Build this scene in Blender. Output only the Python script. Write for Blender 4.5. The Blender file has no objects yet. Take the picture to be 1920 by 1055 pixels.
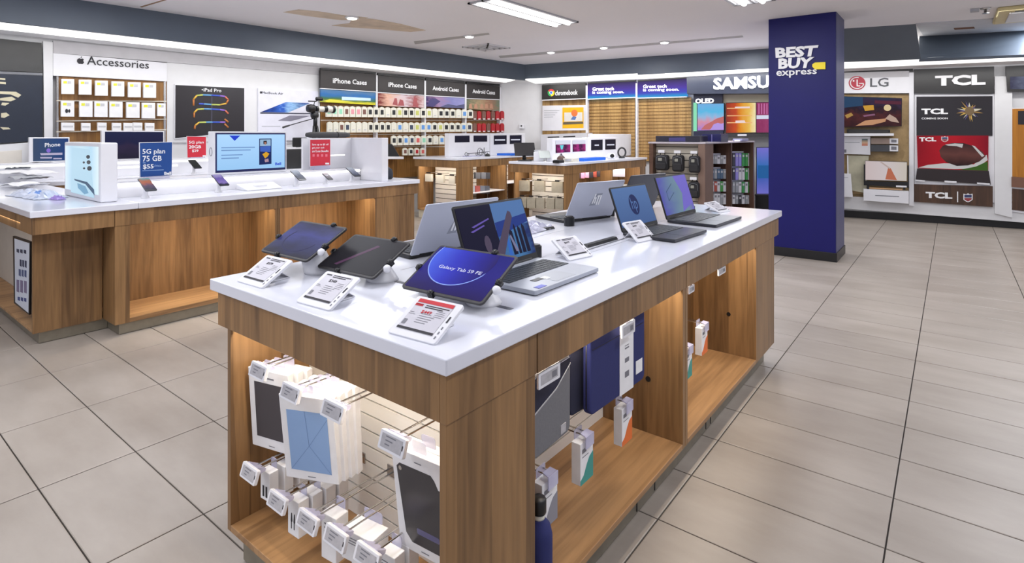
import bpy, math, random
from mathutils import Vector, Matrix
random.seed(7)
R = math.radians
COL = bpy.context.scene.collection
SC = bpy.context.scene

# ---------------------------------------------------------------- camera
GH = .456                                   # camera height above the display table top
HC = 2.775 * GH + .06                       # camera height above the floor
TZ = HC - GH                                # table top height
FPX, HORIZ, YAW = 1055.5, 252.8, .663
CP = Vector((1.7687 * GH, -1.791 * GH, HC))
cam_d = bpy.data.cameras.new('camera'); cam = bpy.data.objects.new('camera', cam_d); COL.objects.link(cam)
cam.location = CP; cam.rotation_euler = (R(90), 0, YAW)
cam_d.sensor_width = 36; cam_d.lens = FPX / 1920 * 36
cam_d.shift_y = -(527.5 - HORIZ) / 1920
cam_d.clip_start = .05; cam_d.clip_end = 80
SC.camera = cam

# ---------------------------------------------------------------- world, lights, exposure
SC.view_settings.view_transform = 'Standard'
SC.view_settings.look = 'None'
SC.view_settings.exposure = -.08
SC.view_settings.gamma = 1.0
SC.view_settings.use_curve_mapping = False
wd = bpy.data.worlds.new('world'); SC.world = wd; wd.use_nodes = True
wd.node_tree.nodes['Background'].inputs[0].default_value = (.86, .88, 1, 1)
wd.node_tree.nodes['Background'].inputs[1].default_value = .75

def area(name, loc, sx, sy, power, color=(1, 1, 1), rot=(0, 0, 0), spread=180):
    l = bpy.data.lights.new(name, 'AREA'); l.shape = 'RECTANGLE'; l.size = sx; l.size_y = sy
    l.energy = power; l.color = color; l.spread = R(spread)
    o = bpy.data.objects.new(name, l); COL.objects.link(o); o.location = loc; o.rotation_euler = rot
    return o
area('cove_lamp', (-5.95, 3.2, 2.29), .08, 8, 26, (1, .99, .97), (0, R(24), R(-3.5)))
area('cove_lamp', (-3.2, 8.05, 2.28), 4.2, .08, 15, (1, .99, .97), (R(20), 0, R(7)))
area('cove_lamp', (1.2, 9.2, 2.25), 4.2, .08, 18, (1, .99, .97), (R(20), 0, R(6)))
def spot(loc, p):
    l = bpy.data.lights.new('spot_lamp', 'SPOT'); l.energy = p; l.spot_size = R(150); l.spot_blend = 1; l.shadow_soft_size = .05; l.color = (1, .98, .94)
    o = bpy.data.objects.new('spot_lamp', l); COL.objects.link(o); o.location = loc
for x, y in ((-4.35, 2.95), (-4.12, 4.6), (-4.07, 6.41), (-3.2, 6.49), (-2.31, 6.59)): spot((x, y, 2.56), 26)
LW_ = (.93, .95, 1)
for (x, y, p) in ((-2.72, 3.9, 30), (-.8, 4.25, 30), (-2.7, .75, 16), (-.75, .75, 20), (1.2, 3.6, 30), (1.2, .75, 26),
                  (-4.6, .75, 20), (-2.3, -1.1, 40), (-.75, -2.2, 30), (1.3, 6.4, 40), (-4.7, 3.6, 20), (-3.0, 6.3, 30), (-1.5, 7.0, 24), (1.7, 7.9, 30)):  # last one is an added fill lamp brightening the television wall
    area('ceiling_or_fill_lamp', (x, y, 2.57), .3, 1.25, p, LW_)

# ---------------------------------------------------------------- pixel rays (1920 x 1055 frame) onto real planes
FW = Vector((-math.sin(YAW), math.cos(YAW), 0)); RT = Vector((math.cos(YAW), math.sin(YAW), 0)); UP = Vector((0, 0, 1))
def ray(u, v): return FW + RT * ((u - 960) / FPX) + UP * ((HORIZ - v) / FPX)
class Plane:
    def __init__(s, p, n): s.p = Vector(p); s.n = Vector(n).normalized()
    def px(s, u, v, off=0.0):
        d = ray(u, v); return CP + d * (((s.p + s.n * off) - CP).dot(s.n) / d.dot(s.n))
def onz(u, v, z): return Plane((0, 0, z), (0, 0, 1)).px(u, v)
def ony(u, v, y): return Plane((0, y, 0), (0, -1, 0)).px(u, v)
def onx(u, v, x): return Plane((x, 0, 0), (1, 0, 0)).px(u, v)

# ---------------------------------------------------------------- materials
def lin(c):
    return tuple(((x / 255) / 12.92 if x / 255 <= .04045 else ((x / 255 + .055) / 1.055) ** 2.4) for x in c) + (1,)
MATS = {}
def mat(name, rgb, rough=.5, metal=0.0, emit=0.0, var=.04, scale=9.0, alpha=1.0, bump=0.0, spec=.5, coat=0.0):
    if name in MATS: return MATS[name]
    m = bpy.data.materials.new(name); m.use_nodes = True; MATS[name] = m
    nt = m.node_tree; b = nt.nodes['Principled BSDF']
    b.inputs['Roughness'].default_value = rough; b.inputs['Metallic'].default_value = metal
    b.inputs['Specular IOR Level'].default_value = spec; b.inputs['Coat Weight'].default_value = coat
    c = lin(rgb)
    b.inputs['Base Color'].default_value = c
    if var > 0 and not emit:
        tc = nt.nodes.new('ShaderNodeTexCoord'); n = nt.nodes.new('ShaderNodeTexNoise'); n.inputs['Scale'].default_value = scale
        n.inputs['Detail'].default_value = 4
        nt.links.new(tc.outputs['Object'], n.inputs['Vector'])
        r = nt.nodes.new('ShaderNodeValToRGB')
        r.color_ramp.elements[0].position = .3; r.color_ramp.elements[1].position = .7
        r.color_ramp.elements[0].color = tuple(x * (1 - var) for x in c[:3]) + (1,)
        r.color_ramp.elements[1].color = tuple(min(1, x * (1 + var)) for x in c[:3]) + (1,)
        nt.links.new(n.outputs['Fac'], r.inputs['Fac']); nt.links.new(r.outputs['Color'], b.inputs['Base Color'])
        if bump:
            bp = nt.nodes.new('ShaderNodeBump'); bp.inputs['Strength'].default_value = bump; bp.inputs['Distance'].default_value = .002
            nt.links.new(n.outputs['Fac'], bp.inputs['Height']); nt.links.new(bp.outputs['Normal'], b.inputs['Normal'])
    if emit:
        b.inputs['Emission Color'].default_value = c; b.inputs['Emission Strength'].default_value = emit
        if emit <= 1: b.inputs['Specular IOR Level'].default_value = .05; b.inputs['Base Color'].default_value = (.01, .01, .012, 1)
    if alpha < 1: b.inputs['Alpha'].default_value = alpha
    return m
def wood(name, dark, light, grain=(14, 14, .9), rough=.42, bands=6.0):
    m = bpy.data.materials.new(name); m.use_nodes = True; MATS[name] = m
    nt = m.node_tree; N = nt.nodes; L = nt.links; b = N['Principled BSDF']; b.inputs['Roughness'].default_value = rough
    g = N.new('ShaderNodeNewGeometry')
    mp = N.new('ShaderNodeMapping'); mp.inputs['Scale'].default_value = grain; L.new(g.outputs['Position'], mp.inputs['Vector'])
    n1 = N.new('ShaderNodeTexNoise'); n1.inputs['Scale'].default_value = 3.2; n1.inputs['Detail'].default_value = 7; n1.inputs['Distortion'].default_value = .5
    L.new(mp.outputs['Vector'], n1.inputs['Vector'])
    mp2 = N.new('ShaderNodeMapping'); k = bands / max(grain); mp2.inputs['Scale'].default_value = tuple((x * k if x > 3 else x * .05) for x in grain)
    L.new(g.outputs['Position'], mp2.inputs['Vector'])
    v = N.new('ShaderNodeTexVoronoi'); v.inputs['Scale'].default_value = 1.7; L.new(mp2.outputs['Vector'], v.inputs['Vector'])
    sep = N.new('ShaderNodeSeparateColor'); L.new(v.outputs['Color'], sep.inputs['Color'])
    mx = N.new('ShaderNodeMath'); mx.operation = 'MULTIPLY_ADD'; mx.inputs[1].default_value = .32
    L.new(sep.outputs['Red'], mx.inputs[0])
    ms = N.new('ShaderNodeMath'); ms.operation = 'MULTIPLY'; ms.inputs[1].default_value = .70; L.new(n1.outputs['Fac'], ms.inputs[0])
    L.new(ms.outputs[0], mx.inputs[2])
    r = N.new('ShaderNodeValToRGB'); r.color_ramp.elements[0].position = .25; r.color_ramp.elements[1].position = .72
    r.color_ramp.elements[0].color = lin(dark); r.color_ramp.elements[1].color = lin(light)
    L.new(mx.outputs[0], r.inputs['Fac']); L.new(r.outputs['Color'], b.inputs['Base Color'])
    bp = N.new('ShaderNodeBump'); bp.inputs['Strength'].default_value = .08; L.new(n1.outputs['Fac'], bp.inputs['Height']); L.new(bp.outputs['Normal'], b.inputs['Normal'])
    return m
def screen(name, stops, axis='X', emit=1.0, noise=0.0, nscale=4.0, rough=.3):
    """a lit panel whose picture is a procedural colour ramp along one axis of the panel, with noise"""
    m = bpy.data.materials.new(name); m.use_nodes = True; MATS[name] = m
    nt = m.node_tree; N = nt.nodes; L = nt.links; b = N['Principled BSDF']; b.inputs['Roughness'].default_value = rough
    tc = N.new('ShaderNodeTexCoord'); s = N.new('ShaderNodeSeparateXYZ'); L.new(tc.outputs['Generated'], s.inputs[0])
    src = s.outputs[axis]
    if noise:
        n = N.new('ShaderNodeTexNoise'); n.inputs['Scale'].default_value = nscale; n.inputs['Detail'].default_value = 5; L.new(tc.outputs['Generated'], n.inputs['Vector'])
        a = N.new('ShaderNodeMath'); a.operation = 'SUBTRACT'; a.inputs[1].default_value = .5; L.new(n.outputs['Fac'], a.inputs[0])
        q = N.new('ShaderNodeMath'); q.operation = 'MULTIPLY_ADD'; q.inputs[1].default_value = noise; L.new(a.outputs[0], q.inputs[0]); L.new(src, q.inputs[2]); src = q.outputs[0]
    r = N.new('ShaderNodeValToRGB')
    while len(r.color_ramp.elements) < len(stops): r.color_ramp.elements.new(.5)
    for e, (p, c) in zip(r.color_ramp.elements, stops): e.position = p; e.color = lin(c)
    L.new(src, r.inputs['Fac'])
    b.inputs['Base Color'].default_value = (.01, .01, .012, 1); b.inputs['Specular IOR Level'].default_value = .05
    if emit > 0:
        L.new(r.outputs['Color'], b.inputs['Emission Color']); b.inputs['Emission Strength'].default_value = emit
    else: L.new(r.outputs['Color'], b.inputs['Base Color'])
    return m
W_ = wood('walnut_vertical', (98, 71, 44), (154, 117, 76))
WH = wood('walnut_shelf', (132, 98, 64), (184, 142, 97), grain=(14, .9, 14))
WB = wood('pale_slat_wood', (138, 100, 50), (192, 154, 96), grain=(12, 12, .8))
WT = wood('tan_board', (150, 124, 82), (178, 150, 104), grain=(5, 5, 5))
WD = wood('dark_brown_wood', (52, 34, 24), (84, 58, 42))
SLAB = mat('white_solid_surface', (222, 224, 234), .16, var=.015, coat=.2)
WHITE = mat('white_plastic', (226, 226, 231), .35, var=.02)
WPAINT = mat('white_paint', (222, 222, 224), .5, var=.02, bump=.03)
CARD = mat('white_card', (236, 236, 238), .5, var=.03, scale=30)
CARD2 = mat('cream_card', (226, 224, 210), .5, var=.04, scale=30)
GREY = mat('light_grey_plastic', (176, 178, 184), .45)
MGREY = mat('mid_grey_plastic', (120, 122, 128), .5)
BLACK = mat('black_plastic', (20, 20, 23), .38)
DARK = mat('dark_charcoal', (46, 44, 46), .5)
HEADER = mat('black_brown_sign', (42, 37, 38), .5)
METAL = mat('brushed_kick_metal', (150, 144, 130), .42, metal=.7, var=.08, scale=20)
CHROME = mat('chrome_wire', (190, 188, 186), .18, metal=1)
SILVER = mat('silver_aluminium', (188, 192, 206), .36, metal=.2, var=.02)
LETTER = mat('white_letter', (240, 240, 242), .4)
GLOW = mat('white_lit_letter', (255, 255, 255), .4, emit=2.2)
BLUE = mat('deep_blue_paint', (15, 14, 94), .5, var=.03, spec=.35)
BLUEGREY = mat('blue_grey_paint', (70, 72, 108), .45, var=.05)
YELLOW = mat('yellow_tag', (250, 226, 0), .4)
FASCIA = mat('slate_fascia_paint', (92, 102, 114), .4, var=.05, scale=2)
CEIL = mat('ceiling_paint', (238, 236, 238), .8, var=.015, scale=1.2)
LED = mat('white_led', (255, 252, 244), .5, emit=1.6)
LEDS = mat('soft_white_led', (255, 253, 248), .5, emit=1.5)
WARM = mat('warm_led', (255, 214, 160), .5, emit=3.0)
GROUT = mat('dark_grout', (52, 46, 42), .9)
BLACKGLASS = mat('black_screen_glass', (16, 15, 24), .1)
NAVYSCR = mat('dark_navy_screen', (34, 32, 62), .15)
LBL = mat('grey_paper_label', (176, 174, 178), .5, var=.12, scale=60)
INK = mat('black_ink', (34, 32, 40), .6)
INKG = mat('grey_ink', (120, 120, 128), .6)
RED = mat('red_print', (190, 30, 44), .5)
NAVY = mat('navy_fabric', (36, 42, 98), .8, bump=.2, scale=90)
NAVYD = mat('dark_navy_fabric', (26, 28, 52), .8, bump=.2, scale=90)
GREYF = mat('grey_fabric', (112, 112, 116), .85, bump=.2, scale=120)
CLEAR = mat('clear_plastic', (205, 205, 232), .08, alpha=.45, var=0)
def tile_mat():
    m = bpy.data.materials.new('beige_floor_tile'); m.use_nodes = True
    nt = m.node_tree; N = nt.nodes; L = nt.links; b = N['Principled BSDF']
    g = N.new('ShaderNodeNewGeometry'); n = N.new('ShaderNodeTexNoise'); n.inputs['Scale'].default_value = 2.2; n.inputs['Detail'].default_value = 6; n.inputs['Roughness'].default_value = .6
    mp = N.new('ShaderNodeMapping'); mp.inputs['Scale'].default_value = (.6, 1.5, 1)
    L.new(g.outputs['Position'], mp.inputs[0]); L.new(mp.outputs[0], n.inputs['Vector'])
    r = N.new('ShaderNodeValToRGB'); r.color_ramp.elements[0].position = .3; r.color_ramp.elements[1].position = .75
    r.color_ramp.elements[0].color = lin((146, 136, 126)); r.color_ramp.elements[1].color = lin((172, 163, 154))
    L.new(n.outputs['Fac'], r.inputs[0])
    oi = N.new('ShaderNodeObjectInfo'); hs = N.new('ShaderNodeHueSaturation')
    k = N.new('ShaderNodeMath'); k.operation = 'MULTIPLY_ADD'; k.inputs[1].default_value = .08; k.inputs[2].default_value = .97
    L.new(oi.outputs['Random'], k.inputs[0]); L.new(k.outputs[0], hs.inputs['Value']); L.new(r.outputs[0], hs.inputs['Color']); L.new(hs.outputs[0], b.inputs['Base Color'])
    b.inputs['Roughness'].default_value = .38
    n2 = N.new('ShaderNodeTexNoise'); n2.inputs['Scale'].default_value = 40; L.new(g.outputs['Position'], n2.inputs['Vector'])
    bp = N.new('ShaderNodeBump'); bp.inputs['Strength'].default_value = .04; L.new(n2.outputs['Fac'], bp.inputs['Height']); L.new(bp.outputs[0], b.inputs['Normal'])
    return m
TILE = tile_mat()

# ---------------------------------------------------------------- mesh builder
class MB:
    def __init__(s, M=None): s.v = []; s.f = []; s.mi = []; s.sm = []; s.mats = []; s.M = M
    def m(s, material):
        if material not in s.mats: s.mats.append(material)
        return s.mats.index(material)
    def add(s, vs, fs, material, smooth=False):
        b = len(s.v); k = s.m(material)
        s.v += [tuple(s.M @ Vector(p)) if s.M else tuple(p) for p in vs]
        for f in fs: s.f.append(tuple(i + b for i in f)); s.mi.append(k); s.sm.append(smooth)
        return s
    def box(s, a, b, material):
        x0, y0, z0 = a; x1, y1, z1 = b
        return s.hexa([(x0, y0, z0), (x1, y0, z0), (x1, y1, z0), (x0, y1, z0), (x0, y0, z1), (x1, y0, z1), (x1, y1, z1), (x0, y1, z1)], material)
    def hexa(s, p, material):
        return s.add(p, [(0, 3, 2, 1), (4, 5, 6, 7), (0, 1, 5, 4), (1, 2, 6, 5), (2, 3, 7, 6), (3, 0, 4, 7)], material)
    def quad(s, p, material): return s.add(p, [tuple(range(len(p)))], material)
    def slab(s, front, n, th, material):
        """polygon 'front' (world points, counter-clockwise seen from +n) extruded back by th"""
        k = len(front); back = [Vector(p) - Vector(n) * th for p in front]
        fs = [tuple(range(k)), tuple(range(2 * k - 1, k - 1, -1))] + [(i, i + k, (i + 1) % k + k, (i + 1) % k) for i in range(k)]
        return s.add([tuple(p) for p in front] + [tuple(p) for p in back], fs, material)
    def prism(s, pts, O, ex, ey, en, th, material):
        O, ex, ey, en = Vector(O), Vector(ex), Vector(ey), Vector(en)
        return s.slab([O + ex * x + ey * y for x, y in pts], en, th, material)
    def tube(s, pts, r, material, n=8, closed=False):
        pts = [Vector(p) for p in pts]; rings = []; k = len(pts); rr = r if isinstance(r, (list, tuple)) else [r] * k
        up = None
        for i, p in enumerate(pts):
            a = pts[i - 1] if (i > 0 or closed) else p; b = pts[(i + 1) % k] if (i < k - 1 or closed) else p
            t = (b - a).normalized()
            if up is None or abs(up.dot(t)) > .95: up = Vector((0, 0, 1)) if abs(t.z) < .9 else Vector((1, 0, 0))
            x = t.cross(up).normalized(); y = x.cross(t).normalized(); up = y
            rings.append([p + (x * math.cos(2 * math.pi * j / n) + y * math.sin(2 * math.pi * j / n)) * rr[i] for j in range(n)])
        vs = [tuple(q) for ring in rings for q in ring]; fs = []
        for i in range(k if closed else k - 1):
            for j in range(n):
                a, b = i * n + j, i * n + (j + 1) % n; c, d = ((i + 1) % k) * n + (j + 1) % n, ((i + 1) % k) * n + j
                fs.append((a, b, c, d))
        if not closed: fs += [tuple(range(n - 1, -1, -1)), tuple(range((k - 1) * n, k * n))]
        return s.add(vs, fs, material, True)
    def lathe(s, prof, material, n=20, O=(0, 0, 0), ax=(0, 0, 1), sx=1.0):
        """profile [(radius, height)] about axis ax through O"""
        ax = Vector(ax).normalized(); x = ax.orthogonal().normalized(); y = ax.cross(x); O = Vector(O); vs = []; fs = []
        for r, h in prof:
            for j in range(n): vs.append(tuple(O + ax * h + (x * math.cos(2 * math.pi * j / n) * sx + y * math.sin(2 * math.pi * j / n)) * r))
        for i in range(len(prof) - 1):
            for j in range(n): fs.append((i * n + j, i * n + (j + 1) % n, (i + 1) * n + (j + 1) % n, (i + 1) * n + j))
        fs += [tuple(range(n - 1, -1, -1)), tuple(range((len(prof) - 1) * n, len(prof) * n))]
        return s.add(vs, fs, material, len(prof) > 2)
    def mesh(s, name):
        me = bpy.data.meshes.new(name); me.from_pydata(s.v, [], s.f)
        for m in s.mats: me.materials.append(m)
        me.polygons.foreach_set('material_index', s.mi); me.polygons.foreach_set('use_smooth', s.sm); me.update()
        return me
def rrect(x0, y0, x1, y1, r, k=4):
    out = []
    for cx, cy, a in ((x1 - r, y0 + r, -90), (x1 - r, y1 - r, 0), (x0 + r, y1 - r, 90), (x0 + r, y0 + r, 180)):
        for i in range(k + 1): t = R(a + 90 * i / k); out.append((cx + r * math.cos(t), cy + r * math.sin(t)))
    return out
def ellipse(cx, cy, rx, ry, n=20, a0=0, a1=360): return [(cx + rx * math.cos(R(a0 + (a1 - a0) * i / n)), cy + ry * math.sin(R(a0 + (a1 - a0) * i / n))) for i in range(n)]
EX, EY, EZ = Vector((1, 0, 0)), Vector((0, 1, 0)), Vector((0, 0, 1))

# ---------------------------------------------------------------- objects
def empty(name, loc, rz=0.0, label=None, cat=None, group=None, kind=None):
    o = bpy.data.objects.new(name, None); COL.objects.link(o); o.location = loc; o.rotation_euler = (0, 0, rz); o.empty_display_size = .05
    return tag(o, label, cat, group, kind)
def tag(o, label=None, cat=None, group=None, kind=None):
    if label: o['label'] = label
    if cat: o['category'] = cat
    if group: o['group'] = group
    if kind: o['kind'] = kind
    return o
def wloc(o):
    p = Vector((0, 0, 0))
    while o: p += Vector(o.location); o = o.parent
    return p
def obj(name, mb, parent=None, world=False, bevel=0.0, label=None, cat=None, group=None, kind=None, seg=2):
    """one mesh object; world=True: the builder holds world points (its parents carry no rotation)"""
    if world and parent is not None:
        d = wloc(parent); mb.v = [(x - d.x, y - d.y, z - d.z) for x, y, z in mb.v]
    me = mb.mesh(name) if isinstance(mb, MB) else mb
    o = bpy.data.objects.new(name, me); COL.objects.link(o); o.parent = parent
    if world and parent is None and mb.v:
        xs, ys, zs = zip(*mb.v); c = Vector(((min(xs) + max(xs)) / 2, (min(ys) + max(ys)) / 2, min(zs)))
        me.transform(Matrix.Translation(-c)); o.location = c
    if bevel:
        b = o.modifiers.new('bevel', 'BEVEL'); b.width = bevel; b.segments = seg; b.limit_method = 'ANGLE'; b.angle_limit = R(40)
    return tag(o, label, cat, group, kind)
def copy_tree(o, parent=None):
    c = o.copy(); COL.objects.link(c)
    if parent is not None: c.parent = parent
    for ch in list(o.children): copy_tree(ch, c)
    return c

# ---------------------------------------------------------------- lettering
TXT = {}
def text_geo(s, bold=0.0, res=2):
    key = (s, bold)
    if key in TXT: return TXT[key]
    c = bpy.data.curves.new('lettering', 'FONT'); c.body = s; c.size = 1; c.extrude = .05; c.offset = bold; c.resolution_u = res
    o = bpy.data.objects.new('lettering', c); COL.objects.link(o); bpy.context.view_layer.update()
    me = o.to_mesh(); vs = [v.co.copy() for v in me.vertices]; fs = [tuple(p.vertices) for p in me.polygons]
    o.to_mesh_clear(); bpy.data.objects.remove(o); bpy.data.curves.remove(c)
    x0 = min(v.x for v in vs); x1 = max(v.x for v in vs); y0 = min(v.y for v in vs); y1 = max(v.y for v in vs)
    vs = [((v.x - x0) / (x1 - x0), (v.y - y0) / (y1 - y0), (v.z + .05) / .1) for v in vs]
    TXT[key] = (vs, fs, (x1 - x0) / (y1 - y0)); return TXT[key]
def text_on(mb, s, q, n, material, th=.002, bold=.01, res=2):
    """fit string s to the quad q = TL, TR, BR, BL (points), standing th proud along n"""
    vs, fs, _ = text_geo(s, bold, res); TL, TR, BR, BL = (Vector(p) for p in q); n = Vector(n)
    mb.add([tuple((BL * (1 - x) + BR * x) * (1 - y) + (TL * (1 - x) + TR * x) * y + n * (z * th)) for x, y, z in vs], fs, material)
    return mb
def pquad(pl, q, off=0.0): return [pl.px(u, v, off) for u, v in q]
def pslab(mb, pl, q, off, th, material):
    """q: pixel corners TL, TR, BR, BL (or any polygon listed clockwise in the picture) on plane pl, extruded back"""
    pts = pquad(pl, q, off); pts.reverse()
    return mb.slab(pts, pl.n, th, material)
def ptext(mb, pl, s, q, off, material, th=.004, bold=.01): return text_on(mb, s, pquad(pl, q, off), pl.n, material, th, bold)
def rc(x0, y0, x1, y1): return [(x0, y0), (x1, y0), (x1, y1), (x0, y1)]
ORD = 'first second third fourth fifth sixth seventh eighth ninth tenth eleventh twelfth thirteenth fourteenth fifteenth sixteenth seventeenth eighteenth nineteenth twentieth twenty-first twenty-second twenty-third twenty-fourth twenty-fifth twenty-sixth twenty-seventh twenty-eighth twenty-ninth thirtieth'.split()

# ================================================================ the setting
fl = obj('floor', MB().box((-9, -3.2, -.08), (4.5, 12.5, -.006), GROUT), kind='structure')
TXP, TYP, TX0, TY0 = .632, .318, .007, .072
cells = []
for i in range(-14, 7):
    for j in range(-10, 39):
        x0, y0 = TX0 + i * TXP, TY0 + j * TYP; c = Vector((x0 + TXP / 2, y0 + TYP / 2, 0)); d = (c - CP).dot(FW)
        if d < .35: cells.append((99, i, j)); continue
        u = 960 + FPX * (c - CP).dot(RT) / d; v = HORIZ + FPX * HC / d
        hid = (-1.0 < c.x < -.06 and .1 < c.y < 2.7) or (-.75 < c.x < -.2 and 5.9 < c.y < 6.4) or c.x < -5.2 or (c.x < -3.6 and c.y > .3)
        cells.append((d if (-160 < u < 2080 and v < 1260 and not hid and c.y < 10.6) else 99, i, j))
cells.sort()
def tile_mb(mb, x, y):
    g, e = .0025, .003; x0, x1, y0, y1 = x + g, x + TXP - g, y + g, y + TYP - g
    vs = [(x0, y0, -.006), (x1, y0, -.006), (x1, y1, -.006), (x0, y1, -.006), (x0, y0, -.0012), (x1, y0, -.0012), (x1, y1, -.0012), (x0, y1, -.0012),
          (x0 + e, y0 + e, 0), (x1 - e, y0 + e, 0), (x1 - e, y1 - e, 0), (x0 + e, y1 - e, 0)]
    return mb.add(vs, [(0, 1, 5, 4), (1, 2, 6, 5), (2, 3, 7, 6), (3, 0, 4, 7), (4, 5, 9, 8), (5, 6, 10, 9), (6, 7, 11, 10), (7, 4, 8, 11), (8, 9, 10, 11)], TILE)
tme = tile_mb(MB(), -TXP / 2, -TYP / 2).mesh('tile'); rest = MB()
for k, (d, i, j) in enumerate(cells):
    x, y = TX0 + i * TXP, TY0 + j * TYP
    if d < 99 and k < 290:
        o = bpy.data.objects.new('tile', tme); COL.objects.link(o); o.parent = fl; o.location = (x + TXP / 2, y + TYP / 2, 0)
    else: tile_mb(rest, x, y)
obj('tile_field', rest, fl, kind='stuff')

ZC = 2.61
ce = obj('ceiling', MB().box((-9, -3.2, ZC), (4.5, 12.5, ZC + .1), CEIL), kind='structure')
def patch(name, px, z, m, parent, th=.004):
    pts = [onz(u, v, z) for u, v in px]
    mb = MB(); mb.slab(pts, Vector((0, 0, -1)), th, m)
    return obj(name, mb, parent)
STAIN = mat('peeling_plaster_patch', (206, 188, 166), .8, var=.14, scale=6); STAIN2 = mat('grey_ceiling_joint', (176, 174, 172), .8)
patch('plaster_patch', [(531, 23), (560, 18), (600, 22), (650, 30), (690, 33), (668, 38), (640, 38), (575, 30)], ZC - .003, STAIN, ce)
patch('plaster_patch', [(622, 48), (655, 44), (662, 33), (700, 36), (750, 45), (798, 57), (770, 60), (700, 54), (650, 51)], ZC - .004, STAIN, ce)
patch('ceiling_joint', [(776, 78), (916, 62), (918, 65), (778, 83)], ZC - .003, STAIN2, ce)
patch('ceiling_joint', [(935, 105), (1392, 67), (1394, 70), (938, 109)], ZC - .003, STAIN2, ce)
patch('ceiling_joint', [(262, 13), (310, -1), (313, 0), (266, 14)], ZC - .003, mat('ceiling_crack', (150, 120, 92), .8), ce)

# back and side walls
LWP = Plane((-6.72, 1, 0), (1, -.065, 0))          # left wall display face
BWP = Plane((-5.485, 8.185, 0), (.13, -1, 0))      # back wall display face
TWP = Plane((-.55, 9.6, 0), (.1, -1, 0))           # television wall display face
def wall(name, a, b, z0, z1, m, th=.12):
    a, b = Vector((*a, 0)), Vector((*b, 0)); d = (b - a).normalized(); n = Vector((-d.y, d.x, 0)) * th
    p = [a, b, b + n, a + n]
    return obj(name, MB().hexa([(q.x, q.y, z0) for q in p] + [(q.x, q.y, z1) for q in p], m), kind='structure')
def lw(y, off=0): return (-6.72 + .065 * (y - 1) - off, y)
def bw(x, off=0): return (x, 8.185 + .13 * (x + 5.485) + off)
def tw(x, off=0): return (x, 9.6 + .1 * (x + .55) + off)
wl = wall('wall_left', lw(-3.2, .07), lw(7.72, .07), 0, ZC, WPAINT)
A_ = onz(938, 160, 2.3); B_ = onz(1016, 159, 2.3)
wall('wall_corner', (A_.x - .03, A_.y), (B_.x, B_.y + .03), 0, ZC, WPAINT)
wall('wall_back', bw(-5.5, .07), bw(-.70, .07), 0, ZC, WPAINT)
wall('wall_television', tw(-1.2, .07), tw(4.5, .07), 0, ZC, WPAINT)
wall('wall_return', bw(-.78, .07), tw(-.78, .07), 0, ZC, WPAINT)

# slate fascia above the displays, with the white light cove under it
def fascia(name, tops, bots):
    mb = MB(); mb.slab([bots[0], bots[1], tops[1], tops[0]], (Vector(bots[1]) - Vector(bots[0])).cross(Vector(tops[0]) - Vector(bots[0])).normalized(), .04, FASCIA)
    return obj(name, mb, kind='structure')
def ext(a, b, t): return a + (b - a) * t
ft0, ft1 = onz(150, 0, ZC), onz(983.6, 121, ZC); ft0 = ext(ft1, ft0, 1.6)
fpl = Plane(ft0, (ft1 - ft0).cross(EZ)); fpl.n = fpl.n if fpl.n.x > 0 else -fpl.n
zb_l = (fpl.px(100, 52).z + fpl.px(960, 148).z) / 2
fascia('trim_1', [ft0, ft1], [Vector((ft0.x, ft0.y, zb_l)), Vector((ft1.x, ft1.y, zb_l))])
bt1 = onz(1440, 91, ZC); bt1 = ext(ft1, bt1, 1.25)
bpl = Plane(ft1, (.17, -1, 0)); zb_b = (bpl.px(1000, 147).z + bpl.px(1420, 129).z) / 2
bb0, bb1 = Vector((ft1.x, ft1.y, zb_l)), Vector((bt1.x, bt1.y, bpl.px(1500, 124).z))
fascia('trim_2', [ft1, bt1], [bb0, bb1])
zr = 2.27
fascia('trim_3', [onz(1560, 55, ZC), onz(1717, 45, ZC)], [onz(1560, 119, zr), onz(1727, 111, zr)])
fascia('trim_4', [onz(1724, 68.2, ZC), onz(2100, 48, ZC)], [onz(1724, 111, zr), onz(2100, 94, zr)])
def cove(name, zl, q_led, q_soffit):
    e = empty(name, (0, 0, 0), kind='structure')
    obj('light_strip', MB().slab([onz(u, v, z) for (u, v), z in zip(q_led, zl)], (0, 0, -1), .02, LEDS), e)
    obj('soffit', MB().slab([onz(u, v, z - .002) for (u, v), z in zip(q_soffit, zl)], (0, 0, -1), .02, WPAINT), e)
    return e
cove('trim_5', [zb_l] * 4, [(-90, 33), (966, 150), (948, 155), (-90, 46)], [(-90, 46), (948, 155), (936, 160), (-90, 53)])
zc_ = [(bb0.z + bb1.z) / 2] * 4
cove('trim_6', zc_, [(985, 150), (1446, 128), (1446, 137), (1005, 157)], [(1005, 157), (1446, 137), (1446, 143), (1020, 160)])
cove('trim_7', [zr] * 4, [(1575, 118), (2050, 97), (2050, 108), (1575, 129)], [(1575, 129), (2050, 108), (2050, 114), (1575, 134.5)])
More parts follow.
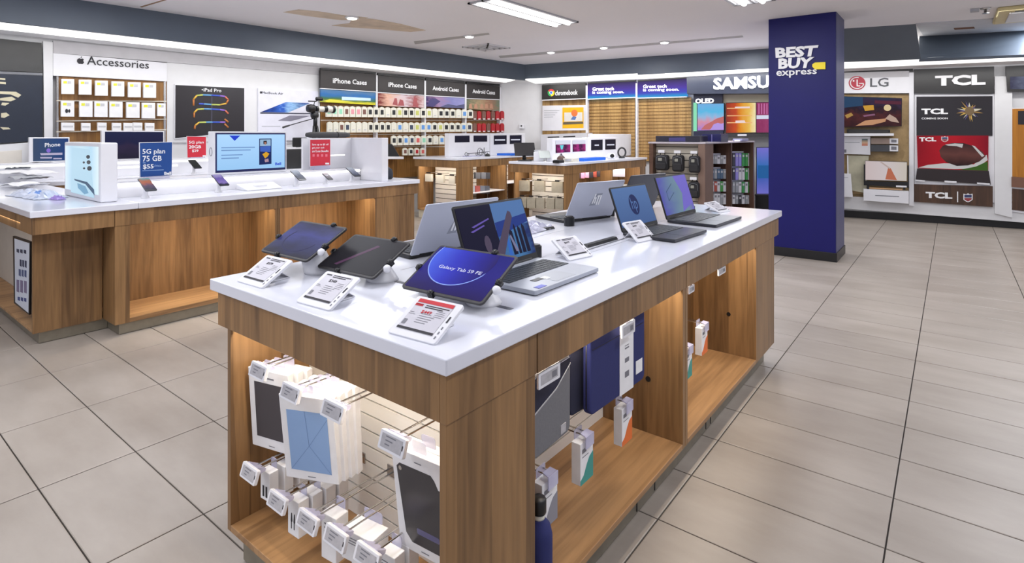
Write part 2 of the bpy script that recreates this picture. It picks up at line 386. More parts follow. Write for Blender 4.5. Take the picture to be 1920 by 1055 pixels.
# pillar
pc = onz(1567.2, 491.4, 0); PX0, PX1, PY0, PY1 = -.80, -.145, 5.88, 6.44
pil = empty('pillar', ((PX0 + PX1) / 2, (PY0 + PY1) / 2, 0), kind='structure')
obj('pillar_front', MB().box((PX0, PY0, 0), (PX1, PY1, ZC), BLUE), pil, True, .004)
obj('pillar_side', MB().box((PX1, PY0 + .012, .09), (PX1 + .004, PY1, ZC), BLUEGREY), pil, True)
obj('baseboard', MB().box((PX0 - .012, PY0 - .012, 0), (PX1 + .014, PY1 + .012, .095), BLACK), pil, True, .003)
sp = Plane((0, PY0, 0), (0, -1, 0))
sg = empty('shop_sign', sp.px(1500, 147), label='white raised shop name with a yellow tag on the blue pillar', cat='sign')
obj('lettering', ptext(MB(), sp, 'BEST', [(1454, 89.8), (1535, 84.6), (1529.6, 105.6), (1455, 109.2)], .002, LETTER, .015, .045), sg, True)
obj('lettering', ptext(MB(), sp, 'BUY', [(1460, 110), (1527.5, 106.8), (1522, 127.3), (1460, 129.8)], .002, LETTER, .015, .045), sg, True)
obj('lettering', ptext(MB(), sp, 'express', [(1456, 133), (1532, 130), (1532, 142.5), (1456, 147)], .002, LETTER, .012, .015), sg, True)
yt = MB(); pslab(yt, sp, [(1528, 117), (1547.5, 116.2), (1547.5, 129.7), (1528, 130), (1523, 125), (1523, 120.5)], .016, .014, YELLOW)
yt2 = obj('price_tag_shape', yt, sg, True, label='yellow tag')

# ceiling fittings
def troffer(cx, cy, label):
    t = empty('ceiling_light', (cx, cy, ZC), label=label, cat='light', group='ceiling lights')
    f = MB(); w, l = .19, .72
    for a, b in (((-w, -l), (w, -l + .03)), ((-w, l - .03), (w, l)), ((-w, -l), (-w + .03, l)), ((w - .03, -l), (w, l)), ((-.012, -l), (.012, l))):
        f.box((a[0], a[1], -.016), (b[0], b[1], .002), GREY)
    obj('frame', f, t)
    for s in (-1, 1): obj('tube', MB().tube([(s * .085, -l + .04, -.012), (s * .085, l - .04, -.012)], .026, mat('fluorescent_tube', (255, 253, 250), .4, emit=7), 10), t)
    return t
tp = (onz(915, 1, ZC) + onz(1050, 43, ZC)) / 2
troffer(tp.x, tp.y, 'long twin tube light on the ceiling above the case wall')
t2 = onz(1414, 3, ZC); troffer(t2.x, t2.y - .70, 'twin tube light at the top beside the blue pillar')
SPOT = mat('spot_lens', (255, 252, 245), .4, emit=6)
for (u, v), lb in zip([(660, 32), (880, 67), (1033, 97), (1132, 88), (1246, 78)], ['round spotlight beside the plaster patch', 'round spotlight on the ceiling joint near the vent',
        'round spotlight nearest the inner corner of the fascia', 'middle round spotlight on the back ceiling joint', 'round spotlight on the back joint toward the pillar']):
    p = onz(u, v, ZC); t = empty('spotlight', p, label=lb, cat='light', group='ceiling spotlights')
    obj('ring', MB().lathe([(.075, 0), (.075, -.012), (.055, -.016)], WPAINT, 20, ax=(0, 0, 1)), t)
    obj('lens', MB().lathe([(.055, -.01), (.05, -.024), (.02, -.03)], SPOT, 16), t)
c0 = [onz(u, v, ZC) for u, v in [(870, 87), (912, 82), (950, 88), (915, 95)]]; cc = sum(c0, Vector()) / 4
t = empty('ceiling_vent', cc, label='square grey air vent in the ceiling above the case wall', cat='vent')
v_ = MB(); v2 = MB()
for k in range(4):
    s = .25 - .055 * k; z = -.004 - .006 * k
    for a, b in (((-s, -s), (s, -s + .02)), ((-s, s - .02), (s, s)), ((-s, -s), (-s + .02, s)), ((s - .02, -s), (s, s))): v_.box((a[0], a[1], z - .012), (b[0], b[1], 0), WPAINT)
v2.box((-.24, -.24, -.004), (.24, .24, -.001), mat('vent_backing_grey', (120, 116, 112), .8))  # plain grey sheet behind the louvres
obj('louver', v_, t); obj('backing', v2, t)
acp = onz(1912, 22, ZC)
t = empty('air_conditioner', acp, label='cream ceiling cassette with a dark slot beside the dropped panel', cat='air conditioner')
obj('cover', MB().box((-.2, -.42, -.045), (.75, .45, 0), mat('cream_plastic', (214, 200, 150), .5)), t, bevel=.02)
obj('grille', MB().box((-.1, -.3, -.06), (.7, .3, -.045), WPAINT), t, bevel=.008)
obj('slot', MB().box((-.06, -.34, -.052), (.68, -.31, -.044), BLACK), t); obj('slot', MB().box((-.06, .31, -.052), (.68, .34, -.044), BLACK), t)
p = onz(1848, 15, ZC); t = empty('sprinkler_head', p, label='small chrome sprinkler and box on the ceiling beside the cassette', cat='sprinkler')
obj('plate', MB().lathe([(.045, 0), (.04, -.012), (.014, -.014), (.014, -.05)], CHROME, 14), t)
obj('junction_box', MB().box((-.12, -.05, -.03), (-.05, .03, 0), GREY), t, bevel=.004); obj('deflector', MB().lathe([(.03, -.052), (.03, -.056)], CHROME, 12), t)
dp = [onz(u, v, ZC - .01) for u, v in [(1717, 45), (1990, 28), (1990, 53), (1731.6, 67.8)]]
t = obj('trim_8', MB().slab(dp, (0, 0, -1), .01, mat('grey_white_panel', (196, 198, 204), .7)), kind='structure')
patch('slot', [(1788, 53), (1826, 50.5), (1828, 53.5), (1790, 56)], ZC - .013, mat('rust_brown_slot', (120, 84, 62), .7), t)

# ================================================================ the display table in front
ZS = TZ - .035; ZF = .727; ZL = .104
TW_, TL_ = 1.048, 2.862
BX0, BX1, BY0, BY1 = -.963, -.016, .016, 2.742
tb = empty('display_table', (-.524, 1.43, 0), label='walnut display table with a white top, tablets and laptops on it', cat='table')
top = obj('countertop', MB().box((-TW_, 0, ZS), (0, TL_, TZ), SLAB), tb, True, .003)
for X in (-.40, -.66): obj('channel', MB().box((X - .0012, .45, TZ), (X + .0012, 2.75, TZ + .0004), mat('seam_grey', (168, 170, 180), .4)), tb, True)
obj('channel', MB().box((-.93, .335, TZ), (-.1, .352, TZ + .0006), mat('channel_grey', (92, 94, 104), .4)), tb, True)
obj('channel', MB().box((-.335, 1.0, TZ), (-.325, 1.62, TZ + .0006), mat('channel_grey', (120, 122, 132))), tb, True)
obj('channel', MB().box((-.30, 1.02, TZ), (-.297, 1.60, TZ + .0005), mat('seam_grey', (168, 170, 180))), tb, True)
def fas(a, b): return obj('fascia_panel', MB().box(a, b, W_), tb, True, .0015)
fas((-TW_ + .03, .012, ZF), (-.0312, .031, ZS)); fas((-.031, .012, ZF), (-.012, .333, ZS)); fas((-.031, .337, ZF), (-.012, 1.339, ZS)); fas((-.031, 1.343, ZF), (-.012, 2.83, ZS))
fas((-TW_ + .03, .0314, ZF), (-TW_ + .05, 2.809, ZS)); fas((-TW_ + .03, 2.81, ZF), (-.0312, 2.83, ZS))
def pan(a, b, m=W_): return obj('side_panel', MB().box(a, b, m), tb, True, .0015)
pan((BX0, BY0, ZL), (BX0 + .02, .30, ZF)); pan((BX1 - .02, BY0, ZL), (BX1, .331, ZF))
pan((BX0, .30, ZL), (BX0 + .02, BY1, ZF)); pan((-.37, .331, ZL), (BX1 - .022, .35, ZF))
pan((-.37, 2.357, ZL), (BX1, 2.377, ZF)); pan((BX1 - .02, 2.379, ZL), (BX1, BY1, ZF)); pan((BX0 + .02, BY1 - .02, ZL), (BX1 - .02, BY1, ZF))
for y in (1.315, 1.342): obj('divider', MB().box((-.37, y, ZL), (BX1, y + .024, ZF), W_), tb, True, .0015)
obj('shelf', MB().box((BX0 + .02, BY0, ZL), (BX1 - .02, .30, ZL + .02), WH), tb, True, .0015)
obj('shelf', MB().box((-.37, .352, ZL), (BX1, 1.314, ZL + .02), WH), tb, True, .0015)
obj('shelf', MB().box((-.37, 1.367, ZL), (BX1, 2.356, ZL + .02), WH), tb, True, .0015)
kp = MB().box((BX0 + .03, BY0 + .035, .004), (BX1 - .045, BY1 - .05, ZL), METAL)
obj('kick_plate', kp, tb, True)
ft = MB()
for x in (-.80, -.45, -.12): obj('kick_joint', MB().box((x, BY0 + .033, .006), (x + .003, BY0 + .036, ZL), BLACK), tb, True)
for y in (1.0, 1.15, 1.7, 1.76): obj('kick_joint', MB().box((BX1 - .046, y, .01), (BX1 - .043, y + .006, ZL - .02), BLACK), tb, True)
SLAT = mat('white_slatwall', (226, 224, 220), .45, var=.02); SLATB = mat('slat_groove', (60, 54, 50), .7)
def slatwall(name, O, ex, n, w, z0, z1, pitch, parent, m=SLAT, gap=.006, th=.012, world=True):
    """separate slats on a dark backing: O lower-left point, ex along, n outwards"""
    O, ex, n = Vector(O), Vector(ex), Vector(n)
    b = obj(name, MB().prism([(0, 0), (w, 0), (w, z1 - z0), (0, z1 - z0)], O - n * th, ex, EZ, n, .006, SLATB), parent, world)
    z = z0
    while z < z1 - .012:
        e = min(z + pitch - gap, z1)
        obj('slat', MB().prism([(0, z - z0), (w, z - z0), (w, e - z0), (0, e - z0)], O, ex, EZ, n, th - .001, m), b, world)
        z += pitch
    return b
slatwall('slat_wall', (BX0 + .021, .285, ZL + .021), EX, -EY, .905, ZL + .021, ZF, .0478, tb)
slatwall('slat_wall', (-.365, .353, ZL + .021), EY, EX, .96, ZL + .021, ZF, .0478, tb)
obj('back_panel', MB().box((-.385, 1.367, ZL), (-.368, 2.356, ZF), W_), tb, True)
LEDW = (1, .89, .74)
for a, b, loc, sx, sy, p in (((-.9, .034, ZF + .06), (-.06, .046, ZF + .066), (-.49, .055, ZF + .05), .85, .03, 3.2), ((-.046, .36, ZF + .06), (-.034, 1.3, ZF + .066), (-.06, .83, ZF + .05), .03, .9, 4), ((-.046, 1.38, ZF + .06), (-.034, 2.34, ZF + .066), (-.06, 1.86, ZF + .05), .03, .9, 4)):
    obj('light_strip', MB().box(a, b, WARM), tb, True); area('shelf_lamp', loc, sx, sy, p, LEDW)
for y in (1.3145, 2.3565): obj('cable_hole', MB().lathe([(.011, 0), (.011, .0015)], BLACK, 12, (-.16, y, .34), (0, -1, 0)), tb, True)

# ---------------------------------------------------------------- tablets on stands
def fr(c, tilt):                                       # local frame of a panel facing -y: x right, y up the panel, z out of it
    a = R(tilt); return Matrix(((1, 0, 0, c[0]), (0, math.sin(a), -math.cos(a), c[1]), (0, math.cos(a), math.sin(a), c[2]), (0, 0, 0, 1)))
SCR1 = screen('tablet_picture_blue', [(0, (30, 28, 62)), (.35, (52, 58, 122)), (.6, (74, 80, 170)), (1, (48, 50, 82))], 'Z', .62, .5, 3)
SCR2 = screen('tablet_picture_dark', [(0, (34, 32, 38)), (1, (44, 42, 48))], 'Z', .7, .2, 3)
SCR3 = screen('tablet_picture_violet', [(0, (44, 32, 104)), (.5, (48, 42, 150)), (1, (34, 36, 140))], 'Z', .8, .3, 3)
ARC = mat('pale_blue_glow_line', (150, 176, 255), .3, emit=1.0); ARC2 = mat('bright_blue_picture', (66, 84, 236), .3, emit=.85); PINK = mat('dusk_pink_streak', (98, 64, 96), .3, emit=.8)
def tablet(c, phi, tilt, w, hh, label, scr):
    zl = c[2] - TZ; root = empty('tablet', (c[0], c[1], TZ), R(phi + 90), label, 'tablet', 'display tablets on stands')
    F = fr((0, 0, zl), tilt)
    obj('body', MB(F).prism(rrect(-w / 2, -hh / 2, w / 2, hh / 2, .012), (0, 0, 0), EX, EY, EZ, .007, DARK), root, bevel=.0015)
    s = obj('screen', MB(F).prism(rrect(-w / 2 + .008, -hh / 2 + .008, w / 2 - .008, hh / 2 - .008, .006), (0, 0, .0006), EX, EY, EZ, .0006, scr[0]), root)
    for nm, fn in scr[1]: obj(nm, fn(MB(F), w, hh), s)
    for cx, cy, ax in ((.06 * w / .28, hh / 2, 1), (-.03, -hh / 2, 1), (-w / 2, -.01, 0), (w / 2, -.012, 0)):
        k = MB(F); k.box((cx - .009, cy - .006, -.012), (cx + .009, cy + .006, .005), BLACK) if ax else k.box((cx - .006, cy - .009, -.012), (cx + .006, cy + .009, .005), BLACK)
        k.lathe([(.004, -.012), (.009, -.004), (.0095, .003), (.006, .008), (.001, .009)], BLACK, 12, (cx, cy, 0))
        obj('clamp', k, root)
    obj('cable_plug', MB(F).lathe([(.004, -.012), (.011, -.006), (.0125, .002), (.008, .009), (.001, .011)], WHITE, 14, (w / 2 + .004, -.034, -.006)), root)
    arm = MB(F).box((-w / 2, -.016, -.012), (w / 2, -.006, -.0075), BLACK)
    obj('bracket', arm, root)
    st = MB(); n = 24; prof = []
    base = Vector((.078, .012, 0)); head = F @ Vector((.045, -.01, -.009)); zN = (F.to_3x3() @ EZ)
    vs = []; L = 7
    for i in range(L + 1):
        t = i / L; o = base.lerp(head, t); ra = .050 * (1 - t) + .036 * t
        nx = EZ.lerp(zN, t).normalized(); x = EX; y = nx.cross(x).normalized()
        vs += [tuple(o + (x * math.cos(2 * math.pi * j / n) + y * math.sin(2 * math.pi * j / n)) * ra) for j in range(n)]
    fs = [(i * n + j, i * n + (j + 1) % n, (i + 1) * n + (j + 1) % n, (i + 1) * n + j) for i in range(L) for j in range(n)] + [tuple(range(n - 1, -1, -1)), tuple(range(L * n, L * n + n))]
    st.add(vs, fs, WHITE, True)
    obj('stand', st, root)
    return root
def arc_fn(mb, w, hh): return mb.prism(ellipse(-.016, .05, .113, .108, 30, 158, 338) + ellipse(-.016, .05, .110, .105, 30, 338, 158), (0, 0, .0011), EX, EY, EZ, .0004, ARC)
DISC = screen('tablet_picture_disc', [(0, (84, 112, 255)), (.4, (60, 66, 214)), (.8, (46, 42, 156)), (1, (44, 34, 116))], 'X', .85, .15, 3)
def disc_fn(mb, w, hh): return mb.prism(ellipse(-.016, .05, .110, .105, 26, 160, 380)[:-1] + [(.087, hh / 2 - .0095), (-w / 2 + .022, hh / 2 - .0095)], (0, 0, .0009), EX, EY, EZ, .0003, DISC)
def name_fn(mb, w, hh): return text_on(mb, 'Galaxy Tab S9 FE', [F_ for F_ in [Vector(p) for p in ((-.079, .013, .0013), (.075, .013, .0013), (.075, -.003, .0013), (-.079, -.003, .0013))]], EZ, mat('screen_white', (225, 228, 255), .4, emit=1.0), .0004, .0, 3)
def streak_fn(mb, w, hh): return mb.prism([(-.075, -.062), (-.06, -.064), (.035, .045), (.02, .05)], (0, 0, .0009), EX, EY, EZ, .0003, PINK)
def ring_fn(mb, w, hh): return mb.prism(ellipse(.0, .0, .092, .065, 30, 150, 350) + ellipse(.0, .0, .086, .06, 30, 350, 150), (0, 0, .0009), EX, EY, EZ, .0003, mat('deep_blue_line', (40, 42, 104), .3, emit=.6))
tablet((-.93, .255, .971), -89, 61.5, .274, .179, 'tablet with a dim blue swirl screen nearest the left edge of the table', (SCR1, [('picture_ring', ring_fn)]))
tablet((-.685, .316, .941), -87, 62.3, .272, .178, 'tablet with a black screen and one dusky pink streak', (SCR2, [('picture_streak', streak_fn)]))
tablet((-.273, .327, .945), -87, 61.2, .29, .19, 'tablet with a violet screen, bright arc and white product lettering', (SCR3, [('picture_disc', disc_fn), ('picture_arc', arc_fn), ('lettering', name_fn)]))

# ---------------------------------------------------------------- price tags on little easels
EPAPER = mat('grey_paper_screen', (200, 198, 206), .35, var=.02)
def price_tag(x, y, phi, tilt, w, hh, label, red=False, price='$449'):
    root = empty('price_tag', (x, y, TZ), R(phi + 90), label, 'price tag', 'electronic price tags on the table')
    a = R(tilt); F = fr((0, 0, .004 + hh / 2 * math.cos(a)), tilt)
    obj('frame', MB(F).prism(rrect(-w / 2, -hh / 2, w / 2, hh / 2, .007), (0, 0, 0), EX, EY, EZ, .008, WHITE), root, bevel=.0015)
    sx0, sx1, sy0, sy1 = -w / 2 + .014, w / 2 - .02, -hh / 2 + .018, hh / 2 - .008
    s = obj('screen', MB(F).quad([(sx0, sy0, .0008), (sx1, sy0, .0008), (sx1, sy1, .0008), (sx0, sy1, .0008)], EPAPER), root)
    def bar(mb, x0, y0, x1, y1, m): return mb.quad([(x0, y0, .0014), (x1, y0, .0014), (x1, y1, .0014), (x0, y1, .0014)], m)
    X = lambda t: sx0 + (sx1 - sx0) * t
    Y = lambda t: sy1 - (sy1 - sy0) * t
    obj('footer_bar', bar(MB(F), X(0), Y(1), X(1), Y(.93), INK), s)
    if red: obj('header_bar', bar(MB(F), X(0), Y(.12), X(1), Y(0), RED), s, label='red header bar')
    ln = MB(F); o = .14 if red else 0
    bar(ln, X(.02), Y(.07 + o), X(.22), Y(.03 + o), INK); bar(ln, X(.3), Y(.06 + o), X(.95), Y(.03 + o), INK); bar(ln, X(.3), Y(.12 + o), X(.8), Y(.09 + o), INK)
    for k in range(5): bar(ln, X(.32), Y(.46 + .07 * k), X(.62 + .04 * ((k * 7) % 4)), Y(.445 + .07 * k), INKG)
    for k in range(4): bar(ln, X(.68), Y(.30 + .06 * k), X(.9 + .02 * (k % 3)), Y(.287 + .06 * k), INKG)
    bar(ln, X(.02), Y(.47), X(.14), Y(.45), INKG); bar(ln, X(.02), Y(.52), X(.2), Y(.507), INKG); bar(ln, X(.03), Y(.86), X(.13), Y(.70), INKG)
    if red: bar(ln, X(.0), Y(.24), X(.22), Y(.16), RED)
    obj('text_lines', ln, s)
    obj('lettering', text_on(MB(F), price, [Vector((X(.3), Y(.2 + o), .0012)), Vector((X(.58), Y(.2 + o), .0012)), Vector((X(.58), Y(.31 + o), .0012)), Vector((X(.3), Y(.31 + o), .0012))], EZ, RED if red else INK, .0004, .012), s)
    b = MB(F); b.box((w / 2 - .012, .0, .0002), (w / 2 - .008, .018, .0012), INK)
    for k in range(3): b.box((w / 2 - .0115, -.02 - .014 * k, .0002), (w / 2 - .0085, -.013 - .014 * k, .0012), INKG)
    obj('side_mark', b, root)
    d = hh * math.sin(a)
    tp_ = F @ Vector((0, hh * .18, -.009)); e = MB()
    yb = d * .36 + .035
    e.slab([tp_ + Vector((-.02, 0, 0)), tp_ + Vector((.02, 0, 0)), Vector((.024, yb, .002)), Vector((-.024, yb, .002))], (0, -.4, -.9), .002, WHITE)
    e.slab([Vector((-.024, yb, .004)), Vector((.024, yb, .004)), Vector((.024, -d * .1, .004)), Vector((-.024, -d * .1, .004))], EZ, .003, WHITE)
    obj('easel', e, root)
    return root
price_tag(-.875, .088, -88, 58.5, .143, .12, 'white price tag on the table front edge below the blue swirl tablet', price='$379')
price_tag(-.533, .084, -86.4, 58.6, .143, .12, 'white price tag on the table front edge below the black screen tablet', price='$349')
price_tag(-.150, .085, -85.5, 61, .143, .12, 'price tag with a red header on the corner of the table', True, '$449')
price_tag(-.311, .982, -10.6, 54.8, .132, .111, 'white price tag beside the silver keyboard of the open laptop', price='$699')
price_tag(-.262, 1.452, -10.6, 49, .134, .112, 'white price tag before the laptop with the pale blue screen', price='$499')
price_tag(-.295, 2.587, -10.4, 64, .134, .112, 'white price tag at the far end of the table', price='$899')

# ---------------------------------------------------------------- laptops
DECK = mat('black_laptop_deck', (30, 31, 40), .3); KEYD = mat('dark_key', (38, 44, 52), .5); KEYG = mat('key_well_grey', (150, 154, 164), .5)
LSCR_A = screen('laptop_picture_concert', [(0, (30, 32, 70)), (.45, (40, 42, 84)), (.5, (70, 120, 190)), (.75, (90, 150, 210)), (1, (40, 60, 130))], 'X', .6, .35, 6)
LSCR_B = screen('laptop_picture_blue', [(0, (78, 108, 164)), (1, (96, 132, 190))], 'Z', .75, .2, 2)
LSCR_C = screen('laptop_picture_teal', [(0, (96, 96, 190)), (.45, (118, 148, 176)), (.75, (126, 158, 176)), (1, (118, 110, 210))], 'X', .75, .4, 3)
def laptop(x, y, rz, w, d, hl, tilt, label, body, deck, keys, scr, lidm, extras=(), back=None, logo_z=.5):
    """root at the middle of the hinge; keyboard towards -y, lid rising and leaning back to +y by tilt"""
    root = empty('laptop', (x, y, TZ), rz, label, 'laptop', 'laptops on display table')
    b = MB(); b.prism(rrect(-w / 2, -d, w / 2, .006, .008), (0, 0, .016), EX, EY, EZ, .013, body)
    base = obj('base', b, root, bevel=.002)
    for sx in (-1, 1):
        for yy in (-d + .02, -.02): obj('foot', MB().lathe([(.007, 0), (.006, .0032)], BLACK, 8, (sx * (w / 2 - .025), yy, 0)), base)
    kx = w / 2 - .018; ky0, ky1 = -d * .56, -.03
    kw = MB(); kw.prism(rrect(-kx, ky0, kx, ky1, .004), (0, 0, .0166), EX, EY, EZ, .0006, deck); obj('key_well', kw, base)
    kb = MB(); nx, ny = 15, 6; px, py = 2 * kx / nx, (ky1 - ky0) / ny
    for i in range(nx):
        for j in range(ny):
            if j == 0 and 4 <= i <= 8:
                if i == 4: kb.box((-kx + px * 4 + .0012, ky0 + .0012, .0166), (-kx + px * 9 - .0012, ky0 + py - .0012, .0182), keys)
                continue
            kb.box((-kx + px * i + .0012, ky0 + py * j + .0012, .0166), (-kx + px * (i + 1) - .0012, ky0 + py * (j + 1) - .0012, .0182), keys)
    obj('key', kb, root, kind='stuff')
    obj('touchpad', MB().prism(rrect(-.055, -d + .012, .055, ky0 - .012, .004), (0, 0, .0164), EX, EY, EZ, .0005, mat('touchpad_' + body.name, tuple(int(255 * (k ** (1 / 2.2)) * .93) for k in body.node_tree.nodes['Principled BSDF'].inputs['Base Color'].default_value[:3]), .3)), root)
    a = R(tilt); F = Matrix(((1, 0, 0, 0), (0, math.sin(a), -math.cos(a), .004), (0, math.cos(a), math.sin(a), .016), (0, 0, 0, 1)))   # y up the lid, z out of the screen towards the user
    lid = obj('lid', MB(F).prism(rrect(-w / 2, 0, w / 2, hl, .008), (0, 0, 0), EX, EY, EZ, .006, lidm), root, bevel=.0015)
    obj('bezel', MB(F).prism(rrect(-w / 2 + .002, .004, w / 2 - .002, hl - .002, .006), (0, 0, .0008), EX, EY, EZ, .001, BLACK), lid)
    s = obj('screen', MB(F).quad([(-w / 2 + .007, .02, .0014), (w / 2 - .007, .02, .0014), (w / 2 - .007, hl - .008, .0014), (-w / 2 + .007, hl - .008, .0014)], scr), lid)
    obj('hinge', MB().tube([(-w / 2 + .04, .006, .016), (w / 2 - .04, .006, .016)], .006, BLACK, 8), root)
    for nm, fn in extras: obj(nm, fn(MB(F), w, hl), lid)
    if back: obj('emblem', back(MB(F @ Matrix(((-1, 0, 0, 0), (0, 1, 0, 0), (0, 0, -1, -.0062), (0, 0, 0, 1)))), w, hl), lid, label='bright emblem')
    return root, base
def P_(mb, pts, z, m): return mb.prism(pts, (0, 0, z), EX, EY, EZ, .0003, m)
def concert(mb, w, hl):
    sk = mat('picture_sky_blue', (96, 138, 200), .3, emit=.7); b1 = mat('picture_mid_blue', (44, 72, 164), .3, emit=.6); arm = mat('picture_arm', (110, 96, 124), .3, emit=.5); dk = mat('picture_dark', (28, 26, 62), .3, emit=.5); lt = mat('picture_light', (150, 150, 190), .3, emit=.6)
    P_(mb, [(-w / 2 + .007, .02), (.0, .02), (-.005, hl - .008), (-w / 2 + .007, hl - .008)], .0017, dk)
    P_(mb, [(-.005, .125), (w / 2 - .007, .13), (w / 2 - .007, hl - .008), (-.005, hl - .008)], .0018, sk)
    P_(mb, [(-.004, .10), (w / 2 - .007, .135), (w / 2 - .007, .165), (-.004, .15)], .0020, b1)
    P_(mb, [(-.058, .02), (-.008, .02), (.095, .16), (.092, .178), (.080, .184), (.068, .172)], .0024, arm)
    for x0, x1, y1 in ((.055, .078, .11), (.085, .1, .125), (.105, .125, .115), (.13, .15, .12)): P_(mb, [(x0, .03), (x1, .03), (x1 - .004, y1), (x0 + .006, y1 + .012), (x0 + .001, y1)], .0022, dk)
    for x0, y0, x1, y1 in ((-.12, .15, -.03, .17), (-.13, .135, -.06, .15)): P_(mb, [(x0, y0), (x1, y1), (x1 + .004, y1 - .004), (x0 + .01, y0 - .004)], .0020, mat('picture_violet_line', (120, 100, 200), .3, emit=.7))
    P_(mb, ellipse(-.062, .085, .016, .03, 12), .0021, arm); P_(mb, [(.03, .03), (.05, .03), (.045, .09), (.035, .08)], .0023, mat('picture_azure', (60, 120, 220), .3, emit=.7)); P_(mb, [(.07, .04), (.085, .04), (.062, .1), (.055, .095)], .0025, lt)
    return mb
def hp_disc(mb, w, hl):
    dk = mat('emblem_dark_blue', (40, 54, 112), .3, emit=.6); P_(mb, ellipse(.0, .115, .042, .05, 28), .0018, dk)
    return text_on(mb, 'hp', [Vector(q) for q in ((-.026, .15, .0021), (.028, .15, .0021), (.028, .075, .0021), (-.026, .075, .0021))], EZ, mat('emblem_pale_blue', (96, 130, 190), .3, emit=.75), .0004, .0)
def teal_pic(mb, w, hl):
    P_(mb, [(.03, .02), (w / 2 - .007, .06), (w / 2 - .007, hl - .008), (.02, hl - .008), (.08, .12)], .0018, mat('picture_periwinkle', (128, 116, 222), .3, emit=.75))
    for t in (0, 1): P_(mb, [(-.11, .09 + .05 * t), (-.02, .13 + .05 * t), (-.02, .134 + .05 * t), (-.11, .094 + .05 * t)], .0019, mat('picture_teal_line', (66, 92, 124), .3, emit=.7))
    P_(mb, [(-.11, .094), (-.106, .094), (-.106, .144), (-.11, .14)], .0019, mat('picture_teal_line', (66, 92, 124)))
    return mb
def emblem_hp(mb, w, hl):
    m = mat('white_emblem', (252, 252, 255), .25)
    c = (0, hl * .52 / 1.35); mb.M = mb.M @ Matrix.Diagonal((1.35, 1.35, 1, 1))
    mb.prism([(-.026, c[1] - .027), (.013, c[1] - .027), (.027, c[1] + .027), (-.012, c[1] + .027)], (0, 0, .0003), EX, EY, EZ, .0003, mat('emblem_shadow_grey', (150, 154, 168), .4))
    for k, (x0, x1, y0, y1) in enumerate(((-.020, -.014, -.018, .026), (-.008, -.002, -.018, .010), (.002, .008, -.026, .018), (.014, .020, -.026, .018))):
        mb.prism([(c[0] + x0 - y0 * -.25 * -1, c[1] + y0), (c[0] + x1 - y0 * -.25 * -1, c[1] + y0), (c[0] + x1 + y1 * .25, c[1] + y1), (c[0] + x0 + y1 * .25, c[1] + y1)], (0, 0, .0008), EX, EY, EZ, .0008, m)
    for x0, x1, y in ((-.014, -.001, .004), (.002, .016, .012)): mb.prism([(c[0] + x0, c[1] + y), (c[0] + x1, c[1] + y), (c[0] + x1 + .001, c[1] + y + .006), (c[0] + x0 + .001, c[1] + y + .006)], (0, 0, .0008), EX, EY, EZ, .0008, m)
    return mb
SILVD = mat('silver_laptop_deck', (168, 172, 182), .35, metal=.3)
la, bA = laptop(-.362, .656, R(90), .365, .245, .225, 20, 'open silver laptop showing a concert photo behind the violet tablet', SILVD, KEYG, KEYD, LSCR_A, BLACK, [('picture', concert)])
for a_, b_, m_ in (((-.155, -.238, .0165), (-.115, -.218, .0171), mat('blue_sticker', (78, 86, 190), .4)), ((-.10, -.185, .0165), (-.055, -.165, .0171), BLACK), ((-.055, -.195, .0165), (-.03, -.17, .0171), WHITE)): obj('sticker', MB().box(a_, b_, m_), la)
laptop(-.345, 1.655, R(86), .335, .245, .21, 20, 'black laptop with a pale blue screen and a round dark emblem', DECK, BLACK, KEYD, LSCR_B, BLACK, [('picture', hp_disc)])
laptop(-.345, 2.17, R(88), .385, .25, .23, 18, 'black laptop with a teal and violet screen at the far end', DECK, BLACK, KEYD, LSCR_C, BLACK, [('picture', teal_pic)])
laptop(-.735, .745, R(-90 - 8), .345, .235, .222, 28, 'large silver laptop seen from behind between the tablets and the concert screen', BLACK, BLACK, KEYD, LSCR_B, SILVER, back=emblem_hp)
laptop(-.725, 1.80, R(-90 - 16), .345, .235, .225, 27, 'silver laptop seen from behind before the pale blue screen', BLACK, BLACK, KEYD, LSCR_B, SILVER, back=emblem_hp)
laptop(-.715, 2.36, R(-90 - 12), .345, .235, .225, 24, 'dark grey laptop seen from behind at the far side of the table', DARK, BLACK, KEYD, LSCR_B, mat('dark_grey_lid', (62, 62, 70), .4, metal=.3))

# black security blocks, pads and cables lying on the top
def block(x, y, rz, label):
    t = empty('security_block', (x, y, TZ), rz, label, 'security lock', 'laptop security locks')
    obj('housing', MB().prism(rrect(-.026, -.022, .026, .022, .02, 6), (0, 0, .045), EX, EY, EZ, .045, BLACK), t, bevel=.003)
    obj('cap', MB().prism(rrect(-.02, -.017, .02, .017, .015, 6), (0, 0, .05), EX, EY, EZ, .006, DARK), t, bevel=.002)
    obj('arm', MB().box((.01, -.008, .022), (.07, .008, .034), BLACK), t, bevel=.002)
for x, y, rz, lb in ((-.415, .885, -110, 'black security lock at the hinge of the concert screen laptop'), (-.705, 1.585, 60, 'black security lock before the silver laptop seen from behind'), (-.71, 2.03, -60, 'black security lock beyond the back of the silver lid'),
                     (-.40, 1.865, -100, 'black security lock between the two black laptops'), (-.385, 2.39, -100, 'black security lock at the hinge of the farthest laptop'), (-.72, .96, -80, 'black security lock behind the large silver lid')):
    block(x, y, R(rz), lb)
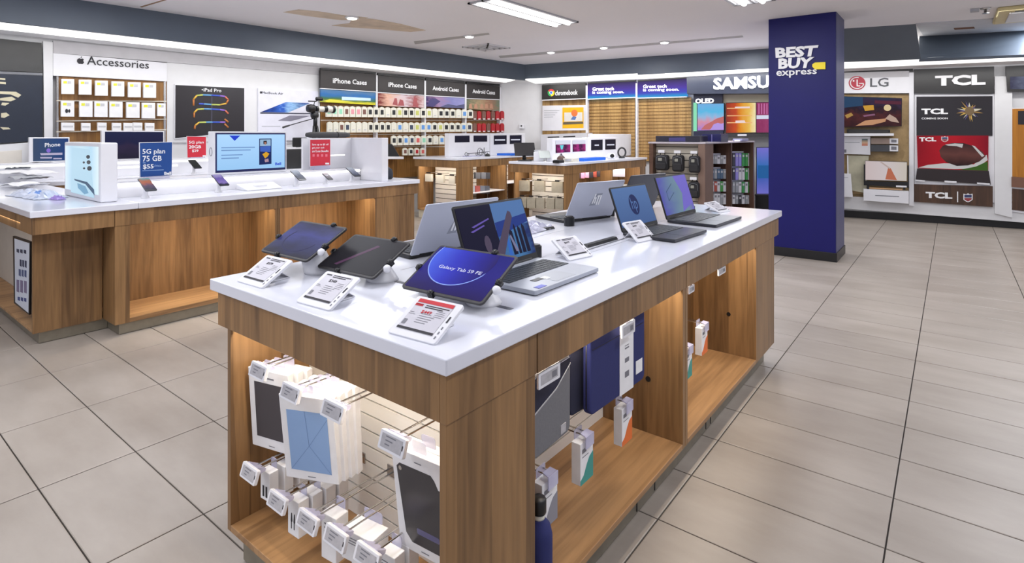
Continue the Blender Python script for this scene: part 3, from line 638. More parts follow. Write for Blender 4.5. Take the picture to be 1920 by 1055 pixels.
def pad(p0, p1, w, label):
    p0, p1 = Vector(p0), Vector(p1); d = p1 - p0
    t = empty('cable_cover', ((p0.x + p1.x) / 2, (p0.y + p1.y) / 2, TZ + .0006), math.atan2(d.y, d.x), label, 'cable cover', 'black cable covers on the table'); l = d.length / 2
    obj('strip', MB().hexa([(-l, -w, 0), (l, -w, 0), (l, w, 0), (-l, w, 0), (-l + .006, -w + .005, .012), (l - .006, -w + .005, .012), (l - .006, w - .005, .012), (-l + .006, w - .005, .012)], BLACK), t, bevel=.001)
pad(onz(1097, 464, TZ), onz(1154, 448, TZ), .014, 'long black cable cover behind the price tag in the middle of the table')
pad(onz(1002, 435, TZ), onz(1036, 428, TZ), .016, 'short black cable cover beside the concert laptop screen')
def crumple(name, cx, cy, z, rx, ry, hz, m, label, cat, rz=0, seed=1, nu=16, nv=12, edge=.25):
    rnd = random.Random(seed); vs = []; fs = []
    for j in range(nv + 1):
        for i in range(nu + 1):
            x, y = i / nu * 2 - 1, j / nv * 2 - 1; q = max(0, 1 - max(abs(x), abs(y)) ** 3)
            vs.append(((x + rnd.uniform(-.04, .04)) * rx * (1 - .1 * abs(y) + rnd.uniform(-.05, .05)), (y + rnd.uniform(-.04, .04)) * ry * (1 + rnd.uniform(-.08, .08)), .003 + hz * q * (edge + rnd.random() * (1 - edge))))
    for j in range(nv):
        for i in range(nu):
            a = j * (nu + 1) + i; fs.append((a, a + 1, a + nu + 2, a + nu + 1))
    k = len(vs); b = [(x, y, .001) for x, y, _ in vs]
    t = MB(); t.add(vs + b, fs + [tuple(i + k for i in reversed(f)) for f in fs], m)
    o = obj(name, t); o.location = (cx, cy, z); o.rotation_euler = (0, 0, rz)
    return tag(o, label, cat)
PLAST = mat('thin_clear_film', (206, 206, 226), .15, var=0, alpha=.7)
crumple('plastic_wrap', -.80, 1.33, TZ, .09, .16, .045, PLAST, 'crumpled clear plastic wrap lying beside the silver laptop back', 'plastic', 0, 3)

# ================================================================ hooks and packages in the bays of the display table
LAV = mat('lavender_clear_lens', (206, 204, 232), .12, var=0, alpha=.6)
def peg_hook(x, y, z, rz, L, label, group, holder='white'):
    """root on the slatwall, wires running out along local -y"""
    t = empty('peg_hook', (x, y, z), rz, label, 'hook', group)
    for s in (-1, 1):
        obj('wire', MB().tube([(s * .011, 0, 0), (s * .011, -L * .25, 0), (s * .011, -L * .25 - .012, .004), (s * .011, -L + .01, .004), (s * .006, -L, .004)], .0023, CHROME, 6), t)
    obj('back_plate', MB().box((-.02, -.004, -.02), (.02, 0, .012), CHROME), t, bevel=.001)
    if holder == 'white':
        F = Matrix.Translation((0, -L - .002, -.004)) @ Matrix.Rotation(R(-18), 4, 'X')
        h = obj('label_holder', MB(F).prism(rrect(-.042, -.02, .042, .02, .004), (0, -.006, 0), EX, EZ, -EY, .010, WHITE), t, bevel=.001)
        obj('label', MB(F).quad([(-.034, -.0068, -.014), (.034, -.0068, -.014), (.034, -.0068, .014), (-.034, -.0068, .014)], LBL), h)
        for q in range(3): obj('text_line', MB(F).quad([(-.02, -.0072, .009 - .008 * q), (.012 - .008 * q, -.0072, .009 - .008 * q), (.012 - .008 * q, -.0072, .0115 - .008 * q), (-.02, -.0072, .0115 - .008 * q)], INKG), h)
        obj('side_mark', MB(F).quad([(.035, -.0068, -.004), (.0375, -.0068, -.004), (.0375, -.0068, .006), (.035, -.0068, .006)], INK), h)
        obj('lens', MB(F).hexa([(-.03, .003, -.002), (.024, .003, -.002), (.02, .034, .008), (-.022, .034, .008), (-.03, .003, .022), (.024, .003, .022), (.02, .034, .016), (-.022, .034, .016)], LAV), t)
    else:
        obj('label_holder', MB().prism(rrect(-.024, -.026, .024, .012, .003), (0, -L - .008, -.004), EX, EZ, -EY, .004, LAV), t, bevel=.001)
        obj('lens', MB().hexa([(-.022, -L - .006, .004), (.022, -L - .006, .004), (.018, -L + .016, .008), (-.018, -L + .016, .008), (-.022, -L - .006, .007), (.022, -L - .006, .007), (.018, -L + .016, .011), (-.018, -L + .016, .011)], LAV), t)
    return t
YS = .285
HK = [('H1', -.752, .655, 'chrome hook holding the box with a charcoal picture at the upper left'), ('H2', -.585, .64, 'chrome hook holding the box with a blue picture in the end bay'),
      ('H3', -.394, .65, 'empty chrome hook right of the box with a blue picture'), ('H4', -.170, .645, 'chrome hook at the upper right of the end bay above the black device box'),
      ('L1', -.803, .345, 'chrome hook with three small boxes at the lower left of the end bay'), ('L2', -.652, .322, 'chrome hook with four small boxes in the end bay'),
      ('L3', -.505, .33, 'chrome hook with one single upright box in the end bay'), ('L4', -.383, .342, 'chrome hook with one wide white box in the end bay'), ('L5', -.260, .352, 'chrome hook with two small boxes at the lower right of the end bay')]
for n, x, z, lb in HK: peg_hook(x, YS, z, 0, YS - .008, lb, 'hooks in the end bay')
PIC1 = mat('box_picture_charcoal', (62, 58, 64), .35); PIC2 = mat('box_picture_pale_blue', (140, 172, 216), .4, var=.06, scale=4); PIC2L = mat('box_picture_blue_line', (112, 142, 190), .5); PIC4 = mat('box_picture_black', (58, 56, 60), .22)
def flat_box(c, phi, tilt, w, hh, th, label, pic, group):
    root = empty('tablet_box', (c[0], c[1], c[2] - hh / 2), R(phi + 90), label, 'box', group)
    F = fr((0, 0, hh / 2), tilt)
    b = obj('carton', MB(F).prism([(-w / 2, -hh / 2), (w / 2, -hh / 2), (w / 2, hh / 2), (-w / 2, hh / 2)], (0, 0, 0), EX, EY, EZ, th, CARD), root, bevel=.0015)
    tabm = MB(F); tabm.prism(rrect(-.022, hh / 2 - .002, .022, hh / 2 + .03, .008), (0, 0, -th * .4), EX, EY, EZ, .0012, CLEAR); obj('hang_tab', tabm, root)
    if pic == 1:
        obj('picture', MB(F).quad([(-w * .36, -hh * .36, .0006), (w * .36, -hh * .36, .0006), (w * .36, hh * .34, .0006), (-w * .36, hh * .34, .0006)], PIC1), b)
        obj('print', MB(F).quad([(-.02, hh * .395, .0006), (.024, hh * .395, .0006), (.024, hh * .415, .0006), (-.02, hh * .415, .0006)], INKG), b)
    if pic == 2:
        x0, x1, y0, y1 = -w * .38, w * .38, -hh * .39, hh * .33
        p = obj('picture', MB(F).quad([(x0, y0, .0006), (x1, y0, .0006), (x1, y1, .0006), (x0, y1, .0006)], PIC2), b)
        l = MB(F); o = (0, -hh * .08)
        for e in ((x0, y0), (x1, y0), (x1, y1 * .8), (-.006, y1)):
            d = Vector((e[0] - o[0], e[1] - o[1])).normalized(); s = Vector((-d.y, d.x)) * .0007
            l.quad([(o[0] - s.x, o[1] - s.y, .0009), (e[0] - s.x, e[1] - s.y, .0009), (e[0] + s.x, e[1] + s.y, .0009), (o[0] + s.x, o[1] + s.y, .0009)], PIC2L)
        obj('crease_lines', l, p)
    if pic in (1, 2, 4): obj('print', MB(F).quad([(-.012, -hh * .46, .0006), (.012, -hh * .46, .0006), (.012, -hh * .45, .0006), (-.012, -hh * .45, .0006)], INKG), b)
    if pic == 4:
        x0, x1, y0, y1 = -w * .42, w * .5 - .004, -hh * .40, hh * .36
        p = obj('picture', MB(F).prism([(x0 + .012, y0 + .02), (x0 + .03, y0), (x1, y0 + .0), (x1, y1 - .03), (x1 - .02, y1 - .03), (x1 - .03, y1 - .01), (x1 - .04, y1), (x0 + .01, y1), (x0, y1 - .01)], (0, 0, .0008), EX, EY, EZ, .0006, PIC4), b)
        l = MB(F); l.prism(ellipse(x0 + .012, y1 - .012, .005, .006, 10), (0, 0, .0014), EX, EY, EZ, .0004, CHROME); obj('lens_print', l, p)
        g_ = MB(F); g_.prism(rrect(-.02, y0 + .03, .05, y0 + .045, .004), (0, 0, .0012), EX, EY, EZ, .0003, mat('dim_violet_print', (96, 94, 132), .4)); obj('screen_print', g_, p)
        obj('print', MB(F).quad([(-.01, hh * .42, .0006), (.012, hh * .42, .0006), (.012, hh * .43, .0006), (-.01, hh * .43, .0006)], INKG), b)
GB = 'white device boxes on the hooks'
p1 = ony(506, 770, .085)
for k in range(3): flat_box((p1.x + .006 * k, p1.y + .028 * k, p1.z), -76, -4, .165, .25, .022, ['white box with a charcoal picture, front of the upper left hook', 'white box right behind the box with a charcoal picture', 'rearmost white box behind the box with a charcoal picture'][k], 1 if k == 0 else 0, GB)
nb = Vector((math.cos(R(-66)), math.sin(R(-66)), 0))
for k in range(4): flat_box((-.583 - nb.x * .027 * k + .012 * k, .057 - nb.y * .027 * k, .491 + .003 * k), -66 - 3 * k, -8 + 1.5 * k, .165, .25, .022, ['white box with a pale blue creased picture at the front of its hook', 'white box directly behind the box with a blue picture', 'white box third back behind the box with a blue picture', 'white box at the back of the stack with a blue picture'][k], 2 if k == 0 else 0, GB)
for k in range(2): flat_box((-.176, .095 + .03 * k, .45), -85, -7, .165, .26, .024, ['white box with a big black device picture beside the corner panel', 'white box behind the box with a black device picture'][k], 4 if k == 0 else 0, GB)
def small_box(x, y, z, rz, w, d, hh, label, pr, group, m=CARD):
    """hangs with its top at height z, front towards local -y"""
    t = empty('small_box', (x, y, z - hh), rz, label, 'box', group)
    b = obj('carton', MB().box((-w / 2, -d / 2, 0), (w / 2, d / 2, hh), m), t, bevel=.0015)
    obj('hang_tab', MB().prism(rrect(-w * .3, hh - .002, w * .3, hh + .028, .006), (0, d / 2 - .001, 0), EX, EZ, -EY, .0014, CLEAR), t)
    e = -d / 2 - .0004
    q = MB()
    if pr == 'bars':
        for a in (-.012, .003): q.quad([(a, e, hh * .12), (a + .009, e, hh * .12), (a + .009, e, hh * .5), (a, e, hh * .5)], INK)
    elif pr == 'cable':
        for a in (-.010, .003): q.prism([(a, hh * .18), (a + .004, hh * .18), (a + .004, hh * .36), (a + .007, hh * .4), (a + .005, hh * .62), (a + .001, hh * .62), (a - .001, hh * .4), (a, hh * .36)], (0, e, 0), EX, EZ, -EY, .0002, INK)
    elif pr == 'lines':
        for k in range(3): q.quad([(-w * .3, e, hh * (.6 + .09 * k)), (w * .1, e, hh * (.6 + .09 * k)), (w * .1, e, hh * (.63 + .09 * k)), (-w * .3, e, hh * (.63 + .09 * k))], INKG)
    elif isinstance(pr, tuple):
        mcol, x0 = pr
        q.prism([(-w / 2, 0.0), (w / 2, 0.0), (w / 2, hh * .62), (w * .2, hh * .55), (0, hh * .42), (-w * .25, hh * .2), (-w / 2, hh * .12)], (0, e, 0), EX, EZ, -EY, .0003, mcol)
        q.quad([(-w * .38, e - .0003, hh * .74), (-w * .05, e - .0003, hh * .74), (-w * .05, e - .0003, hh * .84), (-w * .38, e - .0003, hh * .84)], INKG)
        q.quad([(-w * .38, e - .0003, hh * .64), (w * .12, e - .0003, hh * .64), (w * .12, e - .0003, hh * .66), (-w * .38, e - .0003, hh * .66)], INKG)
    if q.v: obj('print', q, b)
    return t
GS = 'small white boxes on the lower hooks'
for k in range(3): small_box(-.803 + .004 * k, .065 + .046 * k, .325, R(4), .046, .03, .085, 'small white box, %s from the front on the hook with three boxes' % ORD[k], 'bars' if k == 0 else 0, GS)
for k in range(4): small_box(-.652 + .003 * k, .068 + .042 * k, .300, R(3), .05, .034, .1, 'small white box, %s from the front on the hook with four boxes' % ORD[k], 'cable' if k == 0 else 0, GS)
small_box(-.503, .085, .312, R(6), .058, .042, .12, 'single upright white box hanging alone on its hook in the end bay', 'lines', GS)
small_box(-.380, .09, .318, R(8), .105, .06, .075, 'wide white box on the hook beside the black device box', 'lines', GS)
small_box(-.386, .10, .235, R(2), .085, .03, .075, 'narrow white box under the wide white box', 'lines', GS)
for k in range(2): small_box(-.258, .075 + .045 * k, .325, R(4), .055, .034, .09, 'small white box, %s from the front on the hook at the lower right' % ORD[k], 'lines', GS)

# the two bays of the long side
ORN = mat('orange_print', (226, 110, 40), .5); TEAL = mat('teal_print', (60, 150, 140), .5); GPR = mat('grey_print', (140, 140, 150), .5)
GC = 'small boxes on hooks along the long side'
for y, z, ln, m, lb, hl in ((.945, .41, .27, ORN, 'white box with orange print in the nearer long bay', 'clear hook holding the orange printed box in the nearer long bay'), (.675, .41, .27, TEAL, 'white box with teal print in the nearer long bay', 'clear hook holding the teal printed box in the nearer long bay'),
                         (.475, .385, .27, GPR, 'white box with grey print beside the corner panel', 'clear hook with a grey printed box beside the corner panel'), (1.80, .445, .27, ORN, 'white box with orange print in the farther long bay', 'clear hook holding the orange printed box in the farther long bay'), (1.60, .40, .27, TEAL, 'white box with teal print in the farther long bay', 'clear hook holding the teal printed box in the farther long bay')):
    peg_hook(-.365, y, z, R(90), ln + (.03 if y < 1.3 else .0), hl, 'hooks on the long side', 'clear')
    small_box(-.085 - (0 if y < 1.3 else .03), y, z - .012, R(90), .075, .032, .125, lb, (m, 0), GC)
def shelf_label(y0, y1, z0, z1, lb):
    t = empty('shelf_label', (-.02, (y0 + y1) / 2, z0), 0, lb, 'label', 'white shelf labels under the fascia')
    w = (y1 - y0) / 2; hh = z1 - z0
    f = obj('frame', MB().prism(rrect(-w, 0, w, hh, .004), (0, 0, 0), EY, EZ, EX, .006, WHITE), t, bevel=.001)
    obj('screen', MB().quad([(.0006, -w * .8, hh * .2), (.0006, w * .78, hh * .2), (.0006, w * .78, hh * .82), (.0006, -w * .8, hh * .82)], LBL), f)
    obj('print', MB().quad([(.0010, w * .2, hh * .3), (.0010, w * .65, hh * .3), (.0010, w * .65, hh * .7), (.0010, w * .2, hh * .7)], INKG), f)
    obj('clip', MB().box((-.008, -.012, hh - .004), (-.003, .012, hh + .014), CLEAR), t)
shelf_label(.352, .452, .676, .718, 'white shelf label above the grey sleeve'); shelf_label(.812, .905, .674, .716, 'white shelf label over the blue sleeves')
shelf_label(1.388, 1.452, .688, .718, 'white shelf label beside the middle divider'); shelf_label(1.755, 1.855, .688, .72, 'white shelf label in the middle of the farther long bay')
def sleeve(x, y0, y1, z0, z1, th, m, label, band=False, grey=False, rz=0):
    w = y1 - y0; hh = z1 - z0
    t = empty('laptop_sleeve', (x, (y0 + y1) / 2, z0), rz, label, 'laptop sleeve', 'laptop sleeves in the long bay')
    b = MB(); b.prism(rrect(-w / 2, 0, w / 2, hh, .022, 5), (0, 0, 0), EY, EZ, EX, th, m)
    bo = obj('body', b, t, bevel=.006, seg=3)
    zp = MB(); zp.tube([(-th / 2, -w / 2 - .0005, .02), (-th / 2, -w / 2 - .0005, hh - .02)], .0022, BLACK, 6)
    zp.tube([(-th / 2, -w / 2 + .02, hh + .0005), (-th / 2, w / 2 - .02, hh + .0005)], .0022, BLACK, 6); obj('zipper', zp, t)
    obj('pocket_seam', MB().box((.0, -w / 2 + .012, hh * .8), (.0012, w / 2 - .012, hh * .806), BLACK), t)
    if band:
        k = MB(); k.box((-th - .001, w * .0, -.001), (.0016, w * .26, hh + .001), CARD); kb = obj('paper_band', k, t, bevel=.0008)
        q = MB()
        for a, c, e in ((.40, .46, INKG), (.58, .60, INKG), (.62, .63, INKG), (.2, .28, INKG)): q.quad([(.002, w * .09, hh * a), (.002, w * .17, hh * a), (.002, w * .17, hh * c), (.002, w * .09, hh * c)], e)
        obj('print', q, kb)
        obj('tag', MB().box((.0, w * .31, hh * .14), (.0016, w * .44, hh * .32), CARD), t, bevel=.0005)
    if grey:
        f = MB(); f.prism([(-w / 2 + .006, hh - .012), (w / 2 - .006, hh - .012), (w / 2 - .004, hh * .86), (w * .1, hh * .66), (-w / 2 + .004, hh * .52)], (.002, 0, 0), EY, EZ, EX, .003, NAVYD); obj('flap', f, t)
        f = MB(); f.prism([(-w / 2 + .004, hh * .52), (w * .1, hh * .66), (w / 2 - .004, hh * .86), (w / 2 - .004, hh * .88), (w * .1, hh * .68), (-w / 2 + .004, hh * .54)], (.0028, 0, 0), EY, EZ, EX, .003, GREY); obj('piping', f, t)
        obj('tag', MB().box((.0, w * .22, hh * .05), (.0016, w * .36, hh * .16), LBL), t)
sleeve(-.055, .365, .565, .475, .70, .024, GREYF, 'grey and navy fabric sleeve at the near end of the long bay', grey=True, rz=R(2))
for k, (x, y0, y1) in enumerate(((-.045, .665, 1.02), (-.080, .615, .97), (-.115, .575, .93))):
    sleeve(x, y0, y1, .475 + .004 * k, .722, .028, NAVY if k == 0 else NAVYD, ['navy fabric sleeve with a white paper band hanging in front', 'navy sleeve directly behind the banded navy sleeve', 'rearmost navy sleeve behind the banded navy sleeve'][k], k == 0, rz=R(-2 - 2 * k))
t = empty('bottle', (-.052, .398, ZL + .0205), 0, 'navy bottle with a black cap standing beside the corner panel', 'bottle')
obj('body', MB().lathe([(.001, 0), (.034, .001), (.036, .006), (.036, .15), (.030, .175), (.018, .188), (.017, .192)], NAVY, 24), t)
obj('neck', MB().lathe([(.016, .19), (.016, .205), (.001, .2055)], CARD2, 18), t); obj('cap', MB().lathe([(.019, .206), (.02, .21), (.02, .24), (.017, .245), (.001, .2455)], BLACK, 20), t)

# ================================================================ phone counter on the left
XC = -3.5; Y0C, Y1C = .055, 3.16; XB = -4.12
def bx(name, a, b, m, parent, bevel=.0015, **k): return obj(name, MB().box(a, b, m), parent, True, bevel, **k)
ct = empty('phone_counter', (-3.8, 1.6, 0), label='long walnut counter with a white top carrying phones and monitors', cat='counter')
bx('countertop', (-5.9, Y0C, TZ - .04), (XC, .62, TZ), SLAB, ct, .004)
bx('countertop', (XB - .55, .6215, TZ - .04), (XC, Y1C, TZ), SLAB, ct, .004)
ZK, ZFc = .075, .725
for a, b in (((-5.88, Y0C + .014, ZFc), (XC - .035, Y0C + .034, TZ - .04)), ((XC - .034, Y0C + .014, ZFc), (XC - .014, .486, TZ - .04)), ((XC - .034, .490, ZFc), (XC - .014, 1.62, TZ - .04)), ((XC - .034, 1.624, ZFc), (XC - .014, Y1C - .012, TZ - .04)), ((-4.6, Y1C - .034, ZFc), (XC - .035, Y1C - .014, TZ - .04))):
    bx('fascia_panel', a, b, W_, ct)
XP = -3.735
bx('side_panel', (XP - .02, .115, ZK), (XP, .482, ZFc), W_, ct); bx('side_panel', (-5.88, .60, ZK), (XP - .02, .62, ZFc), W_, ct)
bx('side_panel', (XP - .02, .49, ZK), (XC - .061, .51, ZFc), W_, ct)
obj('post', MB().box((XC - .06, .49, ZK), (XC - .017, .575, ZFc), W_), ct, True, .0015)
bx('back_panel', (XP - .24, .51, ZK), (XP - .22, 1.602, ZFc), W_, ct); bx('back_panel', (XP - .24, 1.642, ZK), (XP - .22, 2.60, ZFc), W_, ct)
for y in (1.60, 1.6225): bx('divider', (XP - .22, y, ZK), (XC - .018, y + .02, ZFc), W_, ct)
bx('end_panel', (-4.6, 2.605, ZK), (XC - .018, 3.10, ZFc), W_, ct)
bx('shelf', (XP - .22, .512, ZK), (XC - .018, 1.598, ZK + .03), WH, ct); bx('shelf', (XP - .22, 1.644, ZK), (XC - .018, 2.603, ZK + .03), WH, ct)
bx('kick_plate', (-4.58, .52, .003), (XC - .04, 3.07, ZK), METAL, ct); bx('kick_plate', (-5.85, .15, .003), (XP - .022, .519, ZK), METAL, ct)
bx('back_panel', (-5.88, .30, ZK), (XP - .022, .315, ZFc), mat('pale_cream_panel', (206, 198, 186), .5), ct)
bx('shelf', (-5.88, .118, ZK), (XP - .021, .299, ZK + .02), WH, ct)
for loc, sx, sy, p in (((XC - .07, 1.05, ZFc + .06), .03, 1.0, 6.0), ((XC - .07, 2.1, ZFc + .06), .03, .9, 6.0), ((-4.4, .08, ZFc + .05), 1.2, .03, 2)): area('shelf_lamp', loc, sx, sy, p, LEDW)
bx('light_strip', (XC - .05, .53, ZFc + .07), (XC - .04, 1.58, ZFc + .076), WARM, ct); bx('light_strip', (XC - .05, 1.66, ZFc + .07), (XC - .04, 2.58, ZFc + .076), WARM, ct)
# leaflet poster at the end of the counter
lp = Plane((0, .13, 0), (0, -1, 0)); t = empty('leaflet_poster', lp.px(42, 580), label='tall framed white poster of devices on the end of the counter', cat='poster')
m_ = MB(); pslab(m_, lp, [(24, 442), (56.5, 453), (54.5, 590), (26, 568)], .0, .012, BLACK); obj('frame', m_, t, True)
m_ = MB(); pslab(m_, lp, [(27, 447), (54.5, 456), (52.5, 586), (28.5, 566)], .002, .002, mat('poster_white', (214, 222, 236), .3)); pp = obj('poster', m_, t, True)
for k, (u0, v0, u1, v1, c) in enumerate(((31, 466, 51, 474, (52, 58, 80)), (37, 486, 51, 500, (44, 52, 82)), (35, 504, 51, 518, (70, 84, 122)), (31, 524, 52, 548, (120, 110, 140)), (33, 556, 51, 564, (60, 74, 130)))):
    for q in range(3):
        m_ = MB(); a = u0 + (u1 - u0) * q / 3; b = a + (u1 - u0) * .22; pslab(m_, lp, [(a, v0 + q), (b, v0 + 1 + q), (b, v1 + q), (a, v1 - 2 + q)], .0035, .001, mat('poster_ink_%d' % k, c, .5)); obj('picture', m_, pp, True)
# riser with its light strip
XR = -3.93; ZR = .99
rs = empty('display_riser', (-4.0, 1.7, TZ), label='white riser with a lit edge along the back of the phone counter', cat='riser')
bx('box', (XB, .57, TZ), (XR, 2.74, ZR - .014), WHITE, rs, .002); bx('ledge', (XB - .02, .565, ZR - .013), (XR + .012, 2.745, ZR), WHITE, rs, .002)
bx('light_strip', (XR, .57, ZR - .034), (XR + .004, 2.74, ZR - .016), LED, rs, 0)
area('riser_lamp', (XR + .012, 1.65, ZR - .02), .02, 2.1, .5, (1, .98, .95), (0, R(35), 0))
ep = empty('end_screen', (-3.85, 2.78, TZ), label='tall white end panel closing the phone counter near the black pouch', cat='panel')
bx('panel', (XB, 2.75, TZ), (-3.60, 2.83, 1.297), WHITE, ep, .004)
bp_ = empty('back_screen', (-4.08, 2.4, ZR), label='white back panel behind the last phones with two reflective strips', cat='panel')
bx('panel', (XB, 2.20, ZR), (XB + .03, 2.749, 1.295), WHITE, bp_, .003)
for y in (2.28, 2.50): bx('reflective_strip_glow', (XB + .03, y, 1.115), (XB + .033, y + .17, 1.125), LED, bp_, 0)  # reflective strips, their reflected light put in as emission

PHM = mat('phone_frame', (34, 36, 44), .3)
def phone(px, label, stops, tilt=60, rz=93, s=1.0, m=None, y=None):
    p = Vector((-3.79, onx(px[0], px[1], -3.79).y, TZ)) if y is None else Vector(y)
    t = empty('phone', p, R(rz), label, 'phone', 'display phones on stands'); F = fr((0, -.02, .10 * s), tilt)
    obj('stand', MB().lathe([(.028, 0), (.026, .006), (.017, .02), (.016, .06), (.020, .085)], WHITE, 16, (0, .012, 0), (0, -.12, 1)), t)
    obj('body', MB(F).prism(rrect(-.038 * s, -.08 * s, .038 * s, .08 * s, .008), (0, 0, 0), EX, EY, EZ, .008, PHM), t, bevel=.001)
    obj('screen', MB(F).quad([(-.035 * s, -.068 * s, .0006), (.035 * s, -.068 * s, .0006), (.035 * s, .076 * s, .0006), (-.035 * s, .076 * s, .0006)], m or screen('phone_picture', stops, 'Z', .8, .4, 3)), t)
    return t
phone((274, 371), 'phone with an orange and teal picture in front of the blue plan sign', [(0, (70, 74, 92)), (.35, (110, 90, 120)), (.6, (200, 110, 80)), (.8, (190, 120, 90)), (1, (90, 170, 180))])
phone((411, 356), 'phone with a violet picture in front of the big monitor', [(0, (40, 36, 70)), (.2, (150, 130, 210)), (.6, (120, 100, 190)), (1, (190, 180, 230))])
phone((557, 343), 'phone with a dark blue picture right of the big monitor', [(0, (24, 34, 56)), (.4, (40, 60, 100)), (1, (190, 200, 220))])
phone((612, 340.5), 'small phone with a dark frame in front of the red sign', [(0, (40, 40, 48)), (.5, (150, 140, 150)), (1, (220, 200, 210))], s=.72)
phone((660, 335), 'phone with a pale grey picture nearest the white end panel', [(0, (70, 76, 100)), (.5, (150, 156, 180)), (1, (200, 206, 220))])
tr = empty('phone_tray', onz(470, 352, TZ), label='low white empty phone tray between two display phones', cat='tray')
q = [Vector((x, onx(u, v, x).y, TZ)) for u, v, x in ((443, 345, -3.90), (512, 340, -3.90), (530, 350, -3.70), (464, 358, -3.70))]
t_ = MB(); t_.hexa([tuple(q[3] + EZ * .001), tuple(q[2] + EZ * .001), tuple(q[1] + EZ * .001), tuple(q[0] + EZ * .001), tuple(q[3] + EZ * .006), tuple(q[2] + EZ * .006), tuple(q[1] + EZ * .045), tuple(q[0] + EZ * .045)], WHITE); obj('plate', t_, tr, True, .002)
c_ = sum(q, Vector()) / 4; t_ = MB(); t_.box((c_.x - .03, c_.y - .05, TZ + .012), (c_.x + .02, c_.y + .05, TZ + .034), WHITE); obj('pad', t_, tr, True, .003)

# signs standing on the riser
def sign_board(name, X, q, base, label, m, texts, edge=WHITE, zf=ZR):
    pl = Plane((X, 0, 0), (1, 0, 0)); b = pl.px(*base); b.z = zf + .0005; t = empty(name, b, label=label, cat='sign')
    mb = MB(); pslab(mb, pl, q, 0, .008, edge); f = obj('frame', mb, t, True, .001)
    cx = sum(p[0] for p in q) / 4; cy = sum(p[1] for p in q) / 4
    mb = MB(); pslab(mb, pl, [(cx + (u - cx) * .955, cy + (v - cy) * .965) for u, v in q], .002, .001, m); s = obj('panel', mb, t, True)
    for st, tq, col, *bo in texts:
        if st == 'line': mb = MB(); pslab(mb, pl, tq, .003, .0006, col); obj('text_line', mb, s, True)
        else: obj('lettering', ptext(MB(), pl, st, tq, .0024, col, .0012, bo[0]), s, True)
    bo_ = pl.px((q[2][0] + q[3][0]) / 2, (q[2][1] + q[3][1]) / 2); b_w = abs(pl.px(*q[2]).y - pl.px(*q[3]).y) * .38
    f2 = MB().box((X - .03, bo_.y - b_w, zf + .0005), (X + .03, bo_.y + b_w, max(zf + .012, bo_.z + .004)), CLEAR); obj('foot', f2, t, True)
    return t, pl
SB = mat('blue_sign_print', (28, 72, 140), .35); SR = mat('red_sign_print', (206, 40, 60), .4)
t, pl5 = sign_board('plan_sign', -4.0, [(261, 267), (324, 265.5), (323, 329), (262, 333)], (290, 336), 'blue square plan price sign on the riser above the first phone', SB,
    [('5G plan', [(267, 279), (310, 279), (309, 290), (267, 291.5)], LETTER, .012), ('75 GB', [(267.5, 292), (303, 291.5), (303, 301.5), (267.5, 303)], LETTER, .012), ('$55', [(268, 308), (288, 307.5), (288, 316.5), (268, 318)], LETTER, .02), ('/mo.', [(289, 308), (303, 308), (303, 312), (289, 313)], mat('pale_blue_ink', (150, 178, 220), .5), 0), ('Bell', [(308, 322), (321, 321.5), (321, 327.5), (308, 328)], LETTER, .03),
     ('line', [(267, 319.6), (307, 317.6), (307, 318.6), (267, 320.6)], mat('pale_blue_ink', (150, 178, 220), .5)), ('line', [(268, 304.5), (273, 304.5), (273, 306), (268, 306)], mat('pale_blue_ink', (150, 178, 220), .5))])
t, plr = sign_board('plan_sign', -4.02, [(581, 261), (620, 260.5), (620, 310), (581, 312)], (600, 314), 'red upright sign on the riser beside the last phones', SR,
    [('Save up to $5 off', [(585, 269), (616, 269), (616, 273), (585, 273.5)], LETTER, .01), ('get your cash', [(585, 275), (608, 275), (608, 279), (585, 279.5)], LETTER, .01), ('and Loan Benefits', [(585, 281), (616, 281), (616, 285), (585, 285.5)], LETTER, .01),
     ('line', [(610, 305), (617, 305), (617, 308), (610, 308)], LETTER)] + [('line', [(586 + 8 * k, 289), (590 + 8 * k, 289), (590 + 8 * k, 293.5), (586 + 8 * k, 293.5)], mat('pale_red_ink', (232, 120, 136), .5)) for k in range(4)])
# monitors
pm = Plane((-3.99, 0, 0), (1, 0, 0))
a, b, c, d = (pm.px(*p) for p in ((404, 249.5), (535.5, 249), (535.5, 314.5), (404, 323)))
y0, y1, z0, z1 = a.y, b.y, ZR, (a.z + b.z) / 2
mo = empty('monitor', (-4.03, (y0 + y1) / 2, ZR), label='wide lit monitor in a white housing showing a pale blue phone advert', cat='monitor')
bx('housing', (-4.10, y0 - .012, ZR + .0005), (-3.992, y1 + .012, z1 + .012), WHITE, mo, .006)
bx('bezel', (-3.994, y0, z0 + .02), (-3.99, y1, z1), mat('navy_bezel', (22, 30, 84), .3), mo, .001)
ADV = screen('advert_pale_blue', [(0, (150, 196, 238)), (1, (172, 212, 250))], 'Z', 1.12, .1, 2)
sc = bx('screen', (-3.9905, y0 + .012, z0 + .04), (-3.9885, y1 - .01, z1 - .012), ADV, mo, 0)
pa = Plane((-3.9885, 0, 0), (1, 0, 0)); DB = mat('advert_royal_blue', (36, 70, 226), .3, emit=.85); PB = mat('advert_light_text', (128, 168, 224), .3, emit=.8)
def adv(nm, q, m, th=.0006, off=.0012): mb = MB(); pslab(mb, pa, q, off, th, m); return obj(nm, mb, sc, True)
adv('picture_triangle', [(430, 254), (450.5, 254), (440, 264)], DB)
for k, (x1, y) in enumerate(((478, 276), (470, 281), (455, 290), (448, 296))): adv('text_line', [(415, y), (x1, y - 1), (x1, y + .8), (415, y + 2)], PB)
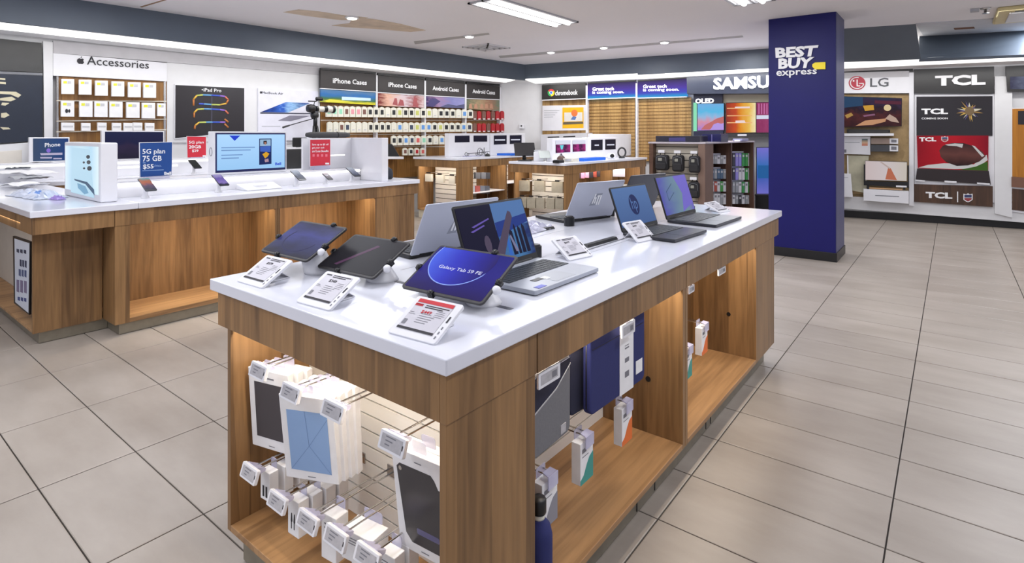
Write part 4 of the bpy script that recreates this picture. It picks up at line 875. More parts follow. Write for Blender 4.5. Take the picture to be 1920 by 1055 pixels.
adv('picture_phone', [(486, 260), (509, 259.5), (509, 307), (486, 309)], mat('advert_navy', (30, 48, 110), .3, emit=.7)); adv('picture_sky', [(487.5, 261.5), (507.5, 261), (507.5, 273), (487.5, 274)], mat('advert_sky', (170, 206, 240), .3, emit=.8), off=.0018)
adv('picture_car', [(487.5, 275), (507.5, 273), (507, 285), (488, 284)], mat('advert_blue', (70, 110, 210), .3, emit=.8), off=.0020); adv('picture_jacket', [(492, 289), (499, 284.5), (505, 288), (502, 293), (497, 297), (494, 292)], mat('advert_orange', (236, 176, 40), .3, emit=.85), off=.0022)
adv('picture_hair', [(494, 264), (500, 263.5), (501, 269), (494, 270)], mat('advert_dark', (30, 30, 44), .3, emit=.5), off=.0023); adv('picture_face', [(495.5, 266), (499.5, 266), (499, 271), (496, 271)], mat('advert_skin', (200, 140, 120), .3, emit=.7), off=.0025)
adv('picture_shirt', [(496, 299), (503, 297), (504, 303), (497, 304)], mat('advert_pink', (210, 170, 190), .3, emit=.7), off=.0022)
obj('lettering', ptext(MB(), pa, 'Bell', [(516, 304.5), (527, 304), (527, 309), (516, 309.8)], .0012, DB, .0008, .03), sc, True)
rg = MB(); rg.tube([(-4.045 + .025 * math.cos(R(20 * k)), y0 - .0125, 1.185 + .034 * math.sin(R(20 * k))) for k in range(18)], .003, MGREY, 6, True); obj('ring_emblem', rg, mo, True)
# lit display cube on the corner of the counter
cu = empty('display_cube', (-4.1, .5, TZ), label='white lit display box with a close-up of a camera phone at the counter corner', cat='display box')
bx('housing', (-4.50, .46, TZ + .001), (-3.69, .56, 1.272), WHITE, cu, .008)
CUB = screen('cube_picture', [(0, (226, 244, 255)), (.2, (190, 224, 246)), (.5, (206, 234, 250)), (.8, (188, 226, 248)), (1, (228, 248, 255))], 'X', 1.0, .1, 2)
scu = bx('screen', (-4.47, .4575, TZ + .05), (-3.73, .4595, 1.245), CUB, cu, 0); pcu = Plane((0, .4575, 0), (0, -1, 0))
def cub(nm, q, m, off=.0012): mb = MB(); pslab(mb, pcu, q, off, .0008, m); return obj(nm, mb, scu, True)
DKB = mat('cube_dark_lens', (24, 54, 72), .2, emit=.3); MB_ = mat('cube_blue_mid', (126, 180, 216), .3, emit=.8)
cub('picture_phone_edge', [(135, 276), (168, 280), (176, 371), (133, 360)], mat('cube_sky', (190, 226, 246), .3, emit=.95), .0010)
for u, v, r in ((165, 294, 3.4), (166, 304, 3.6), (167.5, 315.5, 4.2), (157, 304.5, 2), (157.5, 315.5, 2)): cub('picture_lens', ellipse(u, v, r, r * 1.05, 14), DKB, .0020)
cub('picture_band', [(139, 335), (163, 341), (176, 355), (177, 366), (160, 345), (140, 338)], mat('cube_slate', (84, 120, 156), .3, emit=.5), .0018); cub('picture_band', [(145, 343), (160, 349), (166, 362), (158, 364), (146, 352)], MB_, .0016)
# papers and packing film at the corner of the counter
PAP = mat('white_bag_film', (214, 220, 236), .3, var=.05, alpha=.95); BLU = mat('pale_blue_tape', (120, 158, 222), .4, var=0, alpha=.9)
pz = onz(46, 352, TZ)
def paper(px, px2, z, m, label, seed, rz=0):
    a, b = onz(*px, TZ), onz(*px2, TZ); c = (a + b) / 2; rnd = random.Random(seed); mb = MB(); n = 9; vs = []; L = max(.15, (b - a).length / 2); W = L * .62
    for j in range(n + 1):
        for i in range(n + 1):
            x, y = i / n * 2 - 1, j / n * 2 - 1; vs.append((x * L + rnd.uniform(-.006, .006), y * W, .004 + .03 * math.sin(2.1 * x + seed) ** 2 * (1 - y * y * .4) + rnd.uniform(0, .008)))
    fs = [(j * (n + 1) + i, j * (n + 1) + i + 1, (j + 1) * (n + 1) + i + 1, (j + 1) * (n + 1) + i) for j in range(n) for i in range(n)]
    k = len(vs); mb.add(vs + [(x, y, h_ - .003) for x, y, h_ in vs], fs + [tuple(i + k for i in reversed(f)) for f in fs] + [(i, i + k, i + 1 + k, i + 1) for i in range(n)] + [(i * (n + 1), (i + 1) * (n + 1), (i + 1) * (n + 1) + k, i * (n + 1) + k) for i in range(n)] + [(i * (n + 1) + n, i * (n + 1) + n + k, (i + 1) * (n + 1) + n + k, (i + 1) * (n + 1) + n) for i in range(n)] + [(n * (n + 1) + i, n * (n + 1) + i + 1, n * (n + 1) + i + 1 + k, n * (n + 1) + i + k) for i in range(n)], m)
    o = obj('paper_sheet', mb); o.location = (c.x, c.y, z); o.rotation_euler = (0, 0, rz); return tag(o, label, 'paper', 'papers piled on the counter')
for k, (a, b, dz, m, rz, lb) in enumerate((((0, 352), (90, 350), .012, CARD, .25, 'white sheet at the bottom of the paper pile on the counter corner'), ((10, 348), (104, 345), .05, GREY, .1, 'grey sheet in the middle of the paper pile'), ((4, 343), (100, 342), .085, CARD, .35, 'white sheet near the top of the paper pile'),
                                           ((-5, 340), (60, 338), .12, mat('dark_green_grey_paper', (70, 80, 90), .5), .0, 'dark sheet sticking out of the paper pile'), ((20, 336), (100, 336), .15, CARD, .15, 'topmost white sheet of the paper pile'))): paper(a, b, TZ + dz, m, lb, k + 2, rz)
p_ = onz(20, 372, TZ); crumple('packing_film', p_.x - .02, .30, TZ, .30, .10, .06, PAP, 'crumpled clear packing film in front of the paper pile', 'plastic', .1, 5)
p_ = onz(74, 370, TZ); crumple('packing_film', p_.x, p_.y, TZ, .09, .06, .05, BLU, 'pale blue crumpled film on the counter corner', 'plastic', .3, 8)
p_ = onz(108, 374, TZ); crumple('packing_film', p_.x, p_.y, TZ, .06, .03, .03, mat('violet_film', (176, 150, 222), .3, var=0, alpha=.85), 'violet scrap of film before the lit display box', 'plastic', .2, 9)
# black pouch and stand at the far end of the counter
t = empty('black_pouch', (-3.86, 2.98, TZ), label='black soft pouch standing on the far end of the phone counter', cat='pouch')
b_ = MB(); n = 18; prof = [(.0, .10, .05), (.01, .115, .058), (.06, .118, .06), (.10, .108, .052), (.125, .06, .03)]
vs = [((rx * (abs(math.cos(2 * math.pi * j / n)) ** .6) * (1 if math.cos(2 * math.pi * j / n) >= 0 else -1)), (ry * (abs(math.sin(2 * math.pi * j / n)) ** .6) * (1 if math.sin(2 * math.pi * j / n) >= 0 else -1)), z) for z, rx, ry in prof for j in range(n)]
b_.add(vs, [(i * n + j, i * n + (j + 1) % n, (i + 1) * n + (j + 1) % n, (i + 1) * n + j) for i in range(len(prof) - 1) for j in range(n)] + [tuple(range(n - 1, -1, -1)), tuple(range((len(prof) - 1) * n, len(prof) * n))], mat('black_fabric', (34, 38, 48), .8, bump=.2, scale=80), True)
obj('body', b_, t); obj('strap', MB().tube([(-.06, 0, .12), (-.03, .0, .145), (.03, 0, .145), (.06, 0, .12)], .006, BLACK, 8), t)

# ---------------------------------------------------------------- second counter along the left wall
XW = -6.08
wc = empty('wall_counter', (-6.3, 2.2, 0), label='white topped walnut counter along the left wall behind the phone counter', cat='counter')
bx('countertop', (-6.95, -2.0, TZ - .04), (XW, 4.6, TZ), SLAB, wc, .003); bx('fascia_panel', (XW - .034, -1.98, .70), (XW - .014, 4.58, TZ - .04), W_, wc); bx('front_panel', (XW - .06, -1.97, .07), (XW - .04, 4.57, .70), W_, wc)
bx('body', (-6.93, -1.97, .07), (XW - .06, 4.57, TZ - .04), W_, wc); bx('kick_plate', (-6.9, -1.95, .003), (XW - .10, 4.55, .07), METAL, wc)
wr = empty('wall_riser', (-6.5, 2.2, TZ), label='white lit riser on the counter along the left wall', cat='riser')
bx('box', (-6.88, -1.95, TZ), (-6.42, 4.3, 1.03), WHITE, wr, .002); bx('ledge', (-6.88, -1.95, 1.03), (-6.40, 4.3, 1.045), WHITE, wr, .002); bx('light_strip', (-6.42, -1.9, 1.005), (-6.414, 4.25, 1.028), LED, wr, 0)
bx('light_strip', (-6.42, 1.3, .955), (-6.416, 2.0, .975), LED, wr, 0); bx('light_strip', (-6.42, 2.6, .955), (-6.416, 3.1, .975), LED, wr, 0)
def screen_board(name, X, q, label, scr, cat='monitor', frame=WHITE, m=.012, depth=.05):
    pl = Plane((X, 0, 0), (1, 0, 0)); P = [pl.px(*p) for p in q]; y0 = (P[0].y + P[3].y) / 2; y1 = (P[1].y + P[2].y) / 2; z0 = (P[2].z + P[3].z) / 2; z1 = (P[0].z + P[1].z) / 2
    t = empty(name, (X, (y0 + y1) / 2, 1.046), label=label, cat=cat)
    bx('housing', (X - depth, y0 - m * 2.5, 1.0465), (X - .002, y1 + m, z1 + m), frame, t, .004); s = bx('screen', (X - .003, y0, max(z0, 1.06)), (X, y1, z1), scr, t, 0)
    return t, s, pl
screen_board('monitor', -6.45, [(197, 247), (306, 247), (306, 300), (197, 302)], 'dark navy monitor behind the blue plan sign', screen('dark_violet_picture', [(0, (40, 36, 62)), (.45, (58, 46, 84)), (.6, (34, 36, 84)), (1, (36, 44, 92))], 'Z', .55, .5, 4))
t, s, pl = screen_board('advert_panel', -6.5, [(62, 260), (128, 259), (128, 305), (62, 307)], 'blue lit panel with white lettering left of the display cube', screen('blue_phone_picture', [(0, (70, 90, 124)), (.6, (50, 84, 140)), (1, (36, 70, 140))], 'Y', .7, .4, 4))
obj('lettering', ptext(MB(), pl, 'Phone', [(84, 268), (113, 267), (113, 274), (84, 276)], .002, LETTER, .002, .01), s, True)
for q in ([(75, 287), (117, 286), (117, 290), (77, 291)], [(75, 294), (98, 294), (97, 297), (76, 297)], [(100, 296), (116, 296), (116, 298.5), (100, 298.5)]): mb = MB(); pslab(mb, pl, q, .002, .001, mat('pale_violet_glow', (214, 206, 240), .3, emit=.7)); obj('picture_streak', mb, s, True)
mb = MB(); pslab(mb, pl, ellipse(91, 282, 4, 4, 14), .002, .001, mat('violet_icon', (150, 120, 230), .3, emit=.8)); obj('picture_icon', mb, s, True)
t, pr2 = sign_board('plan_sign', -6.44, [(350, 255), (387, 256), (387, 294), (351, 296)], (369, 299), 'red square price sign on the wall counter behind the big monitor', SR,
    [('5G plan', [(354, 264), (382, 264), (382, 270), (354, 271)], LETTER, .012), ('20GB', [(354, 272), (377, 272), (377, 278), (354, 278.5)], LETTER, .02), ('$29', [(360, 280), (372, 280), (372, 285.5), (360, 286)], LETTER, .02), ('line', [(380, 291), (386, 291), (386, 293.5), (380, 293.5)], LETTER)], zf=1.0455)
phone(None, 'dark phone on a stand under the red square sign', [(0, (36, 40, 36)), (1, (52, 56, 52))], y=(-6.2, onx(364, 322, -6.2).y, TZ + .001), rz=93, s=1.15)

# ================================================================ left wall displays
def panel(nm, pl, q, m, parent, off=0.0, th=.01, **k):
    mb = MB(); pslab(mb, pl, q, off, th, m); return obj(nm, mb, parent, True, **k)
def letters(pl, s, q, parent, m=LETTER, off=.002, th=.006, bold=.012): return obj('lettering', ptext(MB(), pl, s, q, off, m, th, bold), parent, True)
def wthing(name, pl, u, v, label, cat, group=None): return empty(name, pl.px(u, v), label=label, cat=cat, group=group)
PNAVY = mat('poster_dark_navy', (30, 38, 54), .35, var=.1); GREYBAND = mat('grey_white_band', (188, 186, 190), .5)
# dark poster at the far left
t = wthing('wall_poster', LWP, 20, 268, 'dark navy wall poster with metallic streaks under a black header at the left edge', 'poster')
panel('header_panel', LWP, [(-60, 66), (78, 80.5), (80, 136), (-60, 130)], mat('black_header', (58, 58, 58), .4), t, .02, .03); panel('rail', LWP, [(-60, 131), (80, 137), (80, 141.5), (-60, 136)], MGREY, t, .025, .02)
po = panel('poster', LWP, [(-60, 136), (80, 142), (80, 263), (-60, 272)], PNAVY, t, .02, .03)
GOLD = mat('metallic_streak', (214, 206, 176), .35, metal=.5)
for q in ([(0, 146), (10, 147), (10, 150), (0, 149)], [(0, 153), (11, 154), (11, 158), (0, 157)], [(0, 171), (30, 172), (40, 178), (34, 183), (20, 177), (0, 176)], [(0, 184), (22, 181), (30, 186), (20, 190), (8, 189), (0, 188)], [(4, 192), (18, 193), (10, 198), (2, 197)], [(2, 212), (12, 211), (18, 216), (8, 221), (2, 220)], [(0, 238), (16, 239), (20, 242), (6, 243)]): panel('streak', LWP, q, GOLD, po, .022, .001)
t = wthing('wall_cabinet', LWP, 20, 330, 'white lower wall cabinet with beige door under the dark navy poster', 'cabinet')
panel('body', LWP, [(-60, 276), (84, 265), (84, 330), (-60, 345)], WPAINT, t, .10, .12); panel('door', LWP, [(-60, 288), (41, 281), (41, 307), (-60, 312)], mat('beige_door', (216, 210, 200), .45), t, .105, .01, bevel=.003)
# white display wall with the lettered header
t = wthing('wall_panel', LWP, 340, 300, 'white display wall carrying the accessory boxes and the two large posters', 'panel')
panel('post', LWP, [(81, 77), (99, 79), (99, 330), (84, 330)], WPAINT, t, .03, .05); panel('board', LWP, [(313, 105), (600, 133), (600, 325), (313, 328)], WPAINT, t, .0, .03)
panel('header_band', LWP, [(99.5, 76), (600, 125.5), (600, 140), (99.5, 99)], GREYBAND, t, .02, .04)
h = panel('header_panel', LWP, [(99.5, 99.3), (313, 118), (313, 152.5), (99.5, 141.5)], WHITE, t, .03, .04)
letters(LWP, 'Accessories', [(163, 105), (279, 115.3), (279, 129), (163, 121)], h, INK, .032, .006, .0)
mb = MB(); pslab(mb, LWP, [(146, 110), (149, 109), (151, 110), (155, 109.5), (157.5, 111.5), (156, 114), (157.8, 117), (155, 120), (151.5, 119.6), (148, 119.6), (144.5, 116), (144.5, 112.5)], .034, .004, INK); pslab(mb, LWP, [(151, 108.8), (152.5, 106), (154, 105.6), (153, 108.2)], .034, .004, INK); obj('fruit_emblem', mb, h, True)
panel('base_board', LWP, [(313, 266), (600, 262), (600, 264.5), (313, 268.5)], GREYBAND, t, .012, .012)
mb = panel('rail', LWP, [(452, 268.5), (600, 265.5), (600, 268), (452, 271)], GREYBAND, t, .012, .012)
BAYW = wood('bay_back_wood', (118, 80, 38), (168, 122, 66), grain=(12, 12, .8))
bk = wthing('accessory_rack', LWP, 210, 290, 'wood backed rack of white accessory boxes under the lettered white header', 'rack')
panel('back_panel', LWP, [(106, 142.5), (312, 153), (312, 300), (106, 305)], BAYW, bk, .0, .03)
RAIL = mat('pale_rail', (214, 206, 190), .4)
for y0, y1 in ((187.5, 189), (226, 222.5), (246, 242)): panel('rail', LWP, [(106, y0), (312, y1), (312, y1 + 1.8), (106, y0 + 2.2)], RAIL, bk, .03, .03)
for u in (108, 309): panel('upright', LWP, [(u - 2, 143), (u + 2, 143.5), (u + 2, 302), (u - 2, 303)], CHROME, bk, .012, .012)
YG = mat('yellow_green_sticker', (226, 226, 60), .5); PRN = mat('pale_grey_print', (196, 196, 200), .5)
def wbox(pl, u, v, w, hh, label, group, kindof, off=.10, name='accessory_box', cat='box', th=.035):
    p = pl.px(u, v + hh / 2, off); mb = MB(); q = [(u - w / 2, v - hh / 2), (u + w / 2, v - hh / 2 + .4), (u + w / 2, v + hh / 2 + .3), (u - w / 2, v + hh / 2)]
    pslab(mb, pl, q, off, th, CARD)
    if kindof != 'small':
        pslab(mb, pl, [(u - w * .36, v - hh * .36), (u - w * .08, v - hh * .36), (u - w * .08, v - hh * .2), (u - w * .36, v - hh * .2)], off + .002, .001, YG)
        pslab(mb, pl, [(u - w * .04, v - hh * .36), (u + w * .26, v - hh * .35), (u + w * .26, v - hh * .18), (u - w * .04, v - hh * .18)], off + .002, .001, PRN)
    else: pslab(mb, pl, [(u - w * .4, v - hh * .1), (u + w * .4, v - hh * .1), (u + w * .4, v + hh * .1), (u - w * .4, v + hh * .1)], off + .002, .001, PRN)
    if kindof == 'buds': pslab(mb, pl, ellipse(u - 2, v + hh * .15, 3, 4, 10), off + .002, .001, INK); pslab(mb, pl, ellipse(u + 3, v + hh * .15, 2, 3.4, 10), off + .002, .001, INK)
    for a in (-.3, .3): mb.tube([pl.px(u + a * w * .4, v - hh * .42, off - th), pl.px(u + a * w * .4, v - hh * .42, .0)], .003, CHROME, 5)
    o = obj(name, mb, None, True); return tag(o, label, cat, group)
GA = 'accessory boxes on the wood backed rack'
for k, (u, v) in enumerate(((127.4, 162), (160, 163), (190.5, 165), (221.3, 166.3), (252.3, 168), (281, 169))): wbox(LWP, u, v, 23.5, 28, 'white box with a yellow sticker, %s in the top row of the accessory rack' % ORD[k], GA, 'box')
for k, (u, v) in enumerate(((127, 203.5), (161.3, 204), (189.5, 204.3), (217.6, 205), (249.5, 206), (278.7, 207), (303, 205.5))): wbox(LWP, u, v, 24.5 if k < 6 else 15, 29.5 if k < 6 else 24, 'white box with a yellow sticker, %s in the middle row of the accessory rack' % ORD[k], GA, 'buds' if k == 0 else 'box')
for k, (u, v) in enumerate(((127.4, 237), (161.3, 237.5), (191.5, 237), (219, 237.5), (240.5, 237.5), (258.5, 237), (281, 237.5))): wbox(LWP, u, v, 24 if k == 0 else 17, 15, 'small white box, %s in the bottom row of the accessory rack' % ORD[k], GA, 'small')
# poster with rainbow tubes
t = wthing('wall_poster', LWP, 393, 258, 'black poster with rainbow loops and a white title on the white wall', 'poster')
panel('frame', LWP, [(327.5, 157.5), (459.5, 164), (459.5, 248.5), (327.5, 260.5)], WHITE, t, .018, .02); po = panel('poster', LWP, [(329, 159.2), (458, 165.3), (458, 247), (328.5, 258.8)], mat('poster_black', (32, 27, 32), .3), t, .02, .004)
letters(LWP, '\u2022iPad Pro', [(378, 164.8), (415, 166.7), (415, 173), (378, 171.4)], po, LETTER, .021, .003, .01)
RB = [(196, 120, 60), (226, 180, 70), (200, 214, 110), (110, 170, 220), (70, 100, 210), (150, 110, 210), (220, 120, 90)]
def loop(pts, n=28):
    for k in range(len(pts) - 1):
        m = mat('rainbow_%d' % (k % 7), RB[k % 7], .4); mb = MB(); a, b = LWP.px(*pts[k], .021), LWP.px(*pts[k + 1], .021); mb.tube([a, b], .011, m, 6); obj('rainbow_tube', mb, po, True)
loop([(363, 198), (363, 186), (369, 179), (380, 178), (396, 178.5), (412, 179.5), (422, 181), (428, 187), (424, 194), (412, 196.5), (396, 196), (382, 195), (373, 194.5)])
loop([(364, 220), (364, 211), (370, 205), (382, 204), (396, 204.5), (412, 205.5), (422, 207), (428, 213)]); loop([(365, 242), (366, 235), (373, 229.5), (386, 229), (398, 229), (412, 229), (422, 229)]); loop([(421, 223), (428, 229)]); loop([(421, 232), (428, 239)])
panel('pencil_print', LWP, [(396, 176), (398.5, 176), (398, 245), (395.5, 245)], mat('dim_pencil', (62, 60, 76), .4), po, .0215, .001)
# poster with a slim laptop
t = wthing('wall_poster', LWP, 540, 262, 'pale lavender poster of a slim blue laptop behind the camera tripod', 'poster')
po = panel('poster', LWP, [(484, 165.5), (597, 171.5), (597, 262.5), (484, 264)], mat('poster_lavender', (222, 222, 234), .4), t, .02, .02)
letters(LWP, 'MacBook Air', [(491, 171.2), (531, 173.4), (531, 177.5), (491, 175.6)], po, INK, .021, .002, .0); panel('fruit_emblem', LWP, ellipse(489.3, 173.3, 2, 2.4, 10), INK, po, .022, .002)
SKY = screen('poster_laptop_blue', [(0, (30, 44, 110)), (.4, (60, 100, 190)), (.6, (150, 190, 230)), (1, (36, 50, 130))], 'Y', 0, .6, 6)
panel('laptop_print', LWP, [(489, 210), (537, 191), (581, 193.5), (540, 211)], SKY, po, .022, .001); panel('laptop_print', LWP, [(488, 210.5), (582, 212), (590, 214), (488, 213)], mat('print_dark_grey', (54, 56, 76), .5), po, .022, .001)
panel('laptop_print', LWP, [(521, 226), (543, 216.5), (583, 217), (545, 227)], mat('print_grey_violet', (130, 128, 144), .5), po, .022, .001); panel('text_line', LWP, [(491, 236), (526, 236), (526, 237), (491, 237)], GREY, po, .022, .001)
# case wall: four bays
C_TOP = [((601.5, 131), (705, 139), (705, 171.5), (601.5, 165)), ((709, 141), (795.5, 149), (795.5, 178), (709, 172.6)), ((798.6, 149.6), (871.6, 156), (871.6, 182), (798.6, 178.5)), ((875, 157), (937, 161.5), (937, 186), (875, 184))]
C_TXT = [('iPhone Cases', ((624, 146), (687.5, 150.3), (687.5, 159.5), (624, 155.5))), ('iPhone Cases', ((728, 154), (781, 158), (781, 166.5), (728, 162.5))), ('Android Cases', ((811, 161), (860, 164.5), (860, 172.5), (811, 169))), ('Android Cases', ((886, 167), (928, 170), (928, 177.5), (886, 174.5)))]
POS = [screen('poster_green_hills', [(0, (216, 206, 60)), (.3, (70, 110, 76)), (.6, (60, 110, 170)), (1, (96, 124, 150))], 'Z', 0, .5, 5), screen('poster_pink_people', [(0, (120, 60, 60)), (.2, (214, 170, 150)), (.55, (206, 190, 196)), (.8, (150, 80, 80)), (1, (210, 190, 190))], 'Y', 0, .5, 7),
       screen('poster_violet_dusk', [(0, (70, 60, 100)), (.3, (160, 130, 160)), (.6, (130, 130, 180)), (1, (150, 150, 196))], 'Y', 0, .6, 6), screen('poster_green_group', [(0, (100, 110, 90)), (.4, (170, 150, 120)), (.7, (160, 120, 100)), (1, (120, 130, 110))], 'Y', 0, .7, 8)]
BL = [((601.5, 166.5), (705, 173), (705, 197), (601.5, 191)), ((709, 174), (795.5, 179.5), (795.5, 202), (709, 198)), ((798.6, 180), (871.6, 183.5), (871.6, 203), (798.6, 199.5)), ((875, 185.5), (937, 187.5), (937, 208), (875, 204))]
for k in range(4):
    x0, x1 = C_TOP[k][0][0], C_TOP[k][1][0]
    t = wthing('case_bay', LWP, (x0 + x1) / 2, 330, 'case wall bay %s' % ['with the green hills poster behind the tripod', 'with the pink picture of people', 'with the violet dusk poster', 'with the green group poster and red cases beside the white corner'][k], 'shelving', 'bays of the phone case wall')
    h = panel('header_panel', LWP, C_TOP[k], HEADER, t, .10, .05); letters(LWP, C_TXT[k][0], C_TXT[k][1], h, LETTER, .102, .004, .018)
    panel('rail', LWP, [(x0, C_TOP[k][0][1] - 4), (x1, C_TOP[k][1][1] - 4), (x1, C_TOP[k][1][1] - .5), (x0, C_TOP[k][0][1] - .5)], BLACK, t, .10, .04); panel('trim', LWP, [(x0, C_TOP[k][3][1]), (x1, C_TOP[k][2][1]), (x1, C_TOP[k][2][1] + 1.3), (x0, C_TOP[k][3][1] + 1.3)], WHITE, t, .105, .03)
    po = panel('poster', LWP, BL[k], POS[k], t, .09, .03)
    if k == 0:
        panel('letter_glow', LWP, [(641, 181), (695, 184), (695, 189), (641, 187.5)], mat('poster_white_glow', (196, 222, 250), .5), po, .092, .001)
        panel('grass_print', LWP, [(606, 189), (618, 186), (632, 187), (668, 192), (640, 192), (612, 191)], mat('poster_yellow_green', (210, 206, 60), .5), po, .092, .001)
    if k == 1:
        for q in ([(736, 196), (740, 184), (744, 184), (746, 198)], [(746, 198), (750, 186), (756, 188), (758, 198)], [(774, 199), (776, 182), (781, 183), (784, 200)]): panel('figure_print', LWP, q, mat('poster_rose_figure', (160, 80, 84), .5), po, .092, .001)
    if k == 2:
        panel('figure_print', LWP, [(801, 198), (806, 186), (816, 184), (826, 190), (818, 196), (812, 201)], mat('poster_blue_rider', (66, 60, 110), .5), po, .092, .001); panel('hill_print', LWP, [(826, 200), (840, 195), (856, 198), (871, 195), (871, 203), (826, 201)], mat('poster_blue_hill', (78, 80, 116), .5), po, .092, .001)
    if k == 3:
        for u in (882, 892, 903, 912, 921): panel('figure_print', LWP, [(u - 3, 203), (u - 2, 195), (u + 2, 194), (u + 4, 204)], mat('poster_tan_figure', (186, 138, 112), .5), po, .092, .001)
    panel('back_panel', LWP, [(x0 - .5, BL[k][3][1] + .5), (x1 + 1.5, BL[k][2][1] + .5), (x1 + 1.5, 330), (x0 - .5, 335)], BAYW, t, .0, .02)
    for y in (224.5, 251, 274): panel('rail', LWP, [(x0, y), (x1, y - .3), (x1, y + 1.3), (x0, y + 1.6)], RAIL, t, .008, .008)
    panel('post', LWP, [(x1 + .6, C_TOP[k][1][1] + 2), (x1 + 3.2, C_TOP[k][1][1] + 2.3), (x1 + 3.2, 318), (x1 + .6, 318)], WHITE, t, .11, .09)
CASEC = {'g': (150, 214, 182), 'p': (222, 150, 160), 'k': (40, 42, 44), 'y': (196, 200, 110), 'b': (96, 150, 214), 'd': (120, 84, 74), 'r': (176, 34, 44), 'o': (206, 96, 92), 'n': (60, 70, 90)}
CNAME = {'g': 'a mint case', 'p': 'a pink case', 'k': 'a black case', 'y': 'a lime case', 'b': 'a blue case', 'd': 'a brown case', 'r': 'a red case', 'w': 'a plain front', 'o': 'a coral case', 'n': 'a slate case'}
def case_pack(u, v0, v1, w, code, where, k, off=.14):
    pl = LWP; mb = MB(); hh = v1 - v0
    if code in 'rd' and where in ('upper red', 'lower red'):
        pslab(mb, pl, [(u - w / 2, v0 + 3), (u - w * .2, v0), (u + w * .2, v0), (u + w / 2, v0 + 3), (u + w / 2, v1 - 2), (u + w * .3, v1), (u - w * .3, v1), (u - w / 2, v1 - 2)], off, .03, mat('case_' + code, CASEC[code], .4)); pslab(mb, pl, [(u - w * .3, v1 - 2.4), (u + w * .3, v1 - 2.4), (u + w * .3, v1 - .6), (u - w * .3, v1 - .6)], off + .002, .001, CARD)
        lb = '%s phone case pack, %s from the left in the %s row' % ({'r': 'red', 'd': 'dark brown'}[code], ORD[k], where)
    else:
        pslab(mb, pl, [(u - w / 2, v0 + 3), (u - w * .3, v0 + 1), (u, v0), (u + w * .3, v0 + 1), (u + w / 2, v0 + 3), (u + w / 2, v1), (u - w / 2, v1)], off, .03, CARD2)
        if code != 'w': pslab(mb, pl, [(u - w * .28, v0 + hh * .28), (u + w * .3, v0 + hh * .28), (u + w * .3, v0 + hh * .74), (u - w * .28, v0 + hh * .74)], off + .002, .001, mat('case_' + code, CASEC[code], .4))
        else: pslab(mb, pl, [(u - w * .2, v0 + hh * .7), (u + w * .2, v0 + hh * .7), (u + w * .2, v0 + hh * .8), (u - w * .2, v0 + hh * .8)], off + .002, .001, PRN)
        lb = 'white pack with %s, %s from the left in the %s row of cases' % (CNAME[code], ORD[k], where)
    mb.tube([pl.px(u, v0 + 1.5, off), pl.px(u, v0 + 1.5, .0)], .004, CHROME, 5)
    tag(obj('phone_case', mb, None, True), lb, 'phone case', 'phone case packs on the wall')
for k, c in enumerate('gggdppdkkkwkykkykywkkkwbk'):
    u = 617 + 11.05 * k; case_pack(u, 197.5 + .028 * (u - 612), 218.8 + .010 * (u - 612), 9.8, c, 'upper', k)
for k, c in enumerate('wwdnwwwkkkkwbwnybbkykkkbn'):
    u = 619 + 10.9 * k; case_pack(u, 228 + .007 * (u - 612), 248.8 - .008 * (u - 612), 9.8, c, 'second', k)
for k, c in enumerate('kkbnogkwb'):
    u = 739 + 11.2 * k; case_pack(u, 253.8, 272.5 - .02 * (u - 735), 9.6, c, 'third', k)
for k, c in enumerate('drdrdrr'):
    u = 890.5 + 8.6 * k; case_pack(u, 208, 224.5, 6.8, c, 'upper red', k)
for k, c in enumerate('drrdrrr'):
    u = 890.5 + 8.6 * k; case_pack(u, 231, 247.5, 6.8, c, 'lower red', k)
for k, c in enumerate('dkro'):
    u = 760 + 11 * k; case_pack(u, 277, 291, 8.4, c, 'lowest', k)
# small shelf with a black speaker at the case wall
t = wthing('wall_shelf', LWP, 741, 298, 'small white shelf on the case wall behind the white end panel', 'shelf')
panel('board', LWP, [(722, 293.5), (757, 293.5), (757, 298), (722, 298)], WHITE, t, .25, .25)
pq_ = LWP.px(738, 293.4, .18); t = empty('speaker', pq_, R(60), 'black wedge shaped speaker on the small white wall shelf', 'speaker')
obj('body', MB().prism([(-.10, 0), (.10, 0), (-.02, .20), (-.10, .21)], (0, 0, 0), EX, EZ, -EY, .12, BLACK), t, bevel=.008); obj('grille', MB().prism([(-.08, .02), (.04, .02), (-.03, .15), (-.08, .17)], (0, .001, 0), EX, EZ, -EY, .001, DARK), t)
t = empty('rolled_bag', (XB + .015, 2.49, 1.2955), label='dark grey rolled bag lying on top of the white back panel', cat='bag')
obj('body', MB().lathe([(.001, -.25), (.02, -.245), (.028, -.2), (.03, 0), (.028, .2), (.02, .245), (.001, .25)], mat('slate_fabric', (70, 70, 72), .8, bump=.2, scale=80), 16, (0, 0, .03), (0, 1, 0)), t); obj('strap', MB().tube([(.031 * math.cos(R(20 * k)), .1, .03 + .031 * math.sin(R(20 * k))) for k in range(18)], .003, BLACK, 5, True), t)
# printer on the wall riser
xp = -6.25
pr_ = Plane((xp, 0, 0), (1, 0, 0)); a = pr_.px(534, 313); b = pr_.px(580, 288); t = empty('printer', (xp - .07, (a.y + b.y) / 2, TZ + .0006), label='black and white printer on the wall counter behind the red upright sign', cat='printer')
bx('body', (xp - .14, a.y, TZ + .0006), (xp, b.y, 1.13), mat('black_printer', (40, 40, 42), .4), t, .01); bx('tray', (xp - .13, a.y + .01, 1.131), (xp - .01, b.y - .01, 1.155), WHITE, t, .005); bx('screen_lid', (xp - .06, a.y + .14, 1.16), (xp - .035, b.y - .005, 1.29), BLACK, t, .012)
bx('panel_stand', (xp - .07, a.y + .2, 1.155), (xp - .06, b.y - .1, 1.25), DARK, t, .003)
